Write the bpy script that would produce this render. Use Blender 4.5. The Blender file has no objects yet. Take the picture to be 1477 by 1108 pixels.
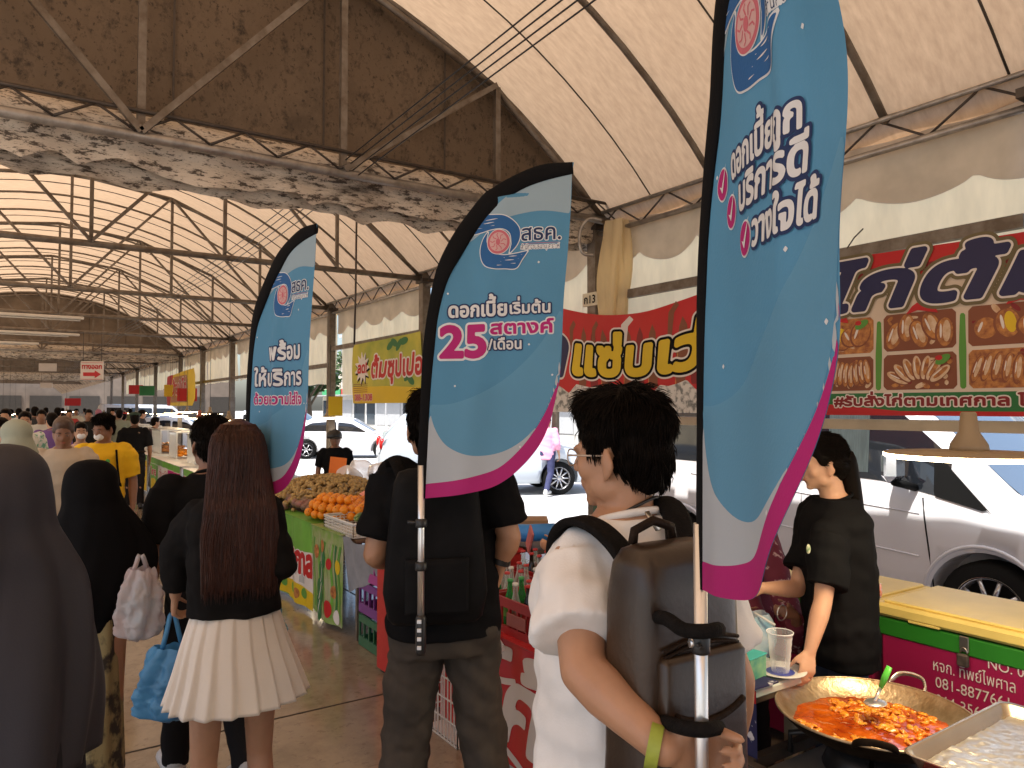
import bpy, bmesh, math, random
import numpy as np
from mathutils import Vector, Matrix, noise
random.seed(7)
SC = bpy.context.scene
COL = SC.collection
R_ = math.radians
# ---------------------------------------------------------------- camera, world, sun, exposure
CAM_LOC = Vector((0, 0, 1.70)); YAW = R_(33.68); PITCH = R_(1.81); FPX = 1075.0
cam_d = bpy.data.cameras.new('camera'); cam = bpy.data.objects.new('camera', cam_d); COL.objects.link(cam)
cam_d.sensor_width = 36; cam_d.lens = 36 * FPX / 1477; cam_d.clip_start = .05; cam_d.clip_end = 600
FW = Vector((math.sin(YAW) * math.cos(PITCH), math.cos(YAW) * math.cos(PITCH), math.sin(PITCH)))
RT = Vector((math.cos(YAW), -math.sin(YAW), 0)); UP = RT.cross(FW)
cam.location = CAM_LOC
cam.rotation_euler = (R_(90) + PITCH, 0, -YAW)
SC.camera = cam
w = bpy.data.worlds.new('World'); SC.world = w; w.use_nodes = True
nt = w.node_tree; bg = nt.nodes['Background']
sky = nt.nodes.new('ShaderNodeTexSky'); sky.sky_type = 'NISHITA'; sky.sun_disc = False
SUN_E, SUN_A = 62, -105
sky.sun_elevation = R_(SUN_E); sky.sun_rotation = R_(SUN_A); sky.air_density = 1.0; sky.dust_density = 3.0
nt.links.new(sky.outputs[0], bg.inputs[0]); bg.inputs[1].default_value = 0.15
sl = bpy.data.lights.new('sun', 'SUN'); sl.energy = 5.0; sl.angle = R_(.6); sl.color = (1, .96, .90)
so = bpy.data.objects.new('sun', sl); COL.objects.link(so)
sd = Vector((math.sin(R_(SUN_A)) * math.cos(R_(SUN_E)), math.cos(R_(SUN_A)) * math.cos(R_(SUN_E)), math.sin(R_(SUN_E))))
so.rotation_euler = sd.to_track_quat('Z', 'Y').to_euler(); so.location = (-10, -5, 30)
SC.view_settings.view_transform = 'Standard'; SC.view_settings.look = 'None'; SC.view_settings.exposure = 0.88
SC.view_settings.gamma = 1; SC.view_settings.use_curve_mapping = False
SC.render.engine = 'CYCLES'; SC.cycles.use_denoising = True; SC.cycles.max_bounces = 7
SC.cycles.diffuse_bounces = 4; SC.cycles.transparent_max_bounces = 12; SC.cycles.caustics_reflective = False; SC.cycles.caustics_refractive = False

def P(px, py, d):
    """world point seen at photo pixel (px,py) at depth d metres"""
    return CAM_LOC + d * (FW + (px - 738.5) / FPX * RT + (554 - py) / FPX * UP)
def onX(px, py, x):
    v = P(px, py, 1) - CAM_LOC; return CAM_LOC + v * (x / v.x)
def onZ(px, py, z=0.0):
    v = P(px, py, 1) - CAM_LOC; return CAM_LOC + v * ((z - 1.70) / v.z)
def V(*a): return Vector(a)

# ---------------------------------------------------------------- materials
MC = {}
def mat(name, col, rough=.6, metal=0, var=.12, vs=6, bump=0.0, bs=40, spec=.5, trans=0, emit=0, stretch=None, col2=None, vlo=.35, vhi=.65, coat=0, sheen=0, sss=0, detail=4):
    if name in MC: return MC[name]
    m = bpy.data.materials.new(name); m.use_nodes = True; t = m.node_tree; N = t.nodes; L = t.links
    b = N['Principled BSDF']; out = N['Material Output']
    b.inputs['Roughness'].default_value = rough; b.inputs['Metallic'].default_value = metal
    b.inputs['Specular IOR Level'].default_value = spec if max(col[:3]) > .03 or rough < .5 else spec * .10
    if coat: b.inputs['Coat Weight'].default_value = coat; b.inputs['Coat Roughness'].default_value = .05
    if sheen: b.inputs['Sheen Weight'].default_value = sheen
    if sss: b.inputs['Subsurface Weight'].default_value = sss; b.inputs['Subsurface Radius'].default_value = (.5, .2, .1); b.inputs['Subsurface Scale'].default_value = .02
    tc = N.new('ShaderNodeTexCoord'); src = tc.outputs['Object']
    if stretch:
        mp = N.new('ShaderNodeMapping'); mp.inputs['Scale'].default_value = stretch; L.new(src, mp.inputs[0]); src = mp.outputs[0]
    if var or col2:
        n = N.new('ShaderNodeTexNoise'); n.inputs['Scale'].default_value = vs; n.inputs['Detail'].default_value = detail; n.inputs['Roughness'].default_value = .6
        L.new(src, n.inputs[0])
        r = N.new('ShaderNodeValToRGB'); r.color_ramp.elements[0].position = vlo; r.color_ramp.elements[1].position = vhi
        a = [c * (1 - var) for c in col] if not col2 else col2
        c2 = [min(1, c * (1 + var * .6)) for c in col] if not col2 else col
        r.color_ramp.elements[0].color = (*a[:3], 1); r.color_ramp.elements[1].color = (*c2[:3], 1)
        L.new(n.outputs[0], r.inputs[0]); L.new(r.outputs[0], b.inputs['Base Color']); colout = r.outputs[0]
    else:
        b.inputs['Base Color'].default_value = (*col[:3], 1); colout = None
    if bump:
        n2 = N.new('ShaderNodeTexNoise'); n2.inputs['Scale'].default_value = bs; n2.inputs['Detail'].default_value = 3; L.new(src, n2.inputs[0])
        bp = N.new('ShaderNodeBump'); bp.inputs['Strength'].default_value = bump; bp.inputs['Distance'].default_value = .01
        L.new(n2.outputs[0], bp.inputs['Height']); L.new(bp.outputs[0], b.inputs['Normal'])
    if trans:
        tr = N.new('ShaderNodeBsdfTranslucent'); mx = N.new('ShaderNodeMixShader'); mx.inputs[0].default_value = trans
        if colout: L.new(colout, tr.inputs[0])
        else: tr.inputs[0].default_value = (*col[:3], 1)
        L.new(b.outputs[0], mx.inputs[1]); L.new(tr.outputs[0], mx.inputs[2]); L.new(mx.outputs[0], out.inputs[0])
    if emit:
        b.inputs['Emission Color'].default_value = (*col[:3], 1); b.inputs['Emission Strength'].default_value = emit
    MC[name] = m; return m
def grime(name, base, dark, s1=3, s2=22, cut=(.45, .6), rough=.8, bump=.4, stretch=(1, 1, 1), trans=0, metal=0, mid=None):
    """base colour with large soft stains and small sharp specks of dirt"""
    if name in MC: return MC[name]
    m = mat(name, base, rough=rough, var=.15, vs=s1, bump=bump, bs=s2 * 1.5, stretch=stretch, trans=trans, metal=metal); t = m.node_tree; N = t.nodes; L = t.links; b = N['Principled BSDF']
    mp = next(n for n in N if n.type == 'MAPPING'); c0 = b.inputs['Base Color'].links[0].from_socket
    for sc, lo, hi, amt in ((s1, cut[0], cut[1] + .08, .75), (s2, cut[0] + .03, cut[1], .9), (s2 * 3.3, .56, .62, .8)):
        n = N.new('ShaderNodeTexNoise'); n.inputs['Scale'].default_value = sc; n.inputs['Detail'].default_value = 10; n.inputs['Roughness'].default_value = .72; L.new(mp.outputs[0], n.inputs[0])
        r = N.new('ShaderNodeMapRange'); r.inputs[1].default_value = lo; r.inputs[2].default_value = hi; r.inputs[4].default_value = amt; L.new(n.outputs[0], r.inputs[0])
        x = N.new('ShaderNodeMix'); x.data_type = 'RGBA'; L.new(r.outputs[0], x.inputs[0]); L.new(c0, x.inputs[6]); x.inputs[7].default_value = (*dark, 1); c0 = x.outputs[2]
    L.new(c0, b.inputs['Base Color'])
    for n in N:
        if n.type == 'BSDF_TRANSLUCENT': L.new(c0, n.inputs[0])
    return m
def glassmat(name, col=(1, 1, 1), rough=.02, alpha=.25, ior=1.45):
    """thin-walled glass or clear plastic: glossy coat over a tinted see-through film"""
    if name in MC: return MC[name]
    m = bpy.data.materials.new(name); m.use_nodes = True; t = m.node_tree; N = t.nodes; L = t.links
    b = N['Principled BSDF']; b.inputs['Base Color'].default_value = (*col, 1); b.inputs['Roughness'].default_value = rough
    tr = N.new('ShaderNodeBsdfTransparent'); tr.inputs[0].default_value = (*[.6 + .4 * c for c in col], 1)
    fr = N.new('ShaderNodeLayerWeight'); fr.inputs[0].default_value = .35
    mth = N.new('ShaderNodeMath'); mth.operation = 'MULTIPLY_ADD'; mth.inputs[1].default_value = .75; mth.inputs[2].default_value = alpha; mth.use_clamp = True
    L.new(fr.outputs['Facing'], mth.inputs[0]); mx = N.new('ShaderNodeMixShader')
    L.new(mth.outputs[0], mx.inputs[0]); L.new(tr.outputs[0], mx.inputs[1]); L.new(b.outputs[0], mx.inputs[2]); L.new(mx.outputs[0], N['Material Output'].inputs[0])
    MC[name] = m; return m

# ---------------------------------------------------------------- objects
def thing(name, label, cat, loc=(0, 0, 0), rz=0, group=None):
    o = bpy.data.objects.new(name, None); COL.objects.link(o); o.empty_display_size = .1
    o.location = loc; o.rotation_euler = (0, 0, rz); o['label'] = label; o['category'] = cat
    if group: o['group'] = group
    return o
def tag(o, label=None, cat=None, group=None, kind=None):
    for k, v in (('label', label), ('category', cat), ('group', group), ('kind', kind)):
        if v: o[k] = v
    return o
def root_matrix(o):
    M = Matrix.Translation(o.location) @ o.rotation_euler.to_matrix().to_4x4()
    return root_matrix(o.parent) @ M if o.parent else M
class MB:
    def __init__(s): s.v = []; s.f = []; s.mi = []; s.m = []; s.sm = []; s.cur = 0; s.smooth = True
    def use(s, m):
        if m not in s.m: s.m.append(m)
        s.cur = s.m.index(m); return s
    def add(s, vs, fs, smooth=None):
        b = len(s.v); s.v.extend([tuple(v) for v in vs])
        for f in fs: s.f.append([b + i for i in f]); s.mi.append(s.cur); s.sm.append(s.smooth if smooth is None else smooth)
        return s
    def box(s, c, size, rz=0, rx=0, ry=0, bev=0):
        M = Matrix.Translation(c) @ Matrix.Rotation(rz, 4, 'Z') @ Matrix.Rotation(ry, 4, 'Y') @ Matrix.Rotation(rx, 4, 'X')
        x, y, z = [q / 2 for q in size]
        if bev:
            e = min(bev, x * .9, y * .9, z * .9); vs = []; ring = []
            for (zz, k) in ((-z, e), (-z + e, 0), (z - e, 0), (z, e)):
                X, Y = x - k, y - k
                if k: pts = [(-X, -Y), (X, -Y), (X, Y), (-X, Y)]; pts = [(-X + 0, -Y), (-X + 0, -Y), (X, -Y), (X, -Y), (X, Y), (X, Y), (-X, Y), (-X, Y)]
                else: pts = [(-X, -Y + e), (-X + e, -Y), (X - e, -Y), (X, -Y + e), (X, Y - e), (X - e, Y), (-X + e, Y), (-X, Y - e)]
                vs += [M @ Vector((a, b_, zz)) for a, b_ in pts]
            fs = [[r * 8 + i, r * 8 + (i + 1) % 8, r * 8 + 8 + (i + 1) % 8, r * 8 + 8 + i] for r in range(3) for i in range(8)]
            fs += [[1, 0, 7, 6, 5, 4, 3, 2][::1], [24 + i for i in range(8)]]
            return s.add(vs, fs, False)
        vs = [M @ Vector((a, b_, c_)) for c_ in (-z, z) for a, b_ in ((-x, -y), (x, -y), (x, y), (-x, y))]
        return s.add(vs, [[3, 2, 1, 0], [4, 5, 6, 7], [0, 1, 5, 4], [1, 2, 6, 5], [2, 3, 7, 6], [3, 0, 4, 7]], False)
    def tube(s, pts, r, n=8, caps=True, flat=1.0, upv=None, smooth=True):
        pts = [Vector(p) for p in pts]; k = len(pts)
        rs = r if isinstance(r, (list, tuple)) else [r] * k
        vs = []; ref = Vector(upv) if upv else None
        for i, p in enumerate(pts):
            t = (pts[min(i + 1, k - 1)] - pts[max(i - 1, 0)])
            t = t.normalized() if t.length > 1e-9 else Vector((0, 0, 1))
            if ref is None: ref = Vector((0, 0, 1)) if abs(t.z) < .9 else Vector((1, 0, 0))
            a = ref - t * ref.dot(t); a = a.normalized() if a.length > 1e-6 else t.orthogonal().normalized(); b_ = t.cross(a)
            if not upv: ref = a
            for j in range(n):
                q = 2 * math.pi * j / n; vs.append(p + (a * math.cos(q) * flat + b_ * math.sin(q)) * rs[i])
        fs = [[i * n + j, i * n + (j + 1) % n, (i + 1) * n + (j + 1) % n, (i + 1) * n + j] for i in range(k - 1) for j in range(n)]
        s.add(vs, fs, smooth)
        if caps:
            b0 = len(s.v) - k * n
            s.f.append([b0 + j for j in range(n)][::-1]); s.f.append([b0 + (k - 1) * n + j for j in range(n)]); s.mi += [s.cur] * 2; s.sm += [False] * 2
        return s
    def capsule(s, a, b, ra, rb, n=12):
        a = Vector(a); b = Vector(b); d = b - a; L = d.length
        if L < 1e-6: return s.ball(a, (ra,) * 3)
        d.normalize(); pts = []; rs = []
        for k in range(0, 4): q = math.pi / 2 * k / 4; pts.append(a - d * ra * math.cos(q)); rs.append(max(ra * math.sin(q), ra * .12))
        pts.append(a); rs.append(ra); pts.append(b); rs.append(rb)
        for k in range(1, 5): q = math.pi / 2 * k / 4; pts.append(b + d * rb * math.sin(q)); rs.append(max(rb * math.cos(q), rb * .12))
        return s.tube(pts, rs, n)
    def ball(s, c, r, n=12, m=8, M=None):
        r = r if isinstance(r, (list, tuple)) else (r, r, r); c = Vector(c); vs = []
        for i in range(1, m):
            t = math.pi * i / m
            for j in range(n):
                p = 2 * math.pi * j / n; q = Vector((r[0] * math.sin(t) * math.cos(p), r[1] * math.sin(t) * math.sin(p), -r[2] * math.cos(t)))
                vs.append(c + (M @ q if M else q))
        z = Vector((0, 0, r[2])); z = M @ z if M else z; vs += [c - z, c + z]; A = (m - 1) * n
        fs = [[i * n + j, i * n + (j + 1) % n, (i + 1) * n + (j + 1) % n, (i + 1) * n + j] for i in range(m - 2) for j in range(n)]
        fs += [[A, (j + 1) % n, j] for j in range(n)] + [[A + 1, (m - 2) * n + j, (m - 2) * n + (j + 1) % n] for j in range(n)]
        return s.add(vs, fs, True)
    def lathe(s, c, prof, n=16, caps=True, smooth=True):
        c = Vector(c); vs = [c + Vector((r * math.cos(2 * math.pi * j / n), r * math.sin(2 * math.pi * j / n), z)) for r, z in prof for j in range(n)]
        k = len(prof); fs = [[i * n + j, i * n + (j + 1) % n, (i + 1) * n + (j + 1) % n, (i + 1) * n + j] for i in range(k - 1) for j in range(n)]
        if caps: fs += [[j for j in range(n)][::-1], [(k - 1) * n + j for j in range(n)]]
        return s.add(vs, fs, smooth)
    def rings(s, rings, caps=True, closed=True, smooth=True):
        n = len(rings[0]); k = len(rings); vs = [p for r in rings for p in r]; e = n if closed else n - 1
        fs = [[i * n + j, i * n + (j + 1) % n, (i + 1) * n + (j + 1) % n, (i + 1) * n + j] for i in range(k - 1) for j in range(e)]
        if caps and closed: fs += [list(range(n))[::-1], [(k - 1) * n + j for j in range(n)]]
        return s.add(vs, fs, smooth)
    def grid(s, fn, nu, nv, smooth=True):
        vs = [fn(i / nu, j / nv) for j in range(nv + 1) for i in range(nu + 1)]
        return s.add(vs, [[j * (nu + 1) + i, j * (nu + 1) + i + 1, (j + 1) * (nu + 1) + i + 1, (j + 1) * (nu + 1) + i] for j in range(nv) for i in range(nu)], smooth)
    def xf(s, M): s.v = [tuple(M @ Vector(v)) for v in s.v]; return s
    def build(s, name, m=None, parent=None, local=False):
        me = bpy.data.meshes.new(name); vs = s.v
        if parent is not None and not local:
            I = root_matrix(parent).inverted(); vs = [tuple(I @ Vector(v)) for v in vs]
        me.from_pydata(vs, [], s.f)
        for q in (s.m if s.m else [m]): me.materials.append(q)
        me.polygons.foreach_set('use_smooth', s.sm); me.polygons.foreach_set('material_index', s.mi)
        me.update(); o = bpy.data.objects.new(name, me); COL.objects.link(o)
        if parent is not None: o.parent = parent
        return o
def loft_box_obj(name, m, parent, c, size, rz=0, bev=.01, **k):
    return MB().box(c, size, rz, bev=bev, **k).build(name, m, parent)
def copy_tree(o, parent=None):
    c = o.copy(); COL.objects.link(c); c.parent = parent
    for ch in list(o.children): copy_tree(ch, c)
    return c
def beam(mb, a, b, wx, wz=None, n=4):
    """square bar from a to b"""
    a = Vector(a); b = Vector(b); d = (b - a).normalized(); up = Vector((0, 0, 1)) if abs(d.z) < .95 else Vector((0, 1, 0))
    s_ = d.cross(up).normalized(); u_ = s_.cross(d); wz = wz or wx
    vs = [p + s_ * i * wx / 2 + u_ * j * wz / 2 for p in (a, b) for i, j in ((-1, -1), (1, -1), (1, 1), (-1, 1))]
    mb.add(vs, [[3, 2, 1, 0], [4, 5, 6, 7], [0, 1, 5, 4], [1, 2, 6, 5], [2, 3, 7, 6], [3, 0, 4, 7]], False); return mb

# ---------------------------------------------------------------- flat print: polygons and lettering laid on a curved sheet
def field(loops, bounds, res):
    x0, y0, x1, y1 = bounds; nx = max(2, int((x1 - x0) / res) + 1); ny = max(2, int((y1 - y0) / res) + 1)
    xs = np.linspace(x0, x1, nx); ys = np.linspace(y0, y1, ny); GX, GY = np.meshgrid(xs, ys)
    segs = []
    for l in loops:
        a = np.array(l, float); b = np.roll(a, -1, 0); segs.append(np.hstack([a, b]))
    S = np.vstack(segs); D = np.full(GX.shape, 1e9); W = np.zeros(GX.shape)
    for (ax, ay, bx, by) in S:
        dx, dy = bx - ax, by - ay; l2 = dx * dx + dy * dy
        if l2 < 1e-14: continue
        t = np.clip(((GX - ax) * dx + (GY - ay) * dy) / l2, 0, 1)
        d = (GX - ax - t * dx) ** 2 + (GY - ay - t * dy) ** 2; np.minimum(D, d, out=D)
        up = (ay <= ys) & (by > ys); dn = (ay > ys) & (by <= ys); r = up | dn
        if r.any():
            yy = ys[r]; xi = ax + (yy - ay) * dx / dy; sg = np.where(up[r], 1, -1)
            W[r] += (xs[None, :] < xi[:, None]) * sg[:, None]
    return xs, ys, np.where(W != 0, -1, 1) * np.sqrt(D)
def iso_mesh(xs, ys, F):
    """marching squares: faces of F<0"""
    vs = []; fs = []; idx = {}
    def vert(x, y):
        k = (round(x, 6), round(y, 6))
        if k not in idx: idx[k] = len(vs); vs.append((x, y))
        return idx[k]
    IN = F < 0; any_ = IN[:-1, :-1] | IN[1:, :-1] | IN[:-1, 1:] | IN[1:, 1:]
    for j, i in zip(*np.nonzero(any_)):
        c = [(xs[i], ys[j], F[j, i]), (xs[i + 1], ys[j], F[j, i + 1]), (xs[i + 1], ys[j + 1], F[j + 1, i + 1]), (xs[i], ys[j + 1], F[j + 1, i])]
        out = []
        for k in range(4):
            a = c[k]; b = c[(k + 1) % 4]
            if a[2] < 0: out.append(vert(a[0], a[1]))
            if (a[2] < 0) != (b[2] < 0):
                t = a[2] / (a[2] - b[2]); out.append(vert(a[0] + (b[0] - a[0]) * t, a[1] + (b[1] - a[1]) * t))
        o2 = [q for n_, q in enumerate(out) if q != out[n_ - 1]]
        if len(o2) >= 3: fs.append(o2)
    return vs, fs
TC = {}
def text_loops(s, shear=0):
    """outline loops of a string at size 1, upper tone marks lifted clear of the vowels under them"""
    if (s, shear) in TC: return TC[(s, shear)]
    loops = []
    def get(body):
        c = bpy.data.curves.new('t', 'FONT'); c.body = body; c.size = 1; c.fill_mode = 'NONE'; c.resolution_u = 4; c.shear = shear
        o = bpy.data.objects.new('t', c); me = bpy.data.meshes.new_from_object(o)
        co = [(v.co.x, v.co.y) for v in me.vertices]; ed = [tuple(e.vertices) for e in me.edges]
        nx = {}
        for a, b in ed: nx.setdefault(a, []).append(b); nx.setdefault(b, []).append(a)
        seen = set(); res = []
        for i in range(len(co)):
            if i in seen or i not in nx: continue
            l = [i]; seen.add(i); cur = i
            while True:
                n_ = [q for q in sorted(nx[cur], key=lambda q: abs(q - cur)) if q not in seen]
                if not n_: break
                cur = n_[0]; seen.add(cur); l.append(cur)
            res.append([co[q] for q in l])
        bpy.data.objects.remove(o); bpy.data.meshes.remove(me); bpy.data.curves.remove(c)
        return res
    tall = set()
    for i, ch in enumerate(s):
        if ch in '่้๊๋์' and i and s[i - 1] in 'ิีึืั': tall.add(i)
    if not tall: loops = get(s)
    else:
        loops = get(''.join(ch for i, ch in enumerate(s) if i not in tall))
        for i in tall:                                      # the mark alone, at the place it takes in the full line
            pre = ''.join(ch for k, ch in enumerate(s[:i]) if k not in tall)
            a = get(pre); b = get(pre + s[i])
            for l in b[len(a):] if len(b) > len(a) else []:
                loops.append([(x, y + .21) for x, y in l])
    TC[(s, shear)] = loops; return loops
class Sheet:
    """M(x,y,off) maps flat coordinates to the sheet"""
    def __init__(s, M): s.M = M; s.mb = MB(); s.lay = 0
    def poly(s, loops, m, off, res=.02, grow=0, mb=None):
        if not isinstance(loops[0][0], (tuple, list, Vector)): loops = [loops]
        X = [p[0] for l in loops for p in l]; Y = [p[1] for l in loops for p in l]; e = max(grow, 0) + res
        xs, ys, F = field(loops, (min(X) - e, min(Y) - e, max(X) + e, max(Y) + e), res)
        vs, fs = iso_mesh(xs, ys, F - grow); mb = mb or s.mb; mb.use(m).add([s.M(x, y, off) for x, y in vs], fs, True); return s
    def text(s, st, x, y, size, m, off, bold=.0, m2=None, out=.05, m3=None, out3=.1, align='C', width=None, rot=0, shear=0, q=34, arc=None, mb=None):
        L = text_loops(st, shear); X = [p[0] for l in L for p in l]; x0, x1 = min(X), max(X)
        kx = (width / (x1 - x0)) if width else size
        sh = {'C': (x0 + x1) / 2, 'L': x0, 'R': x1}[align]; c_, s_ = math.cos(rot), math.sin(rot)
        LL = []
        for l in L:
            o = []
            for px, py in l:
                a = (px - sh) * kx; b = py * size
                if arc: b += arc(a)
                o.append((x + a * c_ - b * s_, y + a * s_ + b * c_))
            LL.append(o)
        X = [p[0] for l in LL for p in l]; Y = [p[1] for l in LL for p in l]; g = max(bold, bold + out, bold + (out3 if m3 else 0)) * size + size / q
        xs, ys, F = field(LL, (min(X) - g, min(Y) - g, max(X) + g, max(Y) + g), size / q)
        mb = mb or s.mb
        for mm, gr, o in ((m3, bold + out3, off), (m2, bold + out, off + .0006), (m, bold, off + .0012)):
            if mm:
                vs, fs = iso_mesh(xs, ys, F - gr * size); mb.use(mm).add([s.M(a, b, o) for a, b in vs], fs, True)
        return s
def ellipse(cx, cy, rx, ry, n=40, rot=0, a0=0, a1=360):
    c, q = math.cos(rot), math.sin(rot); o = []
    full = abs(a1 - a0 - 360) < 1e-6
    for i in range(n if full else n + 1):
        t = R_(a0 + (a1 - a0) * i / n); x, y = rx * math.cos(t), ry * math.sin(t); o.append((cx + x * c - y * q, cy + x * q + y * c))
    return o
def stroke(pts, w):
    """outline polygon of a polyline of width w (or widths)"""
    n = len(pts); ws = w if isinstance(w, (list, tuple)) else [w] * n; Lf = []; Rg = []
    for i, p in enumerate(pts):
        a = pts[max(i - 1, 0)]; b = pts[min(i + 1, n - 1)]; d = math.hypot(b[0] - a[0], b[1] - a[1]) or 1; nx, ny = -(b[1] - a[1]) / d, (b[0] - a[0]) / d
        Lf.append((p[0] + nx * ws[i] / 2, p[1] + ny * ws[i] / 2)); Rg.append((p[0] - nx * ws[i] / 2, p[1] - ny * ws[i] / 2))
    return Lf + Rg[::-1]
def spline(pts, n=8):
    """Catmull-Rom through points of any dimension"""
    o = []; k = len(pts)
    for i in range(k - 1):
        p0, p1, p2, p3 = pts[max(i - 1, 0)], pts[i], pts[i + 1], pts[min(i + 2, k - 1)]
        for j in range(n):
            t = j / n; o.append(tuple(.5 * ((2 * b) + (-a + c) * t + (2 * a - 5 * b + 4 * c - d) * t * t + (-a + 3 * b - 3 * c + d) * t ** 3) for a, b, c, d in zip(p0, p1, p2, p3)))
    o.append(tuple(pts[-1])); return o
def nz(x, y, z=0.): return noise.noise(Vector((x, y, z)))
def remesh(mb, vox, it=4, fac=.5):
    me = bpy.data.meshes.new('r'); me.from_pydata(mb.v, [], mb.f); o = bpy.data.objects.new('r', me); COL.objects.link(o)
    md = o.modifiers.new('r', 'REMESH'); md.mode = 'VOXEL'; md.voxel_size = vox
    if it: sm = o.modifiers.new('s', 'SMOOTH'); sm.factor = fac; sm.iterations = it
    dg = bpy.context.evaluated_depsgraph_get(); e = o.evaluated_get(dg); m2 = bpy.data.meshes.new_from_object(e)
    n = len(m2.vertices); co = np.zeros(n * 3); m2.vertices.foreach_get('co', co); co = co.reshape(-1, 3)
    no = np.zeros(n * 3); m2.vertices.foreach_get('normal', no); no = no.reshape(-1, 3)
    fs = [list(p.vertices) for p in m2.polygons]
    bpy.data.objects.remove(o); bpy.data.meshes.remove(me); bpy.data.meshes.remove(m2)
    return co, no, fs
def solid(mb, vox, name, m, parent, it=4, disp=None, local=True):
    co, no, fs = remesh(mb, vox, it)
    if disp is not None: co = np.array([co[i] + no[i] * disp(*co[i]) for i in range(len(co))])
    r = MB(); r.add(co.tolist(), fs, True); return r.build(name, m, parent, local=local)
# ================================================================ the setting
M_floor = grime('polished concrete', (.29, .235, .175), (.15, .12, .085), s1=.8, s2=5, cut=(.42, .72), rough=.13, bump=.04)
M_floor.node_tree.nodes['Principled BSDF'].inputs['Specular IOR Level'].default_value = .85
M_joint = mat('floor joint', (.05, .04, .03), rough=.9)
M_road = mat('pale concrete road', (.50, .50, .50), rough=.8, var=.12, vs=.7, bump=.1, bs=20)
M_ground = mat('ground', (.36, .35, .33), rough=.9, var=.15, vs=.3)
M_canvas = mat('roof canvas', (.61, .42, .265), rough=.8, col2=(.45, .30, .185), vs=9, trans=.44, vlo=.25, vhi=.75, stretch=(1, 3.2, 1), bump=.12, bs=30, detail=10)
M_gable = grime('shaded grimy gable sheet', (.150, .105, .068), (.032, .022, .014), s1=1.6, s2=9, cut=(.50, .66), bump=.5, stretch=(1, 1, .8))  # dark brown base has the sheet's shade mixed in; grime lies over it
M_gut = grime('stained gutter cloth', (.66, .57, .47), (.035, .022, .015), s1=1.4, s2=11, cut=(.50, .58), bump=.5, stretch=(.8, 1, 2.6))
M_cream = mat('cream curtain', (.88, .76, .52), rough=.8, var=.10, vs=3, trans=.6, stretch=(1, 2, .6))
M_val = mat('shade grey valance', (.62, .55, .48), rough=.8, var=.16, vs=2.5, trans=.36, bump=.1)  # greyed to carry the outer valance's shadow in the colour
M_steel = mat('grey painted steel', (.21, .18, .15), rough=.5, metal=.3, col2=(.12, .09, .065), vs=9, bump=.1)
M_steel_d = mat('dark steel', (.07, .055, .045), rough=.55, metal=.3, var=.3, vs=14)
M_pipe = mat('galvanised pipe', (.34, .31, .28), rough=.42, metal=.6, var=.3, vs=10)
M_black = mat('black plastic', (.012, .012, .013), rough=.4, var=0)

def structure(o, label=None): o['kind'] = 'structure'; return o
def plane(name, x0, y0, x1, y1, z, m):
    return structure(MB().add([(x0, y0, z), (x1, y0, z), (x1, y1, z), (x0, y1, z)], [[0, 1, 2, 3]], False).build(name, m))
plane('ground', -200, -200, 300, 400, -.10, M_ground)
plane('road', 4.9, -60, 19, 300, -.084, M_road)
fl = structure(MB().box((.6, 30, -.046), (8.4, 100, .092)).build('floor', M_floor))
for y in (-2.6, .8, 4.15, 7.6, 11.1, 14.6, 18.1):
    MB().box((.6, y, .0015), (8.2, .010, .003)).build('joint', M_joint, fl)
for x in (-.9, 2.6):
    for y0, y1 in ((-2.59, .79), (.81, 4.14), (4.16, 7.59), (7.61, 11.09)):
        MB().box((x, (y0 + y1) / 2, .0015), (.009, y1 - y0 - .01, .003)).build('joint', M_joint, fl)

XC, RA, ZC = .6, 5.08, -.06
def arch(x, dr=0): r = RA + dr; return ZC + math.sqrt(max(0, r * r - (x - XC) ** 2))
A0 = math.asin(3.7 / RA)
def apt(u, dr=0):                    # u 0..1 over the vault from the left eave to the right eave
    a = -A0 + 2 * A0 * u; r = RA + dr; return XC + r * math.sin(a), ZC + r * math.cos(a)
BAYS = [5.1, 8.45, 11.8, 15.15, 18.5, 21.85, 25.2]
M_canvas_far = mat('far roof canvas', (.42, .29, .185), rough=.8, col2=(.26, .17, .10), vs=3, trans=.30)  # darker, less translucent canvas for the far vaults
def vault(y0, y1, nrib, near):
    ns = nrib * 4
    def f(u, v):
        x, z = apt(-.028 + 1.056 * u); y = y0 + (y1 - y0) * v; ph = (v * nrib) % 1
        return (x, y, z - .018 * math.sin(math.pi * ph) - .006 * nz(x * 2, y * 2, 1))
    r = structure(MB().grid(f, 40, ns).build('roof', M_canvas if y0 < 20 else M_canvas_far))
    step = (y1 - y0) / nrib
    for k in range(nrib + 1):
        y = y0 + k * step
        y = min(max(y, y0 + .03), y1 - .03)
        MB().tube([(apt(u / 28, -.05)[0], y, apt(u / 28, -.05)[1]) for u in range(29)], .024 if near else .017, 6).build('rib', M_steel, r)
        if k < nrib:
            for q in ((.5,) if near else (.5,)):
                yy = y + step * q
                MB().tube([(apt(u / 28, -.022)[0], yy, apt(u / 28, -.022)[1]) for u in range(29)], .0075, 4).build('seam', M_steel_d, r)
    return r
vault(-16, 5.03, 16, True)
vault(5.03, 25.1, 17, False)
vault(25.1, 45.2, 12, False)
vault(45.2, 65.2, 8, False); vault(65.2, 100, 8, False)

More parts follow.
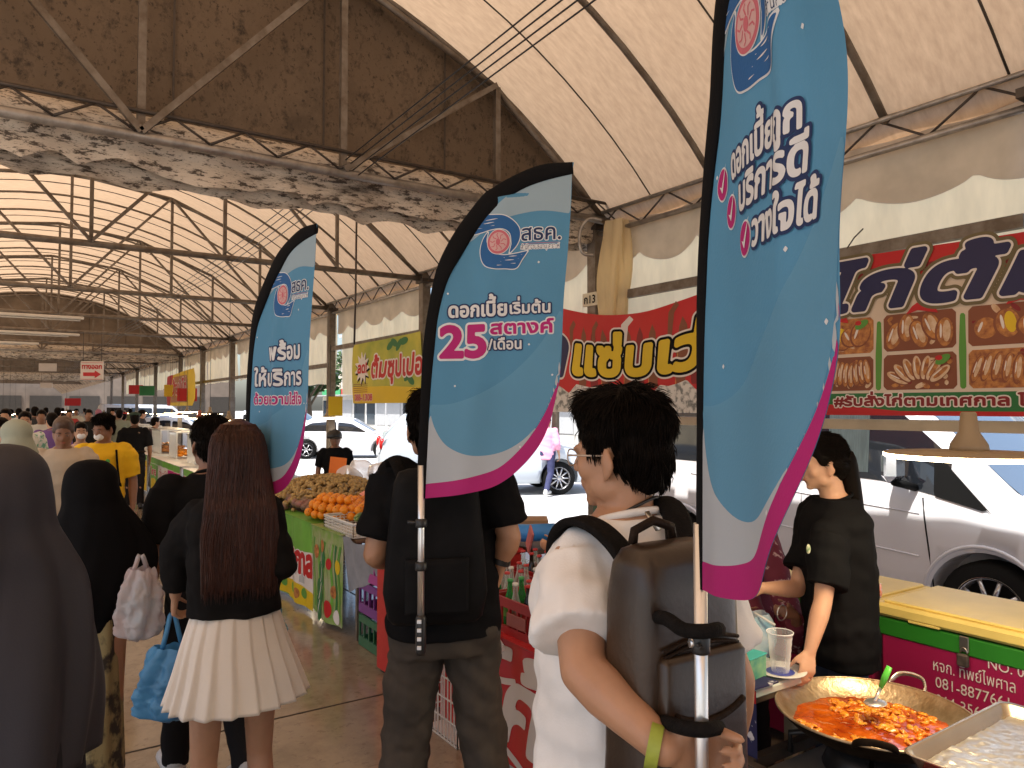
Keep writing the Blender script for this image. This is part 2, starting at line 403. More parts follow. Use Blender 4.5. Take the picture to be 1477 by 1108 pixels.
def truss(Y, label, gable=False, zc=3.33, detail=True):
    t = thing('roof_truss', label, 'roof truss', (XC, Y, zc), 0, 'trusses that carry the roof vault')
    rr = .03
    MB().tube([(-3.1, Y, zc), (4.3, Y, zc)], .034, 8).build('bottom_chord', M_pipe if gable else M_steel, t)
    nodes = [-3.7, -2.54, -1.27, 0, 1.27, 2.54, 3.7]
    top = [(XC + a * .995, arch(XC + a) - .10) for a in nodes]
    for i in range(6):
        MB().tube([(top[i][0], Y, top[i][1]), (top[i + 1][0], Y, top[i + 1][1])], .026, 6).build('top_chord', M_steel, t)
    for i in range(1, 6):
        beam(MB(), (XC + nodes[i], Y, zc), (XC + nodes[i], Y, top[i][1]), .045 if gable else .036).build('post', M_steel, t)
    for (i, j) in ((3, 2), (3, 4), (1, 2), (5, 4)) if not gable else ((3, 2), (3, 4), (4, 5), (2, 1)):
        x0 = XC + nodes[i]; x1 = XC + nodes[j] * .99
        beam(MB(), (x0, Y - .035, zc + .02), (x1, Y - .035, top[j][1]), .04 if gable else .032).build('diagonal', M_steel, t)
    return t
ordn = ['first', 'second', 'third', 'fourth', 'fifth', 'sixth']
truss(4.93, 'grey steel truss in front of the dark stained gable sheet', True)
for i, y in enumerate(BAYS[1:6]):
    truss(y, 'open steel roof truss, %s one behind the near dark gable' % ordn[i])
truss(25.0, 'steel truss in front of the distant grey gable', True)
for y, l in ((1.6, 'steel roof truss overhead, just out of view'),): pass
for y in (30.2, 35.2, 40.2): truss(y, {30.2: 'steel truss just beyond the distant gable', 35.2: 'middle truss of the far roof section', 40.2: 'hindmost truss of the far roof section'}[y])

def gable(Y, label, m=M_gable, zb=3.46):
    t = thing('gable_sheet', label, 'gable', (XC, Y, zb))
    def g(u, v):
        x, zt = apt(u); z = zb + (zt - .01 - zb) * v
        return (x, Y + .02 * nz(x * 1.5, z * 1.5, Y) + .006 * math.sin(x * 9), z)
    MB().grid(g, 48, 10).build('sheet', m, t)
    for x in (-1.9, -.55, .8, 1.78, 2.75):                       # sewn seams of the sheet
        beam(MB(), (x, Y - .028, zb), (x, Y - .028, arch(x) - .03), .012, .006).build('seam', M_steel_d, t)
    return t
gable(5.1, 'brown stained sheet closing the near end of the vault')
gable(25.2, 'grey brown sheet closing the vault far down the aisle', mat('far gable sheet', (.23, .18, .135), rough=.85, col2=(.13, .10, .075), vs=1.4))
gable(45.3, 'small brown gable sheet behind the distant one', MC['far gable sheet'])
gable(65.3, 'farthest brown gable sheet at the hall end', MC['far gable sheet'])
def gutter(Y, label, amp=1.0):
    t = thing('gutter_cloth', label, 'gutter', (XC, Y, 3.2))
    def g(u, v):
        x = -3.1 + 7.4 * u
        zb = 3.125 + amp * (.055 * abs(math.sin(x * 6.3 + nz(x, 0) * 3)) + .06 * nz(x * 1.3, 5) + .02 * nz(x * 9, 2))
        z = 3.50 + (zb - 3.50) * v
        b = .05 * math.sin(v * math.pi * 1.6) + .014 * math.sin(x * 6.3 * 2 + 1) * v * v * 2 + .012 * nz(x * 4, z * 9, 2) + .03 * math.sin(v * 9) * (v > .55)
        return (x, Y - .06 - b, z)
    MB().grid(g, 260, 22).build('sheet', M_gut, t)
    def h(u, v):                                                  # second, lower ragged flap behind the first
        x = -3.1 + 7.4 * u; zb = 3.07 + .04 * abs(math.sin(x * 4.7 + 2 * nz(x * .8, 3))) + .02 * nz(x * 5, 8)
        return (x, Y + .10 + .02 * math.sin(x * 15) * v, 3.30 + (zb - 3.30) * v)
    MB().grid(h, 260, 8).build('flap', M_gut, t)
    MB().box((XC, Y + .12, 3.40), (7.4, .26, .16), bev=.03).build('trough', M_gut, t)
    return t
gutter(5.1, 'filthy pale gutter cloth with ragged lower edge across the near gable')
gutter(25.2, 'grey gutter cloth along the foot of the distant gable')
gutter(45.3, 'pale gutter cloth along the foot of the third gable')
# thin lattice rod above the near chord
t = thing('lattice_rod', 'thin rusty zigzag rod running above the near gable chord', 'rod', (XC, 4.9, 3.47))
MB().tube([(-3.1, 4.90, 3.475), (4.3, 4.90, 3.475)], .014, 5).build('rod', M_steel_d, t)
x = -3.0; up = True
while x < 4.2:
    MB().tube([(x, 4.90, 3.47 if up else 3.35), (x + .21, 4.90, 3.35 if up else 3.47)], .0085, 4).build('brace', M_steel_d, t); x += .21; up = not up

# eaves: light lattice girders along both sides, bay by bay
def eave(X, y0, y1, label, fine):
    t = thing('eave_girder', label, 'girder', (X, (y0 + y1) / 2, 3.3), 0, 'lattice girders along the eaves')
    for z, r, q in ((3.43, .022, 0), (3.39, .016, -.09 if X > 0 else .09), (3.24, .022, 0)):
        MB().tube([(X + q, y0 + .03, z), (X + q, y1 - .03, z)], r, 6).build('chord', M_pipe, t)
    n = int((y1 - y0) / (.27 if fine else .5)); s_ = (y1 - y0) / n
    if fine:
        proto = MB().tube([(0, -s_ / 2, -.09), (0, s_ / 2, .09)], .008, 5).build('brace', M_steel_d, t, local=True)
        proto.location = (0, y0 + s_ / 2 - (y0 + y1) / 2, .035)
        for k in range(1, n):
            b = proto.copy(); COL.objects.link(b); b.parent = t; b.location = (0, y0 + s_ * (k + .5) - (y0 + y1) / 2, .035); b.rotation_euler = (0, 0, math.pi * (k % 2))
    else:
        m = MB()
        for k in range(n):
            a, b = (3.25, 3.42) if k % 2 else (3.42, 3.25)
            m.tube([(X, y0 + s_ * k, a), (X, y0 + s_ * (k + 1), b)], .01, 4)
        tag(m.build('bracing', M_steel_d, t), kind='stuff')
    return t
YR = [-5.4, -1.9, 1.6] + BAYS + [30.2, 35.2, 40.2, 45.3]
for i in range(len(YR) - 1):
    y0, y1 = YR[i], YR[i + 1]
    nm = {1.6: 'lattice eave girder above the cream curtain right of the post', -1.9: 'nearest lattice eave girder, overhead at the edge of the roof', 5.1: 'lattice eave girder above the yellow soup banner'}
    eave(4.3, y0, y1, nm.get(y0, 'lattice eave girder %s' % ('behind the camera' if y0 < 0 else 'over the yellow banner')) if y0 < 9 else 'distant lattice eave girder over the right hand stalls, %s of its row' % (['first', 'second', 'third', 'fourth', 'fifth', 'sixth', 'seventh', 'eighth'][i - 5 if i - 5 < 8 else 7]), y0 < 9)
def column(X, Y, label):
    t = thing('steel_column', label, 'column', (X, Y, 0), 0, 'steel columns of the market hall')
    beam(MB(), (X, Y, 0.02), (X, Y, 3.42), .11).build('post', M_steel, t)
    MB().box((X, Y, .012), (.24, .24, .02)).build('base_plate', M_steel_d, t)
    MB().box((X, Y, 3.30), (.16, .2, .05)).build('bracket', M_steel_d, t)
    return t
cl = {5.1: 'steel column with a small number sign beside the middle flag', 8.45: 'steel column beside the yellow banner', 11.8: 'steel column right of the tall feather flag on the left'}
for i, y in enumerate(YR[2:]): column(4.3, y, cl.get(y, 'steel column on the right side of the aisle, %s from the far gable' % (ordn + ['seventh', 'eighth', 'ninth', 'tenth', 'eleventh'])[abs(i - 7)]))
for i, y in enumerate([11.8, 15.15, 18.5, 21.85, 25.2, 30.2, 35.2, 40.2]): column(-3.1, y, 'steel column on the left side of the aisle, %s in depth' % (ordn + ['seventh', 'eighth'])[i])

# curtains and valances on the right side
def curtain(X, y0, y1, zt, zb, label, m, amp=.03, k=9, scal=0, grp='cream curtains along the right side', cat='curtain', name='curtain', sag=0):
    n = int((y1 - y0) * 26); ph = random.random() * 9
    def g(u, v):
        y = y0 + (y1 - y0) * u; b = zb + (scal * abs(math.sin(math.pi * (y * 3.1) + .5 * math.sin(y * 5))) if scal else .01 * math.sin(y * 5)) + sag * 4 * (u - u * u) * -1
        if scal: b = zb - scal * (abs(math.sin(y * 9.5 / 2)) ** .7) + .05 * nz(y * .9, 3)
        z = zt + (b - zt) * v
        d = amp * (.25 + .75 * v) * (math.sin(y * k + ph + 1.5 * nz(y * 1.1, z * .4, ph)) + .5 * math.sin(y * k * 2.3 + 2 * nz(y, z, 4)))
        return (X + d + .04 * nz(y * 2.2, z * 1.8, ph) * v, y, z)
    return tag(MB().grid(g, n, 14).build(name, m), label, cat, grp)
lab = {-1.9: 'cream curtain at the right edge above the red food banner', 1.6: 'cream curtain between the number sign post and the chicken banner', 5.1: 'gathered cream curtain behind the middle feather flag', 8.45: 'cream pleated curtain above the yellow banner', 11.8: 'cream curtain right behind the leftmost feather flag'}
for i in range(1, len(YR) - 2):
    y0, y1 = YR[i] + .09, YR[i + 1] - .09; far = YR[i] > 12
    zb = {-1.9: 2.0, 1.6: 2.0, 5.1: 1.9, 8.45: 1.9, 11.8: 2.1}.get(YR[i], 2.35)
    L1 = lab.get(YR[i], 'cream curtain far down the right side, %s past the yellow banner' % ['first', 'second', 'third', 'fourth', 'fifth', 'sixth', 'seventh', 'eighth', 'ninth', 'tenth'][i - 5])
    curtain(4.44, y0, y1, 3.38, zb, L1, M_cream, amp=.032 if YR[i] < 5 else .03, k=6 if YR[i] < 5 else 13)
    curtain(4.385, y0, y1, 3.385, 3.02 if not far else 3.05, L1.replace('cream', 'grey').replace('curtain', 'valance'), M_val, amp=.020, k=6, scal=.11, grp='scalloped valances under the eaves', cat='valance', name='valance')
for i, y in enumerate([8.45, 11.8, 15.15, 18.5, 21.85, 25.2, 30.2, 35.2]):
    curtain(-3.2, y, y + 3.3, 3.4, 2.3, 'cream curtain on the left side of the hall, %s in depth' % (ordn + ['seventh', 'eighth'])[i], M_cream, amp=.02, grp='cream curtains along the left side')
# bunched curtain tied to the post beside the number sign
def g(u, v):
    z = 3.3 - 1.1 * v; a = 2 * math.pi * u; r = (.10 + .05 * math.sin(v * 3.1 + .3)) * (1 + .22 * math.sin(a * 5 + v * 5) + .1 * math.sin(a * 9))
    return (4.27 + r * math.cos(a) * .6, 4.80 + r * math.sin(a) + .04 * v, z)
tag(MB().grid(g, 60, 20).build('tied_curtain', M_cream), 'bunched cream curtain tied beside the number sign post', 'curtain')
# rails
for z, y0, y1, l in ((2.66, 1.7, 5.02, 'dark steel rail that carries the red banners'), (2.66, -2, 1.55, 'dark steel rail at the right edge above the chicken banner'), (2.2, 5.2, 8.35, 'steel rail behind the middle feather flag'), (2.66, 8.5, 11.75, 'steel rail above the yellow banner'), (2.4, 11.9, 15.1, 'thin steel rail behind the leftmost feather flag'), (2.4, 15.2, 25.1, 'long thin rail over the distant stalls')):
    tag(beam(MB(), (4.30, y0, z), (4.30, y1, z), .05, .07).build('steel_rail', M_steel), l, 'rail', 'rails between the columns')
M_beige = mat('beige painted rail', (.42, .36, .27), rough=.6, var=.1)
tag(beam(MB(), (4.22, -1.5, 1.60), (4.22, 4.98, 1.60), .05, .062).build('awning_rail', M_beige), 'beige rail under the red banners', 'rail')
# cables running the length of the hall
for k in range(4):
    pts = []
    for j in range(60):
        y = -3 + 45 * j / 59; ph = (y - 4.93) % 6.7 / 6.7
        pts.append((1.88 + .032 * k + .008 * math.sin(y * .6 + k), y, 3.42 - .030 * k + (.022 * (4.93 - y) if y < 4.93 else -.06 * math.sin(math.pi * ph) * (.7 + .2 * k))))
    tag(MB().tube(pts, .0045, 5).build('cable', M_black), ['lowest', 'second lowest', 'second highest', 'highest'][k] + ' black cable strung lengthwise under the roof', 'cable', 'cables under the roof')
tag(MB().tube([(P(515, 262, 7.6)), P(513, 420, 7.6), P(511, 497, 7.6)], .011, 5).build('hanging_rod', M_steel_d), 'thin dark rod hanging left of the yellow banner', 'rod')
tag(MB().tube([(P(1222, 358, 4.4)), P(1232, 343, 4.4), P(1245, 330, 4.4)], .004, 4).build('twig', M_steel_d), 'short dark twig stuck over the chicken banner', 'twig')
# conduit loop at the near post
q = [P(x, y, 6.2) for x, y in spline([(868, 318), (850, 316), (838, 330), (836, 352), (842, 366), (856, 368)], 6)]
tag(MB().tube(q, .014, 8).build('conduit', M_pipe), 'pale bent conduit at the top of the number sign post', 'pipe')
# ================================================================ people
M_skin = mat('skin tan', (.42, .225, .135), rough=.5, var=.08, vs=14, sss=.12, bump=.05, bs=120)
M_skin2 = mat('skin brown', (.27, .13, .075), rough=.5, var=.08, vs=14, sss=.1)
M_skin3 = mat('skin light', (.58, .33, .21), rough=.5, var=.06, vs=14, sss=.15)
M_hair = mat('black hair', (.007, .005, .004), rough=.5, var=.3, vs=30, stretch=(6, 6, .6))
M_hairb = mat('dark brown hair', (.060, .019, .010), rough=.40, var=.5, vs=18, stretch=(9, 9, .35), spec=.4)
M_dark = mat('facial dark', (.02, .012, .01), rough=.4, var=0)
M_lip = mat('lips', (.36, .12, .09), rough=.4, var=0)
M_white_eye = mat('eye white', (.38, .34, .31), rough=.2, var=0)
def fabric(name, col, rough=.85, var=.08, vs=5, bump=.07, bs=220, **k): return mat(name, col, rough=rough, var=var, vs=vs, bump=bump, bs=bs, **k)
F_white = fabric('white cotton', (.74, .73, .73)); F_black = fabric('black cotton', (.008, .008, .009)); F_blackb = fabric('faded black', (.011, .0105, .011))
F_jean = fabric('washed black denim', (.062, .048, .036), col2=(.022, .018, .015), vs=4, vlo=.3, vhi=.7)
F_trou = fabric('black trousers', (.016, .015, .016)); F_yellow = fabric('yellow polo cloth', (.85, .50, .01)); F_beige = fabric('beige shirt cloth', (.55, .45, .34))

BR = {'el': (.245, -.03, 1.14), 'wr': (.255, .05, .90)}
def human(name, label, loc, rz, H=1.68, fat=1.0, skin=None, vox=.009, group=None, arms=None, legs=None, head=(0, 0, 0), hair='short', hairm=None,
          shirt=None, trousers=None, shoes=None, face=False, female=False, curl=(.5, .5), hands=True, lean=0, headfwd=0, sitz=0, handn=None, headx=0, strands=3500):
    """loc: ground point; rz: heading (0 = down the aisle); arms: {'l': (elbow, wrist, handdir), 'r': ...} as world points or None"""
    s = H / 1.75; t = thing(name, label, 'person', loc, rz, group)
    I = root_matrix(t).inverted()
    def Lp(p): return I @ Vector(p)
    skin = skin or M_skin
    shw = .175 if female else .19
    j = {}
    for sd, sg in (('l', -1), ('r', 1)):
        sh = Vector((sg * shw * (fat * .5 + .5), -.01 + lean * .5, 1.415)) * s
        el = Vector((sg * .25 * (fat * .5 + .5), -.04 + lean * .3, 1.13)) * s; wr = Vector((sg * .26 * (fat * .5 + .5), .05, .885)) * s; hd = Vector((0, .03, -1))
        if arms and arms.get(sd):
            a = arms[sd]; el = Lp(a[0]); wr = Lp(a[1]); hd = (Lp(a[2]) - wr)
            if len(a) > 3: sh = Lp(a[3])
        hip = Vector((sg * .092, 0, .93)) * s; kn = Vector((sg * .105, .02, .50)) * s; an = Vector((sg * .11, -.03, .085)) * s; toe = Vector((sg * .125, .14, .03)) * s
        if legs and legs.get(sd): kn = Vector(legs[sd][0]) * s; an = Vector(legs[sd][1]) * s; toe = an + Vector(legs[sd][2]) * s if len(legs[sd]) > 2 else an + Vector((0, .17, -.055)) * s
        j[sd] = dict(sh=sh, el=el, wr=wr, hd=hd.normalized(), hip=hip, kn=kn, an=an, toe=toe)
    def torso(mb, infl=0, z0=.86, z1=1.50, k=20, boxy=0):
        S = [(.80, .15, .105, 0), (.88, .165, .115, -.005), (.95, .168, .118, -.005), (1.03, .15, .11, 0), (1.10, .140, .103, 0), (1.20, .150, .110, 0), (1.30, .165, .118, .0), (1.38, .172, .108, -.006), (1.43, .150, .088, -.01), (1.465, .095, .066, -.012), (1.50, .056, .055, -.01), (1.53, .052, .052, -.005)]
        if female: S = [(z, rx * (.94 if z > 1.0 else 1.02) * (.92 if 1.03 <= z <= 1.2 else 1), ry * .93, y) for z, rx, ry, y in S]
        rings = []
        zs = [z0] + [q[0] for q in S if z0 + .01 < q[0] < z1 - .01] + [z1]
        for z in zs:
            a = max([q for q in S if q[0] <= z + 1e-6], key=lambda q: q[0], default=S[0]); b = min([q for q in S if q[0] >= z - 1e-6], key=lambda q: q[0], default=S[-1])
            w_ = (z - a[0]) / (b[0] - a[0]) if b[0] > a[0] else 0
            rx, ry, yo = [(a[i] * (1 - w_) + b[i] * w_) for i in (1, 2, 3)]
            if boxy and z < 1.35: rx = max(rx, .155 if not female else .145); ry = max(ry, .115)
            f = fat if z < 1.42 else 1 + (fat - 1) * .4
            rx = rx * f + infl; ry = ry * (f ** 1.5) + infl; yo += lean * (z - .9) * .6
            r = []
            for q in range(k):
                A = 2 * math.pi * q / k; c, s2 = math.cos(A), math.sin(A); e = .82
                r.append(Vector((math.copysign(abs(c) ** e, c) * rx, math.copysign(abs(s2) ** e, s2) * ry + yo, z)) * s)
            rings.append(r)
        return mb.rings(rings)
    hc = Vector((headx, .012 + lean * .45 + headfwd, 1.625 if female else 1.61)) * s
    Mh = Matrix.Translation(hc) @ Matrix.Rotation(head[0], 4, 'Z') @ Matrix.Rotation(head[1], 4, 'X') @ Matrix.Rotation(head[2], 4, 'Y')
    hs = s * (1.0 if not female else .96)
    def hp(x, y, z): return Mh @ (Vector((x, y, z)) * hs)
    M3 = Mh.to_3x3()
    # ---- body
    mb = MB(); torso(mb)
    mb.capsule(Vector((0, -.012 + lean * .4, 1.45)) * s, hp(0, -.02, -.04), .056 * s * (.9 + .1 * fat), .054 * s)
    hb = lambda c, r, R=None: mb.ball(hp(*c), tuple(q * hs for q in r), 20, 14, M3 @ R if R else M3)
    hb((0, -.012, .045), (.076, .098, .088)); hb((0, .018, -.01), (.064, .076, .092)); hb((0, .032, -.062), (.048 * (fat * .5 + .5), .052, .045)); hb((0, .066, -.093), (.022, .018, .016))
    for sg in (-1, 1):
        hb((sg * .036, .058, -.022), (.026, .024, .030)); hb((sg * .045, .008, -.062), (.022, .042, .032))
        hb((sg * .030, .080, .022), (.024, .012, .008))
        R = Matrix.Rotation(sg * .35, 3, 'Z') @ Matrix.Rotation(-.15, 3, 'X'); hb((sg * .080, -.008, -.012), (.008, .018, .031), R); hb((sg * .078, -.002, -.038), (.007, .010, .013), R)
    mb.capsule(hp(0, .085, .018), hp(0, .102, -.018), .008 * hs, .012 * hs, 8); hb((.0, .100, -.024), (.017, .012, .009))
    hb((0, .084, -.052), (.024, .010, .007)); hb((0, .082, -.063), (.020, .010, .007))
    g_ = .92 if female else 1.0
    for sd, sg in (('l', -1), ('r', 1)):
        q = j[sd]; f = (.5 + .5 * fat) * g_
        mb.ball(q['sh'] + Vector((-sg * .012, 0, -.005)) * s, .060 * s * f)
        mb.capsule(q['sh'], q['el'], .053 * s * f, .041 * s * f); m1 = q['el'].lerp(q['wr'], .3)
        mb.capsule(q['el'], m1, .041 * s * f, .043 * s * f); mb.capsule(m1, q['wr'], .043 * s * f, .0265 * s * f)
        if hands: hand(mb, q['wr'], q['hd'], (handn or {}).get(sd, Vector((-sg, 0, 0))), sg, s * (.93 if female else 1), curl[0 if sd == 'l' else 1])
        if not sitz or True:
            mb.capsule(q['hip'], q['kn'], .088 * s * f, .055 * s * f); cm = q['kn'].lerp(q['an'], .3) + Vector((0, -.015, 0)) * s
            mb.capsule(q['kn'], cm, .055 * s * f, .056 * s * f); mb.capsule(cm, q['an'], .056 * s * f, .034 * s * f)
            mb.capsule(q['an'] + Vector((0, -.02, -.03)) * s, q['toe'], .034 * s, .024 * s)
    body = solid(mb, vox, 'body', skin, t, 5)
    # ---- face
    if face:
        for sg in (-1, 1):
            MB().ball(hp(sg * .031, .0845, .004), (.011 * hs, .006 * hs, .0042 * hs), 12, 8, M3).build('eye', M_white_eye, t, True)
            MB().ball(hp(sg * .031, .0895, .004), (.0050 * hs, .003 * hs, .0045 * hs), 10, 6, M3).build('iris', M_dark, t, True)
            MB().tube([hp(sg * .014, .096, .026), hp(sg * .032, .096, .033), hp(sg * .050, .083, .026)], .0032 * hs, 5).build('eyebrow', M_dark, t, True)
        MB().ball(hp(0, .093, -.0575), (.021 * hs, .005 * hs, .0065 * hs), 12, 6, M3).build('lips', M_lip, t, True)
    # ---- clothes
    if shirt:
        sm_, z0, slv, infl = shirt['m'], shirt.get('hem', .88), shirt.get('sleeve', .62), shirt.get('infl', .02)
        mb = MB(); torso(mb, infl, z0, 1.485, boxy=shirt.get('boxy', 1))
        for sd, sg in (('l', -1), ('r', 1)):
            q = j[sd]; f = (.5 + .5 * fat) * g_; r0 = (.066 * s * f + infl * .6 * s) * shirt.get('puff', 1); r1 = .050 * s * f + shirt.get('loose', .018) * s
            mb.ball(q['sh'] + Vector((-sg * .02, 0, -.005)) * s, r0)
            if slv <= 1:
                e = q['sh'].lerp(q['el'], slv); mb.tube([q['sh'], q['sh'].lerp(e, .5), e], [r0, (r0 + r1) / 2 + .004, r1 + .006], 14)
            else:
                e = q['el'].lerp(q['wr'], slv - 1); r2 = .034 * s * f + shirt.get('loose', .018) * s
                mb.capsule(q['sh'], q['el'], r0, r1, 14); mb.ball(q['el'], r1); mb.tube([q['el'], q['el'].lerp(e, .5), e], [r1, (r1 + r2) / 2, r2], 14)
        am = shirt.get('wr', .008)
        def dsp(x, y, z):
            return am * (1.6 * nz(x * 7 + 3, y * 7, z * 5 + sum(map(ord, label)) % 17) * .6 + .9 * nz(x * 5 + z * 14, y * 9, z * 9) + .35 * nz(x * 22, y * 22, z * 26)) - .002
        b = solid(mb, max(vox, .008), 'shirt', sm_, t, 3, dsp)
        cz = 1.492; MB().tube([Vector((.072 * math.cos(a), .070 * math.sin(a) - .008 + lean * .35, cz - .022 * math.sin(a) - .012)) * s for a in [2 * math.pi * i / 24 for i in range(25)]], .0085 * s, 6, caps=False).build('collar', shirt.get('cm', sm_), t, True)
    if trousers:
        tm = trousers['m']; mb = MB(); torso(mb, .016, .84, trousers.get('waist', 1.0)); fl = trousers.get('flare', 0)
        for sd, sg in (('l', -1), ('r', 1)):
            q = j[sd]; f = .5 + .5 * fat; hf = trousers.get('hem', 1.0); e = q['kn'].lerp(q['an'], hf) if hf > 0 else q['kn'].lerp(q['hip'], -hf)
            mb.capsule(q['hip'], q['kn'], (.090 if female else .104) * s * f, (.074 + fl * .5) * s * f, 14)
            if hf > 0: mb.tube([q['kn'], q['kn'].lerp(e, .5), e + Vector((0, 0, -.02))], [(.074 + fl * .5) * s * f, (.066 + fl * .7) * s * f, (.060 + fl) * s], 14)
        wr = trousers.get('wr', .008)
        def dsp2(x, y, z): return wr * (.9 * nz(x * 6 + 9, y * 6, z * 7) + .7 * nz(x * 9, y * 12, z * 16 + x * 12) + .3 * nz(x * 25, y * 25, z * 30)) - .001
        solid(mb, max(vox, .009), 'trousers', tm, t, 3, dsp2)
    if shoes:
        for sd in 'lr':
            q = j[sd]; a = q['an'] + Vector((0, -.045, -.05)) * s; b = q['toe'] + Vector((0, .03, -.0)) * s; d = (b - a); d.normalize()
            mb = MB(); mb.capsule(a, b, .046 * s, .040 * s, 12); mb.capsule(q['an'] + Vector((0, -.02, -.01)) * s, q['an'].lerp(q['toe'], .5), .045 * s, .038 * s, 12)
            for i, v in enumerate(mb.v): mb.v[i] = (v[0], v[1], max(v[2], min(q['toe'].z, a.z) - .028 * s))
            mb.build('shoe', shoes, t, True)
    hm = hairm or M_hair
    if hair in ('short', 'shortn', 'pony', 'back'):
        mb = MB(); hh = lambda c, r: mb.ball(hp(*c), tuple(q_ * hs for q_ in r), 18, 12, M3)
        hh((0, -.022, .062), (.086, .104, .090)); hh((0, -.052, .008), (.079, .068, .082)); hh((0, .035, .098), (.062, .055, .044)); hh((0, -.062, -.045), (.058, .042, .040))
        for sg in (-1, 1): hh((sg * .070, .018, .034), (.014, .026, .036))
        fz = .007 if hair != 'pony' else .002
        hso = solid(mb, max(vox, .007), 'hair', hm, t, 4, lambda x, y, z: fz * (.6 * nz(x * 30, y * 30, z * 30) + .5 * nz(x * 70, y * 70, z * 40)))
        if hair == 'short' or hair == 'pony':
            ho = hso; rnd = random.Random(3); st = MB(); vv = ho.data.vertices; nv = len(vv); Mi = Mh.inverted(); Mr = Mi.to_3x3()
            for k in range(strands):
                v = vv[rnd.randrange(nv)]; c = Mi @ v.co / hs; nrm = (Mr @ v.normal).normalized()
                if nrm.z < -.5 or (hair == 'pony' and c.y > .035 and c.z < .085): continue
                top = max(0, nrm.z)
                if hair == 'pony': tg = Vector((0, -.11, .0)) - c; tg = tg - nrm * tg.dot(nrm); lift = 0; Ln = rnd.uniform(.03, .05)
                else:
                    tg = Vector((.55 * nz(c.x * 16, c.y * 16, c.z * 16) + nrm.x * .5, .35 * nz(c.x * 16 + 7, c.y * 16, c.z * 16) + (.55 if c.y > -.03 else -.1) * top, -1.1 + top * .9)); tg = tg - nrm * tg.dot(nrm)
                    lift = rnd.uniform(0, .16 + .22 * top) + (.35 if rnd.random() < .03 else 0); Ln = rnd.uniform(.018, .034 + .016 * top)
                if tg.length < .01: continue
                tg.normalize()
                st.tube([Mh @ (c * hs), Mh @ ((c + tg * Ln * .5 + nrm * Ln * lift * .7) * hs), Mh @ ((c + tg * Ln + nrm * Ln * lift * .7) * hs)], [.0016 * hs, .0013 * hs, .0003], 3, caps=False)
            tag(st.build('hair_strands', hm, t, True), kind='stuff')
    if isinstance(hair, dict) and hair.get('long'):
        pass
    return t, hp, M3, j, s
def hand(mb, wr, d, n, sg, s, curl):
    d = d.normalized(); n = (Vector(n) - d * Vector(n).dot(d)).normalized(); a = d.cross(n) * sg      # a: toward the thumb side
    w0 = wr + d * .012 * s
    for k, off in enumerate((.028, .0095, -.0095, -.027)):
        mb.capsule(wr + a * off * .45 * s, wr + d * (.088 - .004 * abs(k - 1)) * s + a * off * s, .0155 * s, .0125 * s, 8)
        p = wr + d * (.088 - .004 * abs(k - 1)) * s + a * off * 1.08 * s; L = (.042, .046, .043, .034)[k]; ang = 0; r = .0092 - .0006 * k
        for q, m in enumerate((1, .68, .55)):
            ang += curl * (1.0 if q == 0 else 1.1); dd = d * math.cos(ang) + n * math.sin(ang)
            e = p + dd * L * m * s; mb.capsule(p, e, r * s, (r - .0008) * s, 8); p = e; r -= .0007
    p = wr + d * .022 * s + a * .026 * s; dd = (d * .75 + a * .6 + n * (.25 + .3 * curl)).normalized()
    e = p + dd * .045 * s; mb.capsule(p, e, .0145 * s, .0115 * s, 8); dd = (dd + n * .5 * curl - a * .35).normalized(); mb.capsule(e, e + dd * .032 * s, .0115 * s, .0095 * s, 8)
    mb.capsule(e + dd * .032 * s, e + (dd * .058 + n * .008 * curl) * s, .0100 * s, .0085 * s, 8)

def I0(loc, rz, v): return Matrix.Rotation(-rz, 3, 'Z') @ Vector(v)
def cone_cloth(mb, prof, ang, k=64, fold=None):
    """garment draped round a vertical axis: prof [(z, rx, ry, cx, cy)], fold(z_fraction, angle) scales the radius"""
    rings = []; pr = spline(prof, 6)
    for i, (z, rx, ry, cx, cy) in enumerate(pr):
        f = i / (len(pr) - 1); r = []
        for q in range(k):
            A = 2 * math.pi * q / k; m = 1 + (fold(f, A) if fold else 0)
            r.append(Vector((cx + rx * m * math.cos(A), cy + ry * m * math.sin(A), z)))
        rings.append(r)
    return mb.rings(rings, caps=True)
# ---- young man in a white shirt with a brown backpack
Wb = P(900, 1000, 1.58); wloc = (Wb.x, Wb.y, 0)
poleW = P(1015, 850, 1.235)
wr_ = P(958, 1080, 1.185)
wt, whp, wM, wj, ws = human('person', 'young man in a white shirt with short black hair and a brown backpack', wloc, R_(2), 1.735, 1.13, M_skin, .006,
    arms={'l': (P(842, 968, 1.33), wr_, P(1015, 1084, 1.195), P(832, 815, 1.50)), 'r': (P(1060, 980, 1.62), P(1050, 1100, 1.75), P(1045, 1130, 1.80), P(992, 806, 1.62))},
    head=(R_(22), R_(-4), 0), strands=9000, hair='short', shirt=dict(m=F_white, hem=.82, sleeve=.72, infl=.018, loose=.034, wr=.013, puff=.96),
    trousers=dict(m=fabric('grey shorts', (.10, .10, .11)), hem=1), shoes=M_black, curl=(1.02, .6), handn={'l': I0(wloc, R_(2), -FW)})
# wristband
bp = P(944, 1076, 1.19)
d_ = (P(960, 1081, 1.185) - bp).normalized(); M_band = mat('olive strap', (.30, .36, .05), rough=.5, var=.2, vs=20)
MB().tube([bp - d_ * .010, bp + d_ * .010], [.036, .034], 20, caps=False).build('wristband', M_band, wt)
# cord round the neck
pts = [whp(.0 + .066 * math.cos(a), -.012 + .066 * math.sin(a), -.125 - .035 * math.sin(a)) for a in [2 * math.pi * i / 30 for i in range(31)]]
MB().tube(pts, .0035, 6, caps=False).build('neck_cord', M_black, wt, True)
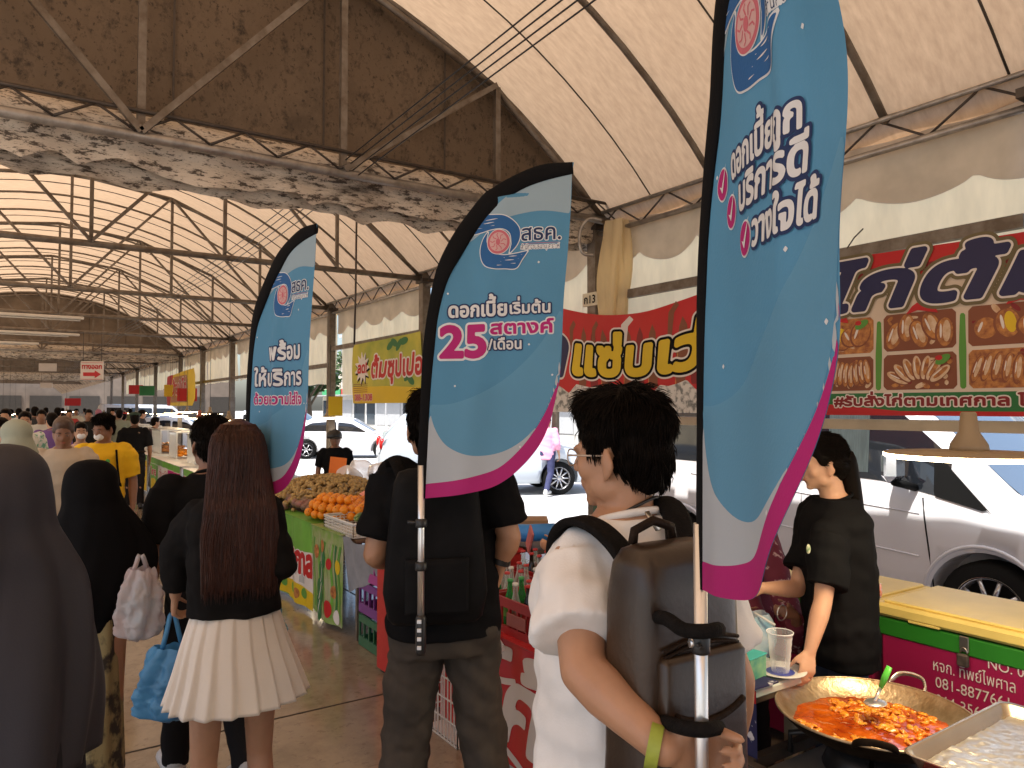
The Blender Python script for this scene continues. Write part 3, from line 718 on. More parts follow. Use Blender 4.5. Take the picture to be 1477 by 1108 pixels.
# spectacles: arm along the temple and a lens rim
M_frame = mat('clear spectacle frame', (.45, .35, .28), rough=.2, var=0)
MB().tube([whp(-.081, -.005, .004), whp(-.079, .04, .006), whp(-.068, .088, .008)], .0022, 6).build('spectacle_arm', M_frame, wt, True)
for sg in (-1, 1): MB().tube([whp(sg * .034 + .024 * math.cos(a), .101 - abs(math.cos(a)) * .006, .002 + .018 * math.sin(a)) for a in [2 * math.pi * i / 20 for i in range(21)]], .0016, 5, caps=False).build('lens_rim', M_frame, wt, True)
# backpack
M_lea = mat('brown leather', (.045, .025, .013), rough=.33, col2=(.022, .012, .007), vs=3, bump=.06, bs=90, spec=.5)
M_lead = mat('dark leather strap', (.022, .014, .010), rough=.5, var=.3, vs=20, bump=.3, bs=120)
M_web = mat('black webbing', (.010, .009, .009), rough=.8, var=.2, vs=50, bump=.3, bs=200)
M_zip = mat('zip metal', (.45, .42, .38), rough=.3, metal=.9, var=0)
bt = thing('backpack', 'boxy brown leather backpack on the back of the man in white', 'backpack', (.990, .965, .95), R_(-2))
def bprof(z, infl=0, w=.162, dp=.082, cy=0, n=40, e=.42):
    r = []
    for q in range(n):
        A = 2 * math.pi * q / n; c, s2 = math.cos(A), math.sin(A)
        r.append(V(math.copysign(abs(c) ** e, c) * (w + infl), math.copysign(abs(s2) ** e, s2) * (dp + infl) + cy, z))
    return r
R0 = []
for z, kx, ky in ((-.34, .80, .7), (-.33, .93, .9), (-.28, 1.02, 1.05), (-.15, 1.08, 1.15), (0, 1.03, 1.1), (.15, .98, 1.05), (.30, .98, 1.0), (.42, .96, .95), (.475, .90, .85), (.500, .80, .66), (.508, .6, .4)):
    R0.append([V(p.x * kx, p.y * ky + .004 * nz(p.x * 9, z * 9), z) for p in bprof(0, 0, .122, .068)])
MB().rings(R0).build('body', M_lea, bt, True)
# front pocket panels, piping, zips
def strip(name, pts, r, m, flat=1.0, upv=None): return MB().tube(pts, r, 8, flat=flat, upv=upv).build(name, m, bt, True)
R1 = [[V(p.x * k, p.y * k2 - .072, z) for p in bprof(0, 0, .098, .018, 0, 36, .35)] for z, k, k2 in ((-.26, .85, .6), (-.25, .97, 1), (-.05, 1, 1.15), (.20, .98, 1.05), (.325, .97, .9), (.335, .90, .6))]
MB().rings(R1).build('front_pocket', M_lea, bt, True)
for z, w_ in ((.345, .150), (.335, .150)): strip('zip', [V(x * w_ * .58, -.0725 - .001 * (1 - abs(x)) - .0 * (z < .34), z + .012 * (1 - x * x)) for x in [i / 10 - 1 for i in range(21)]], .0035, M_lead)
strip('pocket_flap', [V(x * .080, -.0935 + .004 * abs(x), .245 - .02 * (1 - x * x)) for x in [i / 10 - 1 for i in range(21)]], .006, M_lead)
for sg in (): strip('piping', [V(sg * (.118 + .009 * math.sin((z + .34) * 3.4)), -.058, z) for z in [-.32 + .04 * i for i in range(20)]], .005, M_lead)
strip('carry_handle', [V(-.05, .05, .50), V(-.045, .05, .525), V(0, .05, .54), V(.045, .05, .525), V(.05, .05, .50)], .009, M_lead)
strip('zip_pull', [V(.02, -.062, .49), V(.03, -.07, .47), V(.035, -.073, .45)], .003, M_zip)
MB().box((-.0, -.094, -.10), (.06, .008, .04), bev=.004).build('badge', M_lead, bt, True)
# webbing keepers that hold the flag pole against the pack
for (ya, yb) in ((890, 908), (1040, 1050)):
    MB().tube(spline([P(935, ya, 1.29), P(960, ya + 2, 1.21), P(985, yb, 1.145), P(1014, yb + 3, 1.126), P(1034, yb, 1.15), P(1037, yb, 1.20)], 4), .0115, 10).build('keeper', M_web, bt)
# shoulder straps
def strap(name, pts, wd, th, m, parent, side):
    pts = spline(pts, 8); v = []; n = len(pts)
    for i, p in enumerate(pts):
        p = V(*p); d = (V(*pts[min(i + 1, n - 1)]) - V(*pts[max(i - 1, 0)])).normalized(); nn = (V(*side) - d * V(*side).dot(d)).normalized(); b = d.cross(nn)
        v.append([p + nn * a * wd / 2 + b * c * th / 2 for a, c in ((-1, -.6), (-.85, 1), (.85, 1), (1, -.6), (.8, -1), (-.8, -1))])
    return MB().rings(v).build(name, m, parent)
strap('shoulder_strap', [(.955, 1.03, 1.40), (.952, 1.07, 1.44), (.95, 1.13, 1.468), (.95, 1.20, 1.47), (.96, 1.26, 1.43), (.99, 1.305, 1.34), (1.03, 1.33, 1.2)], .062, .016, M_web, bt, (1, .25, 0))
strap('shoulder_strap', [(1.08, 1.03, 1.41), (1.13, 1.09, 1.475), (1.16, 1.16, 1.50), (1.17, 1.23, 1.48), (1.17, 1.30, 1.40), (1.16, 1.32, 1.15)], .062, .016, M_web, bt, (1, -.2, 0))
strap('hip_strap', [(.90, 1.02, .93), (.86, 1.10, .90), (.86, 1.2, .885), (.90, 1.30, .88)], .05, .012, M_web, bt, (0, 0, 1))
tagz = MB().tube([P(933, 738, 1.46), P(950, 765, 1.44)], [.008, .010], 6, flat=.3).build('strap_tag', M_zip, bt)

# ---- tall man in black with the flag on his back
mloc = P(640, 1000, 2.62); mloc = (mloc.x, mloc.y, 0)
human('person', 'man in black shirt and washed dark jeans carrying the middle feather flag', mloc, R_(-24), 1.765, 1.03, M_skin, .008, headx=-.045,
    arms={'l': (P(541, 800, 2.58), P(560, 812, 2.90), P(572, 812, 3.0), P(567, 690, 2.66)), 'r': (P(735, 775, 2.58), P(722, 812, 2.60), P(708, 848, 2.62), P(706, 690, 2.60))},
    legs={'l': ((-.13, .05, .50), (-.17, -.02, .09)), 'r': ((.14, .03, .50), (.20, -.04, .09))}, handn={'r': I0(0, R_(-24), V(-1, 0, 0) * 1.0)},
    hair='short', shirt=dict(m=F_black, hem=.91, sleeve=.80, infl=.034, loose=.024, wr=.012), trousers=dict(m=F_jean, flare=.022, wr=.020, waist=.94), shoes=M_black, curl=(.6, .55))
pw = P(722, 808, 2.6); dd_ = (P(718, 822, 2.6) - pw).normalized()
COLp = [o for o in bpy.data.objects if o.type == 'EMPTY' and o.get('category') == 'person'][-1]
MB().tube([pw - dd_ * .008, pw + dd_ * .012], .036, 16, caps=False).build('wristwatch', M_black, COLp)
# his black pack
bt2 = thing('backpack', 'flat black backpack on the tall man in dark jeans', 'backpack', P(628, 785, 2.42), R_(-24))
R0 = [[V(p.x * kx, p.y * ky + .006 * nz(p.x * 9, z * 7), z) for p in bprof(0, 0, .150, .075, 0, 36, .62)] for z, kx, ky in ((-.25, .9, .5), (-.23, 1.02, .9), (-.15, 1.12, 1.1), (0, 1.05, 1.05), (.12, .96, 1), (.20, .90, .9), (.235, .8, .6), (.245, .6, .3))]
M_nyl = mat('black nylon', (.010, .010, .011), rough=.55, var=.3, vs=6, bump=.5, bs=14)
MB().rings(R0).build('body', M_nyl, bt2, True)
MB().rings([[V(p.x, p.y - .085, z) for p in bprof(0, 0, .10, .014, 0, 30, .5)] for z in (-.2, -.19, -.05, -.03)]).build('front_pocket', M_nyl, bt2, True)
for sg in (-1, 1): MB().tube([V(sg * .10, .04, .2), V(sg * .13, .10, .27), V(sg * .14, .2, .26), V(sg * .14, .27, .15)], .024, 8, flat=.35, upv=(0, 0, 1)).build('shoulder_strap', M_web, bt2, True)

# ---- woman with very long hair and pleated skirt
gl = P(338, 1000, 2.68); gl = (gl.x, gl.y, 0)
gt, ghp, gM, gj, gs = human('person', 'woman with waist-long dark brown hair, black top and white pleated skirt', gl, R_(-6), 1.635, .95, M_skin, .008, female=True,
    arms={'l': (P(257, 795, 2.72), P(253, 858, 2.74), P(250, 885, 2.76), P(287, 745, 2.68)), 'r': (P(404, 810, 2.70), P(398, 812, 2.90), P(392, 805, 3.0), P(383, 742, 2.70))},
    hair=None, shirt=dict(m=F_blackb, hem=1.035, sleeve=1.90, infl=.034, loose=.030, wr=.014, boxy=1), shoes=mat('pale shoe', (.5, .47, .44), var=0), curl=(.9, .8), legs={'l': ((-.105, .01, .47), (-.10, -.04, .085)), 'r': ((.10, .03, .47), (.115, .0, .085))})
mb = MB()
NP = 19
def pf(f, A):
    ph = (A * NP / (2 * math.pi)) % 1
    return (.014 + .105 * f) * ((ph / .8 if ph < .8 else (1 - ph) / .2) - .5) + .03 * f * math.sin(A * 3 + 1)
lc = 1.0
cone_cloth(mb, [(1.045, .122, .098, 0, 0), (.96, .150, .120, 0, -.004), (.86, .180, .140, 0, -.006), (.76, .210, .165, .005, -.006), (.655, .243, .19, .008, 0)], 0, 240, pf)
mb.build('skirt', fabric('white pleated cloth', (.74, .68, .61), var=.03, bump=.1), gt, True)
rings = []
for i in range(30):
    f = i / 29; z = 1.625 * gs + .142 - f * .585
    if f < .17: q = f / .17; rx = .088 * math.sqrt(max(.02, 1 - (1 - q) ** 2)) ; ry = .108 * math.sqrt(max(.02, 1 - (1 - q) ** 2)); cy = -.02
    else: q = (f - .17) / .83; rx = .090 + .040 * min(1, q * 1.6) - .012 * q; ry = .108 - .062 * min(1, q * 3); cy = -.025 - .085 * min(1, q * 2.2)
    rings.append([V(rx * math.cos(a) * (1 + .05 * nz(math.cos(a) * 6, math.sin(a) * 6, f * .7)), cy + ry * math.sin(a) + .006 * nz(a * 4, f * 1.2) * (q > .1), z) for a in [2 * math.pi * k / 40 for k in range(40)]])
hv = MB().rings(rings).build('hair', M_hairb, gt, True)
rnd = random.Random(5); st = MB()
for k in range(2600):
    a = rnd.uniform(math.pi * .93, math.pi * 2.07); off = rnd.uniform(.99, 1.05); dr = rnd.gauss(0, .10); ph = rnd.uniform(0, 6); end = rnd.randint(25, 30); pts = []
    for i in range(1 + rnd.randint(0, 3), end, 2):
        f = i / 29; aa = (a + dr * f + .05 * math.sin(f * 5 + ph)) / (2 * math.pi) * 40; b = rings[i][int(aa) % 40].lerp(rings[i][(int(aa) + 1) % 40], aa % 1); cy = sum(p.y for p in rings[i]) / 40
        pts.append(V(b.x * off + .004 * math.sin(f * 7 + ph), cy + (b.y - cy) * off + .003 * math.sin(f * 9 + ph), b.z - (.05 * rnd.random() if i > 26 else 0)))
    if len(pts) > 3: st.tube(pts, [.0007] + [.0011] * (len(pts) - 2) + [.0003], 3, caps=False)
tag(st.build('hair_strands', M_hairb, gt, True), kind='stuff')

# ---- flag carrier behind her
dl = P(300, 1000, 3.35); dl = (dl.x, dl.y, 0)
human('person', 'man in black polo walking ahead of the long-haired woman under the leftmost flag', dl, R_(4), 1.66, 1.08, M_skin2, .009,
    hair='short', shirt=dict(m=F_black, hem=.86, sleeve=.85, infl=.02), trousers=dict(m=F_trou), shoes=mat('grey trainers', (.42, .42, .43), rough=.6, var=.2, vs=30), legs={'l': ((-.10, .12, .52), (-.11, .14, .11)), 'r': ((.10, -.06, .5), (.10, -.24, .17), (0, .15, -.11))})

# ---- veiled women
M_hg = fabric('charcoal veil', (.028, .026, .034), var=.10, vs=2, rough=.6, spec=.3); M_hb = fabric('black veil', (.006, .006, .007), var=.05, rough=.8)
ga = P(-8, 1000, 1.78); ga = (ga.x, ga.y, 0)
t, hp_, _, _, _ = human('person', 'woman in long charcoal veil and robe at the left edge', ga, R_(-8), 1.58, .9, M_skin, .014, female=True, hair=None, shoes=M_black,
    arms={'l': (V(*ga) + V(-.17, .06, 1.0), V(*ga) + V(-.1, .16, .95), V(*ga) + V(-.02, .16, .95)), 'r': (V(*ga) + V(.15, .06, 1.0), V(*ga) + V(.1, .16, .95), V(*ga) + V(.02, .16, .95))})
mb = MB()
def fg(f, A): return (.02 + .10 * f) * (f > .12) * (.6 * math.sin(A * 5 + 2 * math.sin(f * 3)) + .4 * math.sin(A * 9 + 1 + f * 4) + .5 * nz(math.cos(A) * 2.4, math.sin(A) * 2.4, f * 2.2) - .35 * max(0, math.sin(A * 6 + 4 * f * f + 2)) ** 6) * min(1, (f - .12) * 3) * 1.15
prof = [(1.612, .02, .02, 0, 0), (1.60, .062, .07, 0, 0), (1.56, .098, .112, 0, -.005), (1.49, .112, .128, 0, -.01), (1.42, .120, .128, 0, -.01), (1.36, .150, .135, 0, -.01), (1.28, .185, .145, 0, 0), (1.15, .205, .165, 0, .0), (1.0, .215, .18, 0, 0), (.84, .205, .18, 0, 0)]
cone_cloth(mb, prof, 0, 96, fg).build('veil', M_hg, t, True)
cone_cloth(MB(), [(.98, .17, .15, 0, 0), (.8, .185, .17, 0, 0), (.5, .2, .19, 0, 0), (.06, .235, .22, 0, 0)], 0, 96, lambda f, A: .05 * math.sin(A * 7 + f * 2)).build('robe', fabric('dark grey robe', (.024, .023, .028)), t, True)
bl = P(126, 1000, 2.98); bl = (bl.x, bl.y, 0)
t, hp_, _, _, _ = human('person', 'short woman in black veil and olive patterned skirt', bl, R_(-4), 1.44, .95, M_skin, .014, female=True, hair=None, shoes=M_black,
    arms={'l': (V(*bl) + V(-.15, .05, .98), V(*bl) + V(-.08, .13, .92), V(*bl) + V(0, .13, .92)), 'r': (V(*bl) + V(.185, -.02, 1.05), V(*bl) + V(.17, .03, .93), V(*bl) + V(.17, .04, .85))}, handn={})
def fb(f, A): return .10 * min(1, max(0, f - .15) * 2) * (.6 * math.sin(A * 4 + 3 * f) + .35 * math.sin(A * 7 + 2) + .5 * nz(math.cos(A) * 2.4, math.sin(A) * 2.4, f * 2.5 + 4) - .4 * max(0, math.sin(A * 5 + 5 * f + 1)) ** 6) + .14 * max(0, math.cos(A - .05)) ** 8 * min(1, max(0, f - .3) * 3) * (1 - max(0, f - .75) * 3.5)
cone_cloth(MB(), [(1.490, .02, .02, 0, 0), (1.478, .06, .065, 0, 0), (1.44, .092, .105, 0, 0), (1.37, .102, .118, .0, -.008), (1.31, .110, .115, .01, -.01), (1.24, .140, .125, .02, -.01), (1.15, .168, .14, .03, 0), (1.06, .178, .15, .03, .0), (.96, .162, .15, .02, 0), (.86, .125, .14, .0, 0), (.82, .11, .13, 0, 0)], 0, 96, fb).build('veil', M_hb, t, True)
M_batik = mat('olive patterned cloth', (.30, .25, .12), rough=.7, col2=(.028, .022, .016), vs=11, vlo=.44, vhi=.54, stretch=(1, 1, .8), detail=8)
cone_cloth(MB(), [(.90, .115, .12, 0, 0), (.7, .118, .125, 0, 0), (.45, .122, .13, 0, 0), (.24, .128, .14, .005, 0)], 0, 72, lambda f, A: .06 * math.sin(A * 5 + f * 2) + .03 * math.sin(A * 11)).build('skirt', M_batik, t, True)

# ---- people coming the other way
def passer(name_l, px, py_head, d, H, rz, **k):
    p = P(px, 700, d); return human('person', name_l, (p.x, p.y, 0), rz, H, **k)
t, hp_, M3_, j_, s_ = passer('older man in open beige shirt walking towards us', 90, 607, 6.0, 1.62, R_(176), skin=M_skin2, vox=.012, face=True, hair='back', hairm=mat('brown grey hair', (.085, .045, .028), rough=.5, var=.3, vs=30), shirt=dict(m=F_beige, hem=.80, sleeve=.8, infl=.03), trousers=dict(m=fabric('tan trousers', (.25, .19, .13))), shoes=M_black, head=(0, R_(-14), 0))
M_badge = mat('red print', (.6, .08, .04), rough=.7, var=0)
t, hp_, M3_, j_, s_ = passer('youth in bright yellow polo with white face mask', 148, 600, 6.5, 1.64, R_(168), skin=M_skin2, vox=.011, face=True, hair='short', shirt=dict(m=F_yellow, hem=.80, sleeve=.85, infl=.03, loose=.03, wr=.014), trousers=dict(m=F_trou), shoes=M_black, head=(R_(-32), R_(-16), 0))
mk = MB().ball(hp_(0, .072, -.045), (.044, .034, .036), 16, 10, M3_).build('face_mask', mat('white mask', (.8, .8, .8), rough=.8, var=.03), t, True)
for sg in (-1, 1): MB().tube([V(sg * .12, .10, 1.42) * s_, V(sg * .135, .145, 1.28) * s_, V(sg * .15, .10, 1.12) * s_, V(sg * .17, .0, 1.05) * s_], .022, 8, flat=.4, upv=(1, 0, 0)).build('bag_strap', M_web, t, True)
MB().ball((.055 * -1, .158, 1.24), (.018, .004, .02), 8, 6).build('chest_logo', mat('green print', (.1, .45, .08), var=0), t, True)
t, hp_, M3_, j_, s_ = passer('man in black shirt and trousers walking away down the aisle', 193, 597, 12.6, 1.62, R_(-6), skin=M_skin2, vox=.014, hair='back', shirt=dict(m=F_black, hem=.92, sleeve=1.0, infl=.012), trousers=dict(m=F_trou), shoes=M_black)
MB().ball(hp_(0, -.01, .10), (.088, .105, .045), 14, 8, M3_).build('cap', fabric('dark green cap', (.02, .045, .03)), t, True)
MB().tube([V(.165 * math.cos(a), .125 * math.sin(a), .955) for a in [2 * math.pi * i / 24 for i in range(25)]], .014, 6, caps=False).build('belt', M_lead, t, True)
t, hp_, M3_, j_, s_ = passer('person in pale green headscarf behind the charcoal veil', 20, 612, 5.4, 1.60, R_(60), skin=M_skin, vox=.013, face=True, hair=None, female=True, shirt=dict(m=fabric('teal blouse', (.08, .28, .45)), hem=.75, sleeve=1.8), trousers=dict(m=F_trou), shoes=M_black)
mb = MB(); mb.ball(hp_(0, -.025, .04), (.092, .108, .098), 18, 12, M3_); mb.ball(hp_(0, -.06, -.06), (.080, .065, .09), 14, 10, M3_); mb.tube([V(0, -.02, 1.36), V(0, -.02, 1.50)], [.14, .085], 16)
solid(mb, .012, 'headscarf', fabric('sage scarf', (.34, .36, .28)), t, 3)
# ================================================================ feather flags
def ink(name, col, rough=.7, trans=.25): return mat(name, col, rough=rough, var=.04, vs=3, bump=.08, bs=220, trans=trans)
I_blue = ink('flag blue', (.080, .265, .455)); I_mid = ink('flag mid blue', (.12, .33, .52)); I_pale = ink('flag pale blue', (.34, .46, .55)); I_white = ink('flag white', (.50, .54, .59))
I_pink = ink('flag magenta', (.50, .012, .19)); I_navy = ink('flag navy ink', (.010, .030, .115)); I_dblue = ink('flag deep blue ink', (.018, .125, .36)); I_tw = ink('flag letter white', (.80, .80, .82))
I_rose = ink('emblem rose', (.62, .16, .21)); I_rosep = ink('emblem pale rose', (.70, .45, .45)); F_sleeve = fabric('black sleeve cloth', (.008, .008, .009), rough=.75)
M_alu = mat('aluminium pole', (.72, .71, .70), rough=.28, metal=.85, var=.05)
K = 478.
def fx(p): return ((p[0] - 613) / K, (719 - p[1]) / K)
outer = [fx(p) for p in [(602, 719), (603, 660), (606, 600), (608, 545), (611, 498), (618, 449), (632, 391), (649, 352), (673, 315), (710, 281), (746, 262), (795, 248), (834, 246)]]
inner = [fx(p) for p in [(614.5, 719), (617, 660), (620, 600), (624, 545), (629, 498), (634, 455), (645, 408), (661, 376), (685, 340), (712, 311), (746, 286), (785, 269), (831, 262)]]
right = [fx(p) for p in [(831, 262), (830, 303), (825, 376), (820, 437), (818, 490), (815, 543), (809, 575), (799.5, 611), (785, 640), (764, 665), (738.5, 687), (710, 702), (665, 712), (614.5, 719)]]
pinkin = [fx(p) for p in [(818, 490), (814, 543), (805, 570), (792.5, 597), (773.7, 625.5), (750, 652), (724, 673), (694, 684), (658.7, 692), (615.5, 698)]]
ellc = [fx(p) for p in [(621, 590), (630, 618), (650, 643), (690, 656), (735, 648), (775, 620), (800, 578), (813, 530), (818, 490)]]
upc = [fx(p) for p in [(622, 583), (655, 582), (700, 567), (750, 535), (790, 495), (819, 445)]]
outer_s, inner_s, right_s, pinkin_s, ellc_s, upc_s = [spline(q, 5) for q in (outer, inner, right, pinkin, ellc, upc)]
def c6(x, y): return fx((600 + x / 4.104, 230 + y / 4.104))
def logo(S, dx=0, dy=0, k=1.0, off=.0012):
    def T(pts): return [((x - .24) * k + .24 + dx, (y - .765) * k + .765 + dy) for x, y in pts]
    up_ = T(spline([c6(*p) for p in [(360, 445), (395, 392), (430, 342), (500, 345), (560, 355), (610, 385), (645, 430), (650, 480), (630, 530), (585, 578)]], 5)) + T(spline([c6(*p) for p in [(600, 520), (592, 460), (550, 430), (480, 428), (420, 436), (360, 446)]], 4))
    lo = T(spline([c6(*p) for p in [(452, 440), (420, 480), (402, 540), (410, 600), (440, 640), (500, 658), (560, 661), (625, 662), (662, 612), (698, 564)]], 5)) + T(spline([c6(*p) for p in [(640, 575), (560, 584), (505, 572), (462, 535), (444, 490), (455, 442)]], 4))
    for q in (up_, lo):
        S.poly(q, I_tw, off, res=.004, grow=.0026); S.poly(q, I_dblue, off + .0005, res=.003, grow=-.0002)
    for a, b in (((385, 412), (500, 408)), ((400, 392), (520, 384)), ((412, 374), (545, 366)), ((510, 640), (625, 634)), ((530, 618), (645, 608)), ((550, 597), (665, 586))):
        S.poly(stroke(T([c6(*a), c6(*b)]), .0026 * k), I_tw, off + .001, res=.003)
    cx, cy = T([c6(521, 505)])[0]
    S.poly(ellipse(cx, cy, .0375 * k, .0375 * k), I_tw, off + .0008, res=.004); S.poly(ellipse(cx, cy, .0355 * k, .0355 * k), I_rose, off + .0012, res=.004)
    S.poly(ellipse(cx, cy, .028 * k, .028 * k), I_rosep, off + .0016, res=.003)
    # a plain ring of strokes inside the roundel
    for i in range(9):
        a = i * 40; S.poly(stroke([(cx + .010 * k * math.cos(R_(a)), cy + .010 * k * math.sin(R_(a))), (cx + .019 * k * math.cos(R_(a + 22)), cy + .021 * k * math.sin(R_(a + 22))), (cx + .026 * k * math.cos(R_(a + 10)), cy + .026 * k * math.sin(R_(a + 10)))], .0028 * k), I_rose, off + .002, res=.0016)
    S.poly(ellipse(cx, cy, .007 * k, .010 * k), I_rose, off + .002, res=.002)
    x, y = T([c6(765, 505)])[0]
    S.text('สธค.', x + .004, y, .064 * k, I_navy, off, bold=.012, m2=I_tw, out=.045, width=.115 * k)
    S.poly([(x - .058 * k, y - .008), (x + .058 * k, y - .0085), (x + .058 * k, y - .0100), (x - .058 * k, y - .0095)], I_rose, off, res=.004)
    S.text('สำนักงานธนานุเคราะห์', x + .001, y - .026 * k, .0205 * k, I_navy, off, bold=.0, m2=I_tw, out=.09, width=.114 * k, q=14)
def flag(label, O, Q, fold, words, drawpole, zpole=None, handle=None):
    """O: foot of the cloth on the pole, Q: horizontal direction of the cloth"""
    t = thing('feather_flag', label, 'flag', O, 0, 'feather flags carried by the group')
    U = Vector(Q); U.z = 0; U.normalize(); Nn = U.cross(Vector((0, 0, 1)))
    if Nn.dot(CAM_LOC - O) < 0: Nn = -Nn
    def M(x, y, off=0): return O + U * x + Vector((0, 0, y)) + Nn * (fold(x, y) * min(1, max(0, (x - .0) * 12)) + off)
    S = Sheet(M)
    S.mb = MB(); S.poly(outer_s[6:] + right_s[::1], I_blue, 0, res=.010); S.mb.build('cloth', None, t)
    S.mb = MB()
    S.poly(upc_s + ellc_s[::-1], I_mid, .0006, res=.010)
    tip = spline([fx(p) for p in [(672, 356), (712, 330), (750, 317), (790, 312), (829, 318)]], 5)
    S.poly(inner_s[40:] + tip[::-1], I_pale, .0006, res=.010)
    S.poly(ellc_s + pinkin_s, I_white, .0008, res=.008); S.poly(pinkin_s + right_s[20:][::-1], I_pink, .0010, res=.006)
    for (sx, sy) in ((.075, .62), (.33, .46), (.40, .37), (.10, .34), (.36, .70), (.30, .16)): S.poly(ellipse(sx, sy, .0035, .0035, 8), I_tw, .0012, res=.003)
    S.mb.build('print', None, t); S.mb = MB(); logo(S); S.mb.build('emblem', None, t); S.mb = MB(); words(S); S.mb.build('lettering', None, t)
    mid = [((a[0] + b[0]) / 2, (a[1] + b[1]) / 2, math.hypot(a[0] - b[0], a[1] - b[1]) / 2) for a, b in zip(outer_s, inner_s)]
    MB().tube([M(x, y, 0) for x, y, r in mid], [max(.012, r + .001) for x, y, r in mid], 14, flat=.35, upv=Nn).build('sleeve', F_sleeve, t)
    px_, pz0 = -.010, drawpole
    MB().tube([O + U * px_ + V(0, 0, pz0), O + U * px_ + V(0, 0, .10)], .0105, 16).build('pole', M_alu, t)
    return t, M, U, Nn
# middle flag
O2 = P(612, 719, 2.26)
def w2(S):
    S.text('ดอกเบี้ย', .170, .548, .060, I_tw, .0012, bold=.035, m2=I_navy, out=.075, width=.182, q=30)
    S.text('เริ่มต้น', .333, .552, .046, I_tw, .0012, bold=.03, m2=I_navy, out=.085, width=.122, q=28)
    S.text('25', .125, .428, .132, I_pink, .0012, bold=.045, m2=I_tw, out=.05, width=.140, q=40)
    S.text('สตางค์', .308, .494, .052, I_pink, .0012, bold=.04, m2=I_tw, out=.08, width=.190, q=30)
    S.text('/เดือน', .256, .448, .044, I_tw, .0012, bold=.025, m2=I_navy, out=.085, width=.100, q=28)
t, M_, U_, N_ = flag('middle feather flag with pink 25 and magenta hem on the tall man\'s back', O2, P(833, 500, 2.12) - P(612, 500, 2.26), lambda x, y: .007 * math.sin(x * 17 + y * 3) + .012 * math.exp(-((x - .12 - .15 * y) / .05) ** 2) * (y < .9) - .02 * x, w2, -.37)
for z in (-.075, -.205): MB().lathe(M_(-.010, z), [(.0165, -.012), (.018, -.008), (.018, .010), (.014, .014)], 16).build('clamp', M_black, t)
MB().tube([M_(-.010, -.075, .0), M_(-.05, -.072, .012)], .005, 8).build('clamp_lever', M_black, t)
MB().lathe(M_(-.010, -.47), [(.013, 0), (.016, .01), (.016, .11), (.012, .12)], 16).build('grip', M_black, t)
for k in range(4): MB().box(M_(-.008, -.445 + .026 * k, .0155), (.013, .006, .012), rz=-YAW, bev=.001).build('grip_stud', M_alu, t)
# right flag, close to the camera
O3 = P(1013, 850, 1.155)
def chk(S, x, y, r):
    S.poly(ellipse(x, y, r * 1.12, r * 1.12), I_tw, .0012, res=.003); S.poly(ellipse(x, y, r, r), I_pink, .0018, res=.003)
    S.poly([(x - .55 * r, y - .0 * r), (x - .1 * r, y - .18 * r), (x + 1.0 * r, y + 1.25 * r), (x + .05 * r, y - .62 * r)], I_tw, .0028, res=.0015)
def w3(S):
    chk(S, .100, .602, .022); chk(S, .140, .552, .022); chk(S, .206, .500, .022)
    S.text('ดอกเบี้ยถูก', .248, .594, .056, I_tw, .0014, bold=.035, m2=I_navy, out=.075, width=.195, q=34)
    S.text('บริการดี', .272, .541, .060, I_tw, .0014, bold=.035, m2=I_navy, out=.075, width=.172, q=34)
    S.text('วางใจได้', .312, .483, .056, I_tw, .0014, bold=.035, m2=I_navy, out=.075, width=.145, q=34)
def f3(x, y):
    return .011 * math.exp(-((x - .315) / .022) ** 2) * (.35 < y < .99) * min(1, (y - .35) * 4 if y > .35 else 0) + .006 * math.sin(x * 21 + y * 5) + (x / .46) ** 2 * (.020 * math.sin(y * 7.5 + 1) + .010 * math.sin(y * 17))
t, M_, U_, N_ = flag('nearest feather flag, cut off by the top edge, with three tick marks', O3, P(1206, 600, .72) - P(1013, 600, 1.155), f3, w3, -.62)
MB().lathe(M_(-.010, -.085), [(.0135, -.016), (.0145, -.012), (.0145, .012), (.0125, .016)], 18).build('clamp', M_black, t)
MB().tube([M_(-.010, -.085, .010), M_(-.010, -.085, .018)], .0075, 14).build('clamp_screw', M_alu, t)
MB().tube([M_(0, -.085, .008), M_(.022, -.080, .010), M_(.03, -.082, .010)], .0035, 8).build('clamp_lever', M_black, t)
for z in (): MB().tube([M_(-.055, z, .006), M_(-.02, z - .012, .016), M_(.012, z - .01, .012), M_(.028, z + .01, .0)], [.017, .016, .014, .010], 12, flat=.6, upv=(0, 0, 1)).build('strap_loop', M_web, t)
# left flag
O1 = P(356, 722, 2.85)
def w1(S):
    S.text('พร้อม', .262, .530, .082, I_tw, .0012, bold=.035, m2=I_navy, out=.06, width=.215, q=28)
    S.text('ให้บริการ', .222, .436, .082, I_tw, .0012, bold=.03, m2=I_navy, out=.06, width=.320, q=28)
    S.text('ด้วยความใส่ใจ', .222, .368, .050, I_pink, .0012, bold=.035, m2=I_tw, out=.06, width=.320, q=26)
t, M_, U_, N_ = flag('leftmost feather flag above the long-haired woman, white and pink words', O1, P(462, 560, 2.50) - P(356, 560, 2.85), lambda x, y: .008 * math.sin(x * 16 + y * 2) * (1.0 if y < .75 else max(0, (1 - y) * 4)) + .016 * math.exp(-((x - .20) / .03) ** 2) * max(0, min(1, (.8 - y) * 5)) - .02 * x, w1, -.45)
MB().lathe(M_(-.010, -.08), [(.0165, -.012), (.018, -.008), (.018, .010), (.014, .014)], 16).build('clamp', M_black, t)

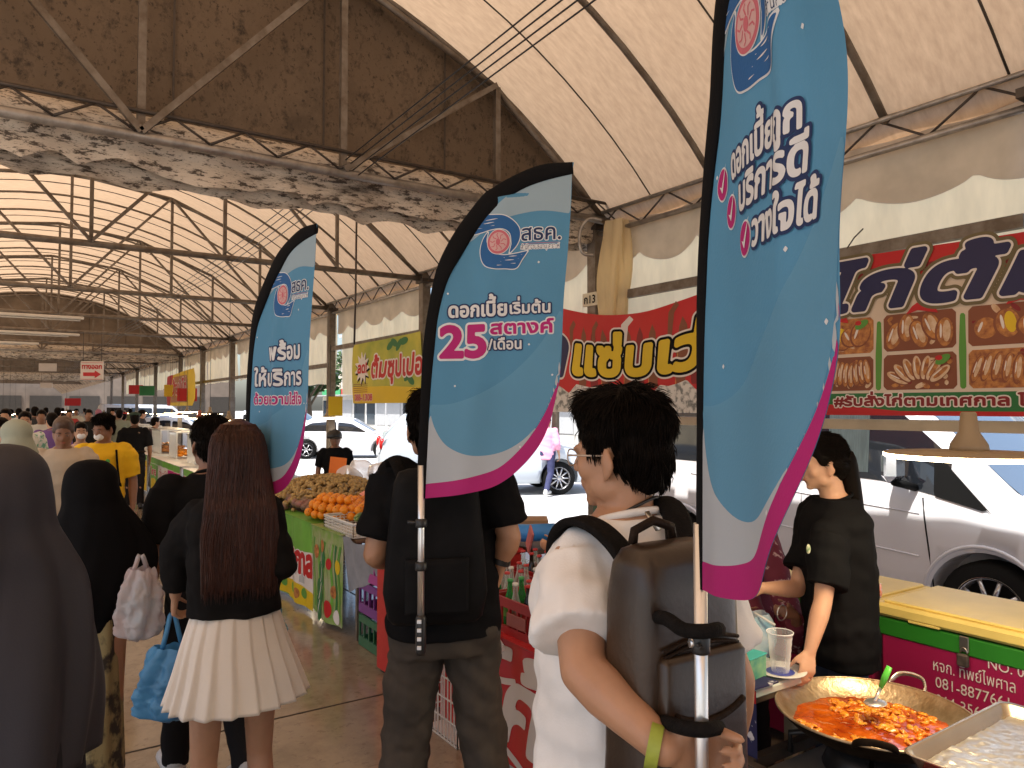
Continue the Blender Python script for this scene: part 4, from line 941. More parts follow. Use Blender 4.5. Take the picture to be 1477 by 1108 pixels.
# ================================================================ banners on the right
def B_ink(n, c): return mat(n, c, rough=.5, var=.06, vs=2, bump=.1, bs=14, trans=.12)
b_red = B_ink('banner red', (.50, .010, .012)); b_dred = B_ink('banner dark red', (.22, .008, .01)); b_cream = B_ink('banner cream', (.62, .50, .40)); b_green = B_ink('banner green', (.02, .16, .04)); b_navy = B_ink('banner navy', (.012, .012, .075))
b_white = B_ink('banner white', (.75, .70, .68)); b_black = B_ink('banner black', (.008, .008, .01)); b_yel = B_ink('banner yellow', (.72, .50, .01)); b_olive = B_ink('banner olive', (.14, .11, .05)); b_brown = B_ink('banner brown', (.22, .065, .025))
b_roast = mat('printed roast skin', (.52, .22, .05), rough=.5, col2=(.24, .07, .02), vs=30, vlo=.35, vhi=.65); b_meat = mat('printed pale meat', (.66, .50, .36), rough=.5, col2=(.50, .30, .16), vs=22); b_lgreen = B_ink('banner leaf green', (.10, .30, .04)); b_blob = mat('printed ice', (.62, .60, .58), rough=.5, col2=(.16, .17, .17), vs=18, vlo=.40, vhi=.52, detail=8)
def wallsheet(X, Y0, wob=.015, f=2.1, lean=0): return lambda x, y, off=0: Vector((X - off + wob * math.sin(x * f + y * 2) + .008 * math.sin(x * 7 + y * 5), Y0 - x, y))
# chicken banner
t = thing('food_banner', 'red and green chicken banner with printed food trays at the right edge', 'banner', (4.2, 1.2, 1.65))
S = Sheet(wallsheet(4.17, 2.88)); x1 = 3.4
S.poly([(0, 1.655), (x1, 1.655), (x1, 2.60), (2.2, 2.585), (1.2, 2.58), (.5, 2.595), (0, 2.62)], b_cream, 0, res=.04); S.mb.build('cloth', None, t); S.mb = MB()
S.poly([(0, 2.40), (.1, 2.42), (.45, 2.43), (.75, 2.40), (1.3, 2.42), (1.9, 2.36), (x1, 2.42), (x1, 2.60), (2.2, 2.585), (1.2, 2.58), (.5, 2.595), (0, 2.62)], b_red, .001, res=.03)
S.poly([(0, 2.41), (.5, 2.47), (1.1, 2.43), (1.5, 2.48), (2.4, 2.42), (2.4, 2.50), (1.5, 2.53), (.8, 2.50), (.3, 2.52), (0, 2.50)], b_dred, .0016, res=.02)
S.poly([(0, 1.655), (x1, 1.655), (x1, 1.775), (0, 1.785)], b_green, .001, res=.03); S.poly([(0, 1.655), (x1, 1.655), (x1, 1.677), (.6, 1.68), (.15, 1.72), (0, 1.75)], b_red, .0016, res=.01)
S.poly([(0, 2.0), (.04, 2.2), (.02, 2.4), (0, 2.4)], b_red, .0016, res=.01)
rnd = random.Random(11)
for ci, (xa, xb) in enumerate(((.10, .44), (.50, .90), (.96, 1.42), (1.5, 1.95), (2.0, 2.4))):
    for ri, (ya, yb) in enumerate(((2.02, 2.23), (1.80, 2.00))):
        g_ = .02; S.poly([(xa + g_, ya), (xb - g_, ya), (xb, ya + g_), (xb, yb - g_), (xb - g_, yb), (xa + g_, yb), (xa, yb - g_), (xa, ya + g_)], b_brown if (ci + ri) % 3 else b_roast, .0016, res=.01)
        kd = (ci * 2 + ri * 3 + 1) % 4; w_ = xb - xa; mx, my = (xa + xb) / 2, (ya + yb) / 2
        for k in range(24):                                        # sauce and gravy marbling
            S.poly(ellipse(xa + .03 + rnd.random() * (w_ - .06), ya + .02 + rnd.random() * (yb - ya - .04), rnd.uniform(.01, .035), rnd.uniform(.006, .016), 10, rnd.uniform(-1, 1)), (b_dred, b_roast, b_brown, b_meat)[k % 4], .0020, res=.008)
        n = (9, 4, 7, 5)[kd]
        for k in range(n):
            f = k / (n - 1)
            if kd == 0: cx, cy, rx, ry, rt = xa + .04 + (w_ - .08) * f, my + .01 * math.sin(k), .024, .078, -.35 + .5 * f
            elif kd == 1: cx, cy, rx, ry, rt = xa + .08 + (w_ - .16) * f, my + rnd.uniform(-.02, .03), .062, .060 + .02 * (k % 2), rnd.uniform(-.8, .8)
            elif kd == 2: a_ = -1.1 + 2.0 * f; cx, cy, rx, ry, rt = mx + .10 * math.sin(a_) * 1.4, ya + .02 + .10 * math.cos(a_), .028, .072, -a_
            else: cx, cy, rx, ry, rt = xa + .06 + (w_ - .12) * f, my + (.02 if k % 2 else -.02), .05, .084, rnd.uniform(-.5, .5)
            z_ = .0024 + .0005 * k; S.poly(ellipse(cx, cy, rx, ry, 20, rt), b_brown, z_, res=.006); S.poly(ellipse(cx + .004, cy + .003, rx * .88, ry * .92, 20, rt), b_roast if kd != 2 else b_meat, z_ + .0002, res=.006)
            S.poly(ellipse(cx + rx * .25, cy + .008, rx * .42, ry * .70, 16, rt), b_meat if kd in (0, 3) else b_yel if kd == 1 and k == 1 else b_roast, z_ + .0004, res=.005)
            S.poly(ellipse(cx - rx * .35, cy + .01, rx * .12, ry * .5, 10, rt), b_white, z_ + .0005, res=.004)
        if kd in (1, 2): S.poly(ellipse(xb - .07, yb - .04, .045, .022, 14, .5), b_lgreen, .0066, res=.006); S.poly(ellipse(xb - .09, yb - .03, .02, .014, 12), b_red, .0072, res=.005)
    S.poly([(xb + .015, 1.80), (xb + .045, 1.80), (xb + .05, 2.0), (xb + .045, 2.2), (xb + .02, 2.2), (xb + .012, 2.0)], b_lgreen, .0016, res=.01)
for cx, cy in ((1.22, 2.25), (.72, 2.25), (.2, 2.24), (1.75, 2.24)): S.poly([(cx - .09, cy - .03), (cx - .02, cy - .01), (cx + .09, cy - .035), (cx + .07, cy + .02), (cx, cy + .045), (cx - .05, cy + .015)], b_red, .007, res=.006)
S.mb.build('print', None, t); S.mb = MB()
S.text('ไก่ต้ม', .165, 2.285, .34, b_navy, .0075, bold=.055, m2=b_white, out=.032, m3=b_olive, out3=.085, align='L', width=1.33, shear=.25, q=44)
S.text('#รับสั่งไก่ตามเทศกาล โทร.', .19, 1.712, .075, b_dred, .003, bold=.05, m2=b_white, out=.09, align='L', width=1.18, q=24)
S.mb.build('lettering', None, t)
MB().ball((4.155, 2.80, 1.70), .012, 8, 6).build('eyelet', M_pipe, t)
# spicy banner
t = thing('food_banner', 'sagging red banner with fat yellow lettering above the white van', 'banner', (4.2, 4.5, 1.7))
def Ms(x, y, off=0):
    top = 2.66 - .20 * math.sin(min(1, max(0, x / 2.3)) * math.pi) ** 1.0 * (1 - .0 * x); f = (y - 1.66) / (2.64 - 1.66); z = 1.66 + (top - 1.66) * f
    return Vector((4.16 - off + .02 * math.sin(x * 3 + y * 3) + .012 * math.sin(x * 9 - y * 6) * f, 5.60 - x, z))
S = Sheet(Ms); S.poly([(0, 1.66), (2.3, 1.66), (2.3, 2.64), (0, 2.64)], b_red, 0, res=.04); S.mb.build('cloth', None, t); S.mb = MB()
for k in range(13):
    xx = .42 + k * .15; m = (b_brown, b_dred, b_brown, b_red)[k % 4]
    S.poly([(xx, 1.9), (xx + .09, 1.9), (xx + .11, 2.2 + .03 * (k % 3)), (xx + .09, 2.42), (xx + .05, 2.5), (xx + .02, 2.42), (xx - .01, 2.2)], m, .001, res=.02)
    if k % 2: S.poly([(xx + .13, 1.85), (xx + .14, 1.85), (xx + .17, 2.3), (xx + .16, 2.3)], b_roast, .0014, res=.008)
for xx, yy, r in ((.62, 2.38, .1), (1.02, 2.42, .14), (.28, 2.35, .09), (1.55, 2.45, .1)): S.poly([(xx - r * .2, yy - .12), (xx + r * .2, yy - .12), (xx + r * .45, yy + .1), (xx + r * .9, yy + .16), (xx + r * .6, yy + .2), (xx - .1 * r, yy + .12)], b_white if r > .1 else b_brown, .0016, res=.01)
blob = [(0, 1.66), (2.3, 1.66)] + [(2.3 - 2.3 * i / 24, 1.90 + .035 * math.sin(i * 2.3) + .03 * math.sin(i * 1.1)) for i in range(25)]
S.poly(blob, b_blob, .0018, res=.02); S.mb.build('print', None, t); S.mb = MB()
S.text('ก', .03, 2.02, .62, b_navy, .003, bold=.06, m2=b_white, out=.03, width=.38, shear=.2, q=40)
S.poly([(.0, 2.38), (.16, 2.40), (.17, 2.33), (0, 2.32)], b_navy, .004, res=.01)
S.text('แซ่บเว่อร์', .34, 2.04, .48, b_yel, .004, bold=.055, m2=b_black, out=.05, m3=b_white, out3=.085, align='L', width=2.25, shear=.1, q=42)
S.mb.build('lettering', None, t)
# yellow soup banner
t = thing('food_banner', 'yellow green soup banner with red lettering and white starburst', 'banner', (4.2, 9.4, 1.75))
S = Sheet(wallsheet(4.15, 10.45)); S.poly([(0, 1.76), (2.2, 1.76), (2.2, 2.64), (0, 2.62)], mat('banner lime', (.50, .45, .04), rough=.5, col2=(.26, .32, .03), vs=1.6, vlo=.35, vhi=.6), 0, res=.06); S.mb.build('cloth', None, t); S.mb = MB()
S.poly([(0, 1.76), (2.2, 1.76), (2.2, 1.95), (1.2, 1.99), (0, 2.0)], b_yel, .001, res=.03)
st_ = [(.36 + (.27 if i % 2 == 0 else .15) * math.cos(i * math.pi / 11), 2.27 + (.25 if i % 2 == 0 else .14) * math.sin(i * math.pi / 11)) for i in range(22)]
S.poly([(x + .02, y - .03) for x, y in st_], b_black, .0015, res=.012); S.poly(st_, b_white, .003, res=.012)
for cx, cy, a in ((1.25, 2.53, .3), (1.4, 2.56, -.3), (1.55, 2.52, .6), (1.7, 2.56, .1), (1.8, 2.1, .4), (1.9, 2.05, -.4)): S.poly(ellipse(cx, cy, .12, .05, 16, a), b_green, .002, res=.012)
for k in range(5): S.poly([(.06, 2.04 - k * .028), (.55, 2.04 - k * .028), (.55, 2.03 - k * .028), (.06, 2.03 - k * .028)], b_brown, .002, res=.008)
S.mb.build('print', None, t); S.mb = MB()
S.text('ลด!', .36, 2.20, .20, b_red, .004, bold=.05, width=.30, q=26)
S.text('ต้มซุปเปอร์', .70, 2.12, .36, b_red, .004, bold=.04, m2=b_white, out=.06, align='L', width=1.75, q=34, shear=.1)
S.text('088-1308', .10, 1.80, .13, b_red, .004, bold=.04, m2=b_white, out=.05, align='L', width=.62, q=20)
S.mb.build('lettering', None, t)
# smaller far banners and signs
t = thing('food_banner', 'orange and red food banner far down the aisle', 'banner', (4.1, 24, 2.2)); S = Sheet(wallsheet(3.9, 25.0))
S.poly([(0, 1.75), (4.2, 1.75), (4.2, 2.75), (0, 2.65)], b_yel, 0, res=.2); S.mb.build('cloth', None, t); S.mb = MB(); S.poly([(0, 1.75), (.6, 1.75), (.9, 2.68), (0, 2.65)], b_red, .004, res=.06)
S.poly([(.7, 1.85), (3.3, 1.85), (3.2, 2.6), (1, 2.6)], b_roast, .004, res=.06); S.mb.build('print', None, t); S.mb = MB(); S.text('ข้าวมันไก่', 2.0, 2.1, .5, b_red, .012, bold=.05, m2=b_white, out=.05, width=2.2, q=16); S.mb.build('lettering', None, t)
for i, (px, py, wd, hg, d, txt, lb, m) in enumerate(((133, 535, .40, .36, 14.0, 'ทางออก', 'white hanging exit sign with red arrow pointing right', None), (69, 530, .62, .30, 28, '', 'blank pale board hung from the roof beyond the exit sign', None), (67, 556, .55, .26, 36, '', 'smaller pale board hung farther down the aisle', None), (105, 580, 1.0, .5, 50, '', 'tiny red board hung at the end of the aisle', 'r'))):
    c = P(px, py, d); t = thing('hanging_sign', lb, 'sign', c)
    wh = mat('sign white', (.62, .55, .50), rough=.5, var=.05)
    MB().box(c, (wd, .03, hg), rz=-YAW * .7, bev=.01).build('board', b_red if m else wh, t)
    for sg in (-1, 1): MB().tube([c + V(sg * wd * .4 * math.cos(YAW * .7), -sg * wd * .4 * math.sin(YAW * .7), hg / 2), c + V(sg * wd * .4 * math.cos(YAW * .7), -sg * wd * .4 * math.sin(YAW * .7), hg / 2 + .55)], .006, 4).build('wire', M_steel_d, t)
    if txt:
        ca, sa = math.cos(YAW * .7), math.sin(YAW * .7); nn = V(-sa, -ca, 0); S = Sheet(lambda x, y, o=0: c + V(ca * x, -sa * x, y) + nn * (.018 + o))
        S.text(txt, 0, .035, .13, b_red, .001, bold=.03, width=.34, q=20); S.poly([(-.15, -.03), (.05, -.03), (.05, .01), (.16, -.065), (.05, -.14), (.05, -.10), (-.15, -.10)], b_red, .001, res=.01)
        for q in ([(-.185, .155), (.185, .155), (.185, .148), (-.185, .148)], [(-.185, -.155), (.185, -.155), (.185, -.162), (-.185, -.162)]): S.poly(q, b_red, .001, res=.004)
        S.mb.build('lettering', None, t)
t = thing('number_sign', 'small pale sign reading a column number beside the red banner', 'sign', (4.24, 5.02, 2.66))
MB().box((4.235, 5.10, 2.66), (.012, .21, .12), bev=.003).build('board', mat('sign cream', (.6, .55, .42), var=.1), t)
S = Sheet(lambda x, y, o=0: V(4.227 - o, 5.10 - x, y)); S.text('ก13', 0, 2.625, .10, b_black, .001, bold=.02, width=.15, q=24); S.mb.build('lettering', None, t)
for i, (y0, x0) in enumerate(((14.6, .2), (18, .2), (21, -.6))):
    t = thing('tube_light', ['white tube light batten under the third truss', 'white tube light batten under the fourth truss', 'white tube light batten before the distant gable'][i], 'lamp', (x0, y0, 3.2))
    MB().box((x0, y0, 3.22), (1.5 + .3 * i, .09, .05), bev=.01).build('batten', mat('batten white', (.6, .56, .5), var=.05), t); MB().tube([(x0 - .7, y0, 3.18), (x0 + .7, y0, 3.18)], .014, 8).build('tube', MC['batten white'], t)
# ================================================================ vehicles and the street outside
P_white = mat('white car paint', (.66, .66, .67), rough=.18, var=0, coat=.8); P_pearl = mat('pearl van paint', (.62, .61, .63), rough=.22, var=.02, vs=1, coat=.8)
P_glass = mat('dark car glass', (.012, .014, .018), rough=.04, var=0, spec=.8); P_glassb = mat('windscreen glass', (.10, .14, .20), rough=.05, var=0, spec=.9)
P_tyre = mat('tyre rubber', (.012, .012, .012), rough=.75, var=.1); P_rim = mat('alloy rim', (.48, .48, .49), rough=.25, metal=.8, var=0); P_trim = mat('black trim', (.010, .010, .010), rough=.5, var=0)
P_lamp = mat('headlamp lens', (.6, .62, .66), rough=.05, var=0, spec=.9); P_red = mat('tail lamp red', (.4, .01, .01), rough=.2, var=0); P_seam = mat('panel gap', (.02, .02, .02), rough=.8, var=0)
def ip(keys, x):
    for i in range(len(keys) - 1):
        if x <= keys[i + 1][0]:
            a, b = keys[i], keys[i + 1]; t = max(0, (x - a[0]) / (b[0] - a[0])); t = t * t * (3 - 2 * t) if len(a) > 2 and a[-1] == 's' else t; return a[1] * (1 - t) + b[1] * t
    return keys[-1][1]
def vehicle(name, label, cat, loc, rz, L, hw, top, belt, bot=.24, paint=None, wheels=(.8, 3.6), wr=.33, glass=(.9, 3.8), pillars=(), wind=None, lamp=True, detail=True, rim=True):
    """local: x = length from the nose backwards, y = sideways, z up. top/belt: keys along the length"""
    t = thing(name, label, cat, loc, rz); paint = paint or P_white
    def prof(x):
        zt, zb = ip(top, x), ip(belt, x); e = min(1, x / .5, (L - x) / .35); e = .80 + .20 * math.sqrt(max(0, e)); w_ = hw * e
        zb = min(zb, zt - .02); k = min(1, max(0, (zt - zb) / .5)); wt = w_ * (1 - .11 * k)
        return [(w_ * .90, bot), (w_ * .97, bot + .10), (w_, bot + .28), (w_ * 1.0, (zb + bot) / 2 + .1), (w_ * .985, zb - .08), (w_ * .965, zb), (wt + (w_ * .965 - wt) * .45, zb + (zt - zb) * .5), (wt, zt - .10 * k - .02), (wt * .93, zt - .03 * k - .005), (wt * .75, zt + .008), (wt * .4, zt + .02), (0, zt + .025)]
    N = 64; rings = []
    for i in range(N + 1):
        x = L * i / N; p = prof(x); r = [V(x, y, z) for y, z in p] + [V(x, -y, z) for y, z in p[-2::-1]]; rings.append(r)
    mb = MB(); mb.rings(rings)
    bo = mb.build('body', paint, t, True)
    # wheel wells by boolean, done on the mesh once
    cut = MB()
    for wx in wheels:
        for s_ in (-1, 1): cut.tube([V(wx, s_ * (hw - .32), wr), V(wx, s_ * (hw + .2), wr)], wr + .065, 40, smooth=False)
    co = cut.build('cut', P_trim, t, True)
    md = bo.modifiers.new('b', 'BOOLEAN'); md.object = co; md.operation = 'DIFFERENCE'; md.solver = 'EXACT'
    bpy.context.view_layer.update(); dg = bpy.context.evaluated_depsgraph_get(); me = bpy.data.meshes.new_from_object(bo.evaluated_get(dg)); bo.modifiers.clear(); bo.data = me; bpy.data.objects.remove(co)
    if not len(me.materials): me.materials.append(paint)
    def side(x, z, s_, off):
        p = prof(x)
        for a, b in zip(p[:-1], p[1:]):
            if a[1] <= z <= b[1] and b[1] > a[1]: k = (z - a[1]) / (b[1] - a[1]); return V(x, s_ * (a[0] + (b[0] - a[0]) * k + off), z)
        return V(x, s_ * (p[5][0] + off), z)
    for s_ in (-1, 1):
        g0, g1 = glass
        edges = [g0] + list(pillars) + [g1]
        for a, b in zip(edges[:-1], edges[1:]):
            a += .03; b -= .03; loop = []
            for k in range(13): x = a + (b - a) * k / 12; loop.append((x, min(ip(belt, x) + .035, ip(top, x) - .15)))
            for k in range(13): x = b - (b - a) * k / 12; loop.append((x, max(ip(top, x) - .16, ip(belt, x) + .04)))
            S = Sheet(lambda x, z, o=0, s_=s_: side(x, z, s_, .004 + o)); S.poly(loop, P_glass, 0, res=.04); S.mb.build('window', None, t, True)
        for wx in wheels:
            wh = MB().lathe((0, 0, 0), [(wr * .62, -.09), (wr * .92, -.10), (wr, -.07), (wr, .07), (wr * .92, .10), (wr * .66, .095)], 32, caps=False)
            Mx = Matrix.Translation(V(wx, s_ * (hw - .12), wr)) @ Matrix.Rotation(R_(-90 * s_), 4, 'X'); wh.xf(Mx); wo = wh.build('wheel', P_tyre, t, True)
            if rim:
                rm = MB().lathe((0, 0, 0), [(wr * .66, .09), (wr * .69, .098), (wr * .64, .085), (wr * .60, .03)], 32, caps=False)
                for k in range(10 if detail else 6):
                    a = 2 * math.pi * k / (10 if detail else 6); rm.tube([V(.04 * math.cos(a), .04 * math.sin(a), .075), V(wr * .64 * math.cos(a), wr * .64 * math.sin(a), .08)], [.022, .016], 6, flat=.6)
                rm.lathe((0, 0, 0), [(.001, .085), (.04, .085), (.055, .075), (.055, .05)], 16); rm.xf(Mx); rm.build('rim', P_rim, wo, False) if False else rm.build('rim', P_rim, t, True)
                MB().lathe((0, 0, 0), [(.001, .02), (wr * .62, .02)], 24, caps=False).xf(Mx).build('brake_disc', P_trim, t, True)
    if wind:                                                     # windscreen: patch of the top surface
        x0, x1 = wind; mb = MB()
        def wf(u, v):
            x = x0 + (x1 - x0) * v; p = prof(x); wt = p[8][0] * .93; y = (u * 2 - 1) * wt
            yy = abs(y); z = p[11][1]
            for a, b in zip(p[8:-1], p[9:]):
                if b[0] <= yy <= a[0]: k = (a[0] - yy) / max(1e-6, a[0] - b[0]); z = a[1] + (b[1] - a[1]) * k
            return V(x, y, z + .008)
        mb.grid(wf, 16, 10).build('windscreen', P_glassb, t, True)
    if lamp:
        for s_ in (-1, 1): MB().ball((.22, s_ * hw * .76, ip(belt, 0) - .12), (.16, .13, .075), 14, 8).build('headlight', P_lamp, t, True)
        for s_ in (-1, 1): MB().ball((L - .06, s_ * hw * .78, ip(belt, L) - .05), (.06, .08, .13), 12, 8).build('tail_light', P_red, t, True)
    MB().box((.04, 0, .46), (.10, hw * 1.1, .16), bev=.03).build('grille', P_trim, t, True)
    return t, side
# the van parked along the aisle: nose to the right
vloc = (5.72, 1.62, -.084)
vt, vside = vehicle('parked_van', 'silver white passenger van parked right behind the stalls', 'van', (vloc[0] + .97, vloc[1], vloc[2]), R_(90), 5.1, .97,
    top=[(0, .76), (.15, .95), (.5, 1.09), (.78, 1.17), (1.25, 1.62), (1.6, 1.93), (1.9, 2.07), (2.6, 2.14), (5.0, 2.10), (5.1, 1.98)], belt=[(0, .74), (.75, .98), (1.1, 1.05), (1.7, 1.17), (2.6, 1.2), (5.1, 1.22)], bot=.26, paint=P_pearl, wheels=(.93, 3.83), wr=.345, glass=(1.16, 4.7), pillars=(2.42, 3.6), wind=(.76, 1.68), lamp=True)
def vs(x, z, off=.004, s_=1): return vside(x, z, s_, off)
# local side y=+ points to -X world: facing the market
MB().tube([vs(1.30, .40), vs(1.33, .75), vs(1.36, .95), vs(1.38, 1.10)], .006, 4).build('door_gap', P_seam, vt, True)
MB().tube([vs(2.42, .34), vs(2.42, .8), vs(2.42, 1.18)], .006, 4).build('door_gap', P_seam, vt, True)
MB().tube([vs(3.55, .9), vs(3.58, 1.18)], .006, 4).build('door_gap', P_seam, vt, True)
MB().tube([vs(.95 + .43 * math.cos(a) , .345 + .45 * math.sin(a), .004) for a in [math.pi * i / 20 for i in range(1, 20)]], .014, 6).build('arch_lip', P_pearl, vt, True)
MB().tube([vs(3.83 + .43 * math.cos(a) , .345 + .45 * math.sin(a), .004) for a in [math.pi * i / 20 for i in range(1, 20)]], .014, 6).build('arch_lip', P_pearl, vt, True)
for z in (.66, .98): MB().tube([vs(1.4 + .1 * k, z + .006 * k, .0) for k in range(24)], .007, 5).build('body_crease', P_pearl, vt, True)
S = Sheet(lambda x, z, o=0: vside(x, z, 1, .010 + o)); S.poly([(.90, 1.03), (1.30, 1.12), (1.31, 1.46), (1.18, 1.32)], P_trim, 0, res=.03); S.mb.build('corner_trim', None, vt, True)
MB().box((1.52, 1.10, 1.34), (.12, .22, .25), bev=.05).build('side_mirror', mat('chrome cover', (.85, .85, .86), rough=.08, metal=.9, var=0), vt, True)
MB().tube([(1.44, .93, 1.17), (1.47, 1.05, 1.20), (1.50, 1.13, 1.22)], .03, 8).build('mirror_arm', P_trim, vt, True)
MB().tube([vs(2.22, 1.02, .02), vs(2.08, 1.015, .04), vs(1.98, 1.01, .02)], .012, 8).build('door_handle', P_pearl, vt, True)
# light curtain hanging behind the side glass
for xx, ww in ((2.0, .18), (2.95, .3)): 
    S = Sheet(lambda x, z, o=0: vside(x, z, 1, .006)); S.poly([(xx - ww, 1.26), (xx + ww, 1.26), (xx + ww, 1.88), (xx - ww, 1.88)], mat('tinted curtain', (.06, .075, .075), rough=.3, var=.3, vs=6, stretch=(20, 1, 1)), 0, res=.05); S.mb.build('window_curtain', None, vt, True)
SED = dict(top=[(0, .62), (.2, .78), (1.1, .92), (1.9, 1.38), (2.6, 1.46), (3.3, 1.40), (4.0, 1.0), (4.45, .95), (4.5, .8)], belt=[(0, .60), (1.0, .86), (2, .92), (4.5, .94)])
SUVd = dict(top=[(0, .80), (.2, .95), (1.05, 1.08), (1.75, 1.60), (2.5, 1.72), (3.9, 1.66), (4.4, 1.2), (4.5, .9)], belt=[(0, .78), (1.0, 1.0), (2, 1.06), (4.5, 1.1)])
def face_cam(px, py, d, turn=0):
    p = P(px, py, d); return (p.x, p.y, -.084)
# headings: local +x (nose to tail) in the world
def place(name, label, cat, px, d, heading, L, **k):
    p = P(px, 620, d); return vehicle(name, label, cat, (p.x, p.y, -.084), heading, L, **k)[0]
# nose at px, tail going away to the image left (world direction -RT)
hl = math.atan2(-RT.y, -RT.x)
place('parked_car', 'pale blue grey SUV parked across behind the pink shirted walker', 'car', 846, 16.3, hl + .22, 4.5, hw=.92, paint=mat('pale blue paint', (.50, .56, .62), rough=.2, var=0, coat=.7), wheels=(.88, 3.5), wr=.34, glass=(1.35, 4.0), pillars=(2.3, 3.2), wind=(1.15, 1.75), **SUVd)
place('parked_car', 'white saloon parked beyond the fruit stall', 'car', 588, 27, hl + .1, 4.5, hw=.88, paint=P_white, wheels=(.85, 3.45), wr=.32, glass=(1.3, 3.7), pillars=(2.4,), wind=(1.15, 1.85), detail=False, **SED)
place('parked_car', 'white pickup shaped car half hidden by the leftmost flag', 'car', 495, 31, hl, 4.9, hw=.9, paint=P_white, wheels=(.85, 3.6), wr=.33, glass=(1.35, 3.9), pillars=(2.4,), wind=(1.15, 1.75), detail=False, **SUVd)
place('parked_car', 'bright red car showing past the tall man\'s shoulder', 'car', 790, 24.5, hl - .1, 4.3, hw=.86, paint=mat('red paint', (.55, .02, .05), rough=.25, var=0, coat=.6), wheels=(.8, 3.3), wr=.31, glass=(1.3, 3.6), pillars=(2.3,), wind=(1.15, 1.8), detail=False, **SED)
place('parked_car', 'white car seen far off between the flags on the left', 'car', 345, 30, hl + .3, 4.5, hw=.88, paint=P_white, wheels=(.85, 3.45), wr=.32, glass=(1.3, 3.7), pillars=(2.4,), wind=(1.15, 1.85), detail=False, **SED)
place('parked_car', 'white van shaped car farther along the road past the crowd', 'car', 290, 40, hl + .5, 4.9, hw=.95, paint=P_white, wheels=(.85, 3.6), wr=.33, glass=(1.0, 4.5), pillars=(2.4, 3.4), wind=(.7, 1.5), detail=False, top=[(0, .8), (.3, 1.05), (.7, 1.2), (1.5, 1.9), (4.8, 1.95), (4.9, 1.6)], belt=[(0, .75), (.8, 1.05), (4.9, 1.1)])
place('parked_car', 'silver car parked behind the nose of the silver white van', 'car', 1560, 12, hl - .3, 4.5, hw=.9, paint=P_pearl, wheels=(.85, 3.45), wr=.33, glass=(1.3, 4.0), pillars=(2.4, 3.2), wind=(1.15, 1.8), **SUVd)

# ---- street frontage across the road
W_wall = [mat('pale render', (.62, .60, .56), var=.08, vs=.6), mat('cream render', (.60, .54, .42), var=.1, vs=.6), mat('grey render', (.42, .42, .42), var=.1, vs=.6), mat('white render', (.72, .72, .72), var=.05)]
W_glass = mat('shop glass', (.05, .065, .08), rough=.1, var=.2, vs=.5); W_sh = mat('steel shutter', (.38, .39, .40), rough=.5, var=.1); W_roof = mat('shop roof', (.3, .13, .09), rough=.8); W_col = [mat('shop fascia %s' % n, c, rough=.5) for n, c in (('red', (.5, .05, .04)), ('blue', (.05, .15, .4)), ('yellow', (.6, .42, .05)), ('green', (.05, .3, .12)))]
rnd = random.Random(4)
def shop(i, y0, y1, X, h):
    mw = W_wall[i % 4]; cols = ['pale', 'cream', 'grey', 'white'][i % 4]; fc = ['red', 'blue', 'yellow', 'green'][(i * 3) % 4]
    t = thing('shophouse', '%s rendered shophouse with %s fascia across the road, %s from the near end' % (cols, fc, (ordn + ['seventh', 'eighth', 'ninth', 'tenth', 'eleventh', 'twelfth', 'thirteenth', 'fourteenth'])[i]), 'building', (X, (y0 + y1) / 2, 0), 0, 'shophouses across the road')
    MB().box((X + 4, (y0 + y1) / 2, h / 2 - .08), (8, y1 - y0 - .02, h)).build('wall', mw, t)
    MB().box((X - .5, (y0 + y1) / 2, 3.05), (1.1, y1 - y0 - .1, .10)).build('awning', W_sh, t); MB().box((X - .08, (y0 + y1) / 2, 3.45), (.12, y1 - y0 - .3, .6)).build('fascia', W_col[(i * 3) % 4], t)
    n = 2; wy = (y1 - y0) / n
    for k in range(n):
        c = y0 + wy * (k + .5)
        MB().box((X - .03, c, 1.25), (.06, wy * .8, 2.5)).build('shutter' if (i + k) % 2 else 'shop_window', W_sh if (i + k) % 2 else W_glass, t)
        for z in (5.0, 8.0):
            if z + .9 < h:
                f = MB().box((X - .03, c, z), (.08, wy * .55, 1.4)).build('window_frame', W_wall[3], t); MB().box((X - .08, c, z), (.03, wy * .5, 1.25)).build('pane', W_glass, f)
    MB().box((X - .12, (y0 + y1) / 2, h + .05), (.4, y1 - y0, .22)).build('cornice', mw, t)
y = -4
for i in range(14):
    wd = rnd.choice((5, 6, 7, 8)); shop(i, y, y + wd, 30, rnd.choice((6.5, 9.5, 10))); y += wd
for i in range(9):                                              # frontage on the far side of the hall, seen past the left stalls
    y0 = 14 + i * 11.5; h = 6 + i % 3; t = thing('market_building', '%s low building beyond the left side of the hall' % ['first', 'second', 'third', 'fourth', 'fifth', 'sixth', 'seventh', 'eighth', 'ninth'][i], 'building', (-14, y0 + 5, 0), 0, 'buildings beyond the left side')
    MB().box((-18, y0 + 5.5, h / 2 - .08), (8, 10.9, h)).build('wall', W_wall[i % 4], t); MB().box((-13.4, y0 + 5.5, 3.1), (1.1, 10.4, .1)).build('awning', W_sh, t)
    for q in range(3): MB().box((-13.97, y0 + 2.2 + 3.3 * q, 1.3), (.06, 2.6, 2.5)).build('shop_window', W_glass if (q + i) % 2 else W_sh, t)
t = thing('market_building', 'shade-darkened building closing the view at the end of the hall', 'building', (2, 104, 0)); MB().box((2, 108, 4.4), (44, 8, 9)).build('wall', mat('shaded render', (.20, .15, .11), var=.2, vs=.5), t)  # wall and openings coloured dark for the dim, hazy end of the hall
for q in range(11): MB().box((-17 + 4 * q, 103.96, 1.6), (3.2, .08, 3)).build('shop_window', mat('unlit opening', (.05, .04, .03), rough=.8), t)
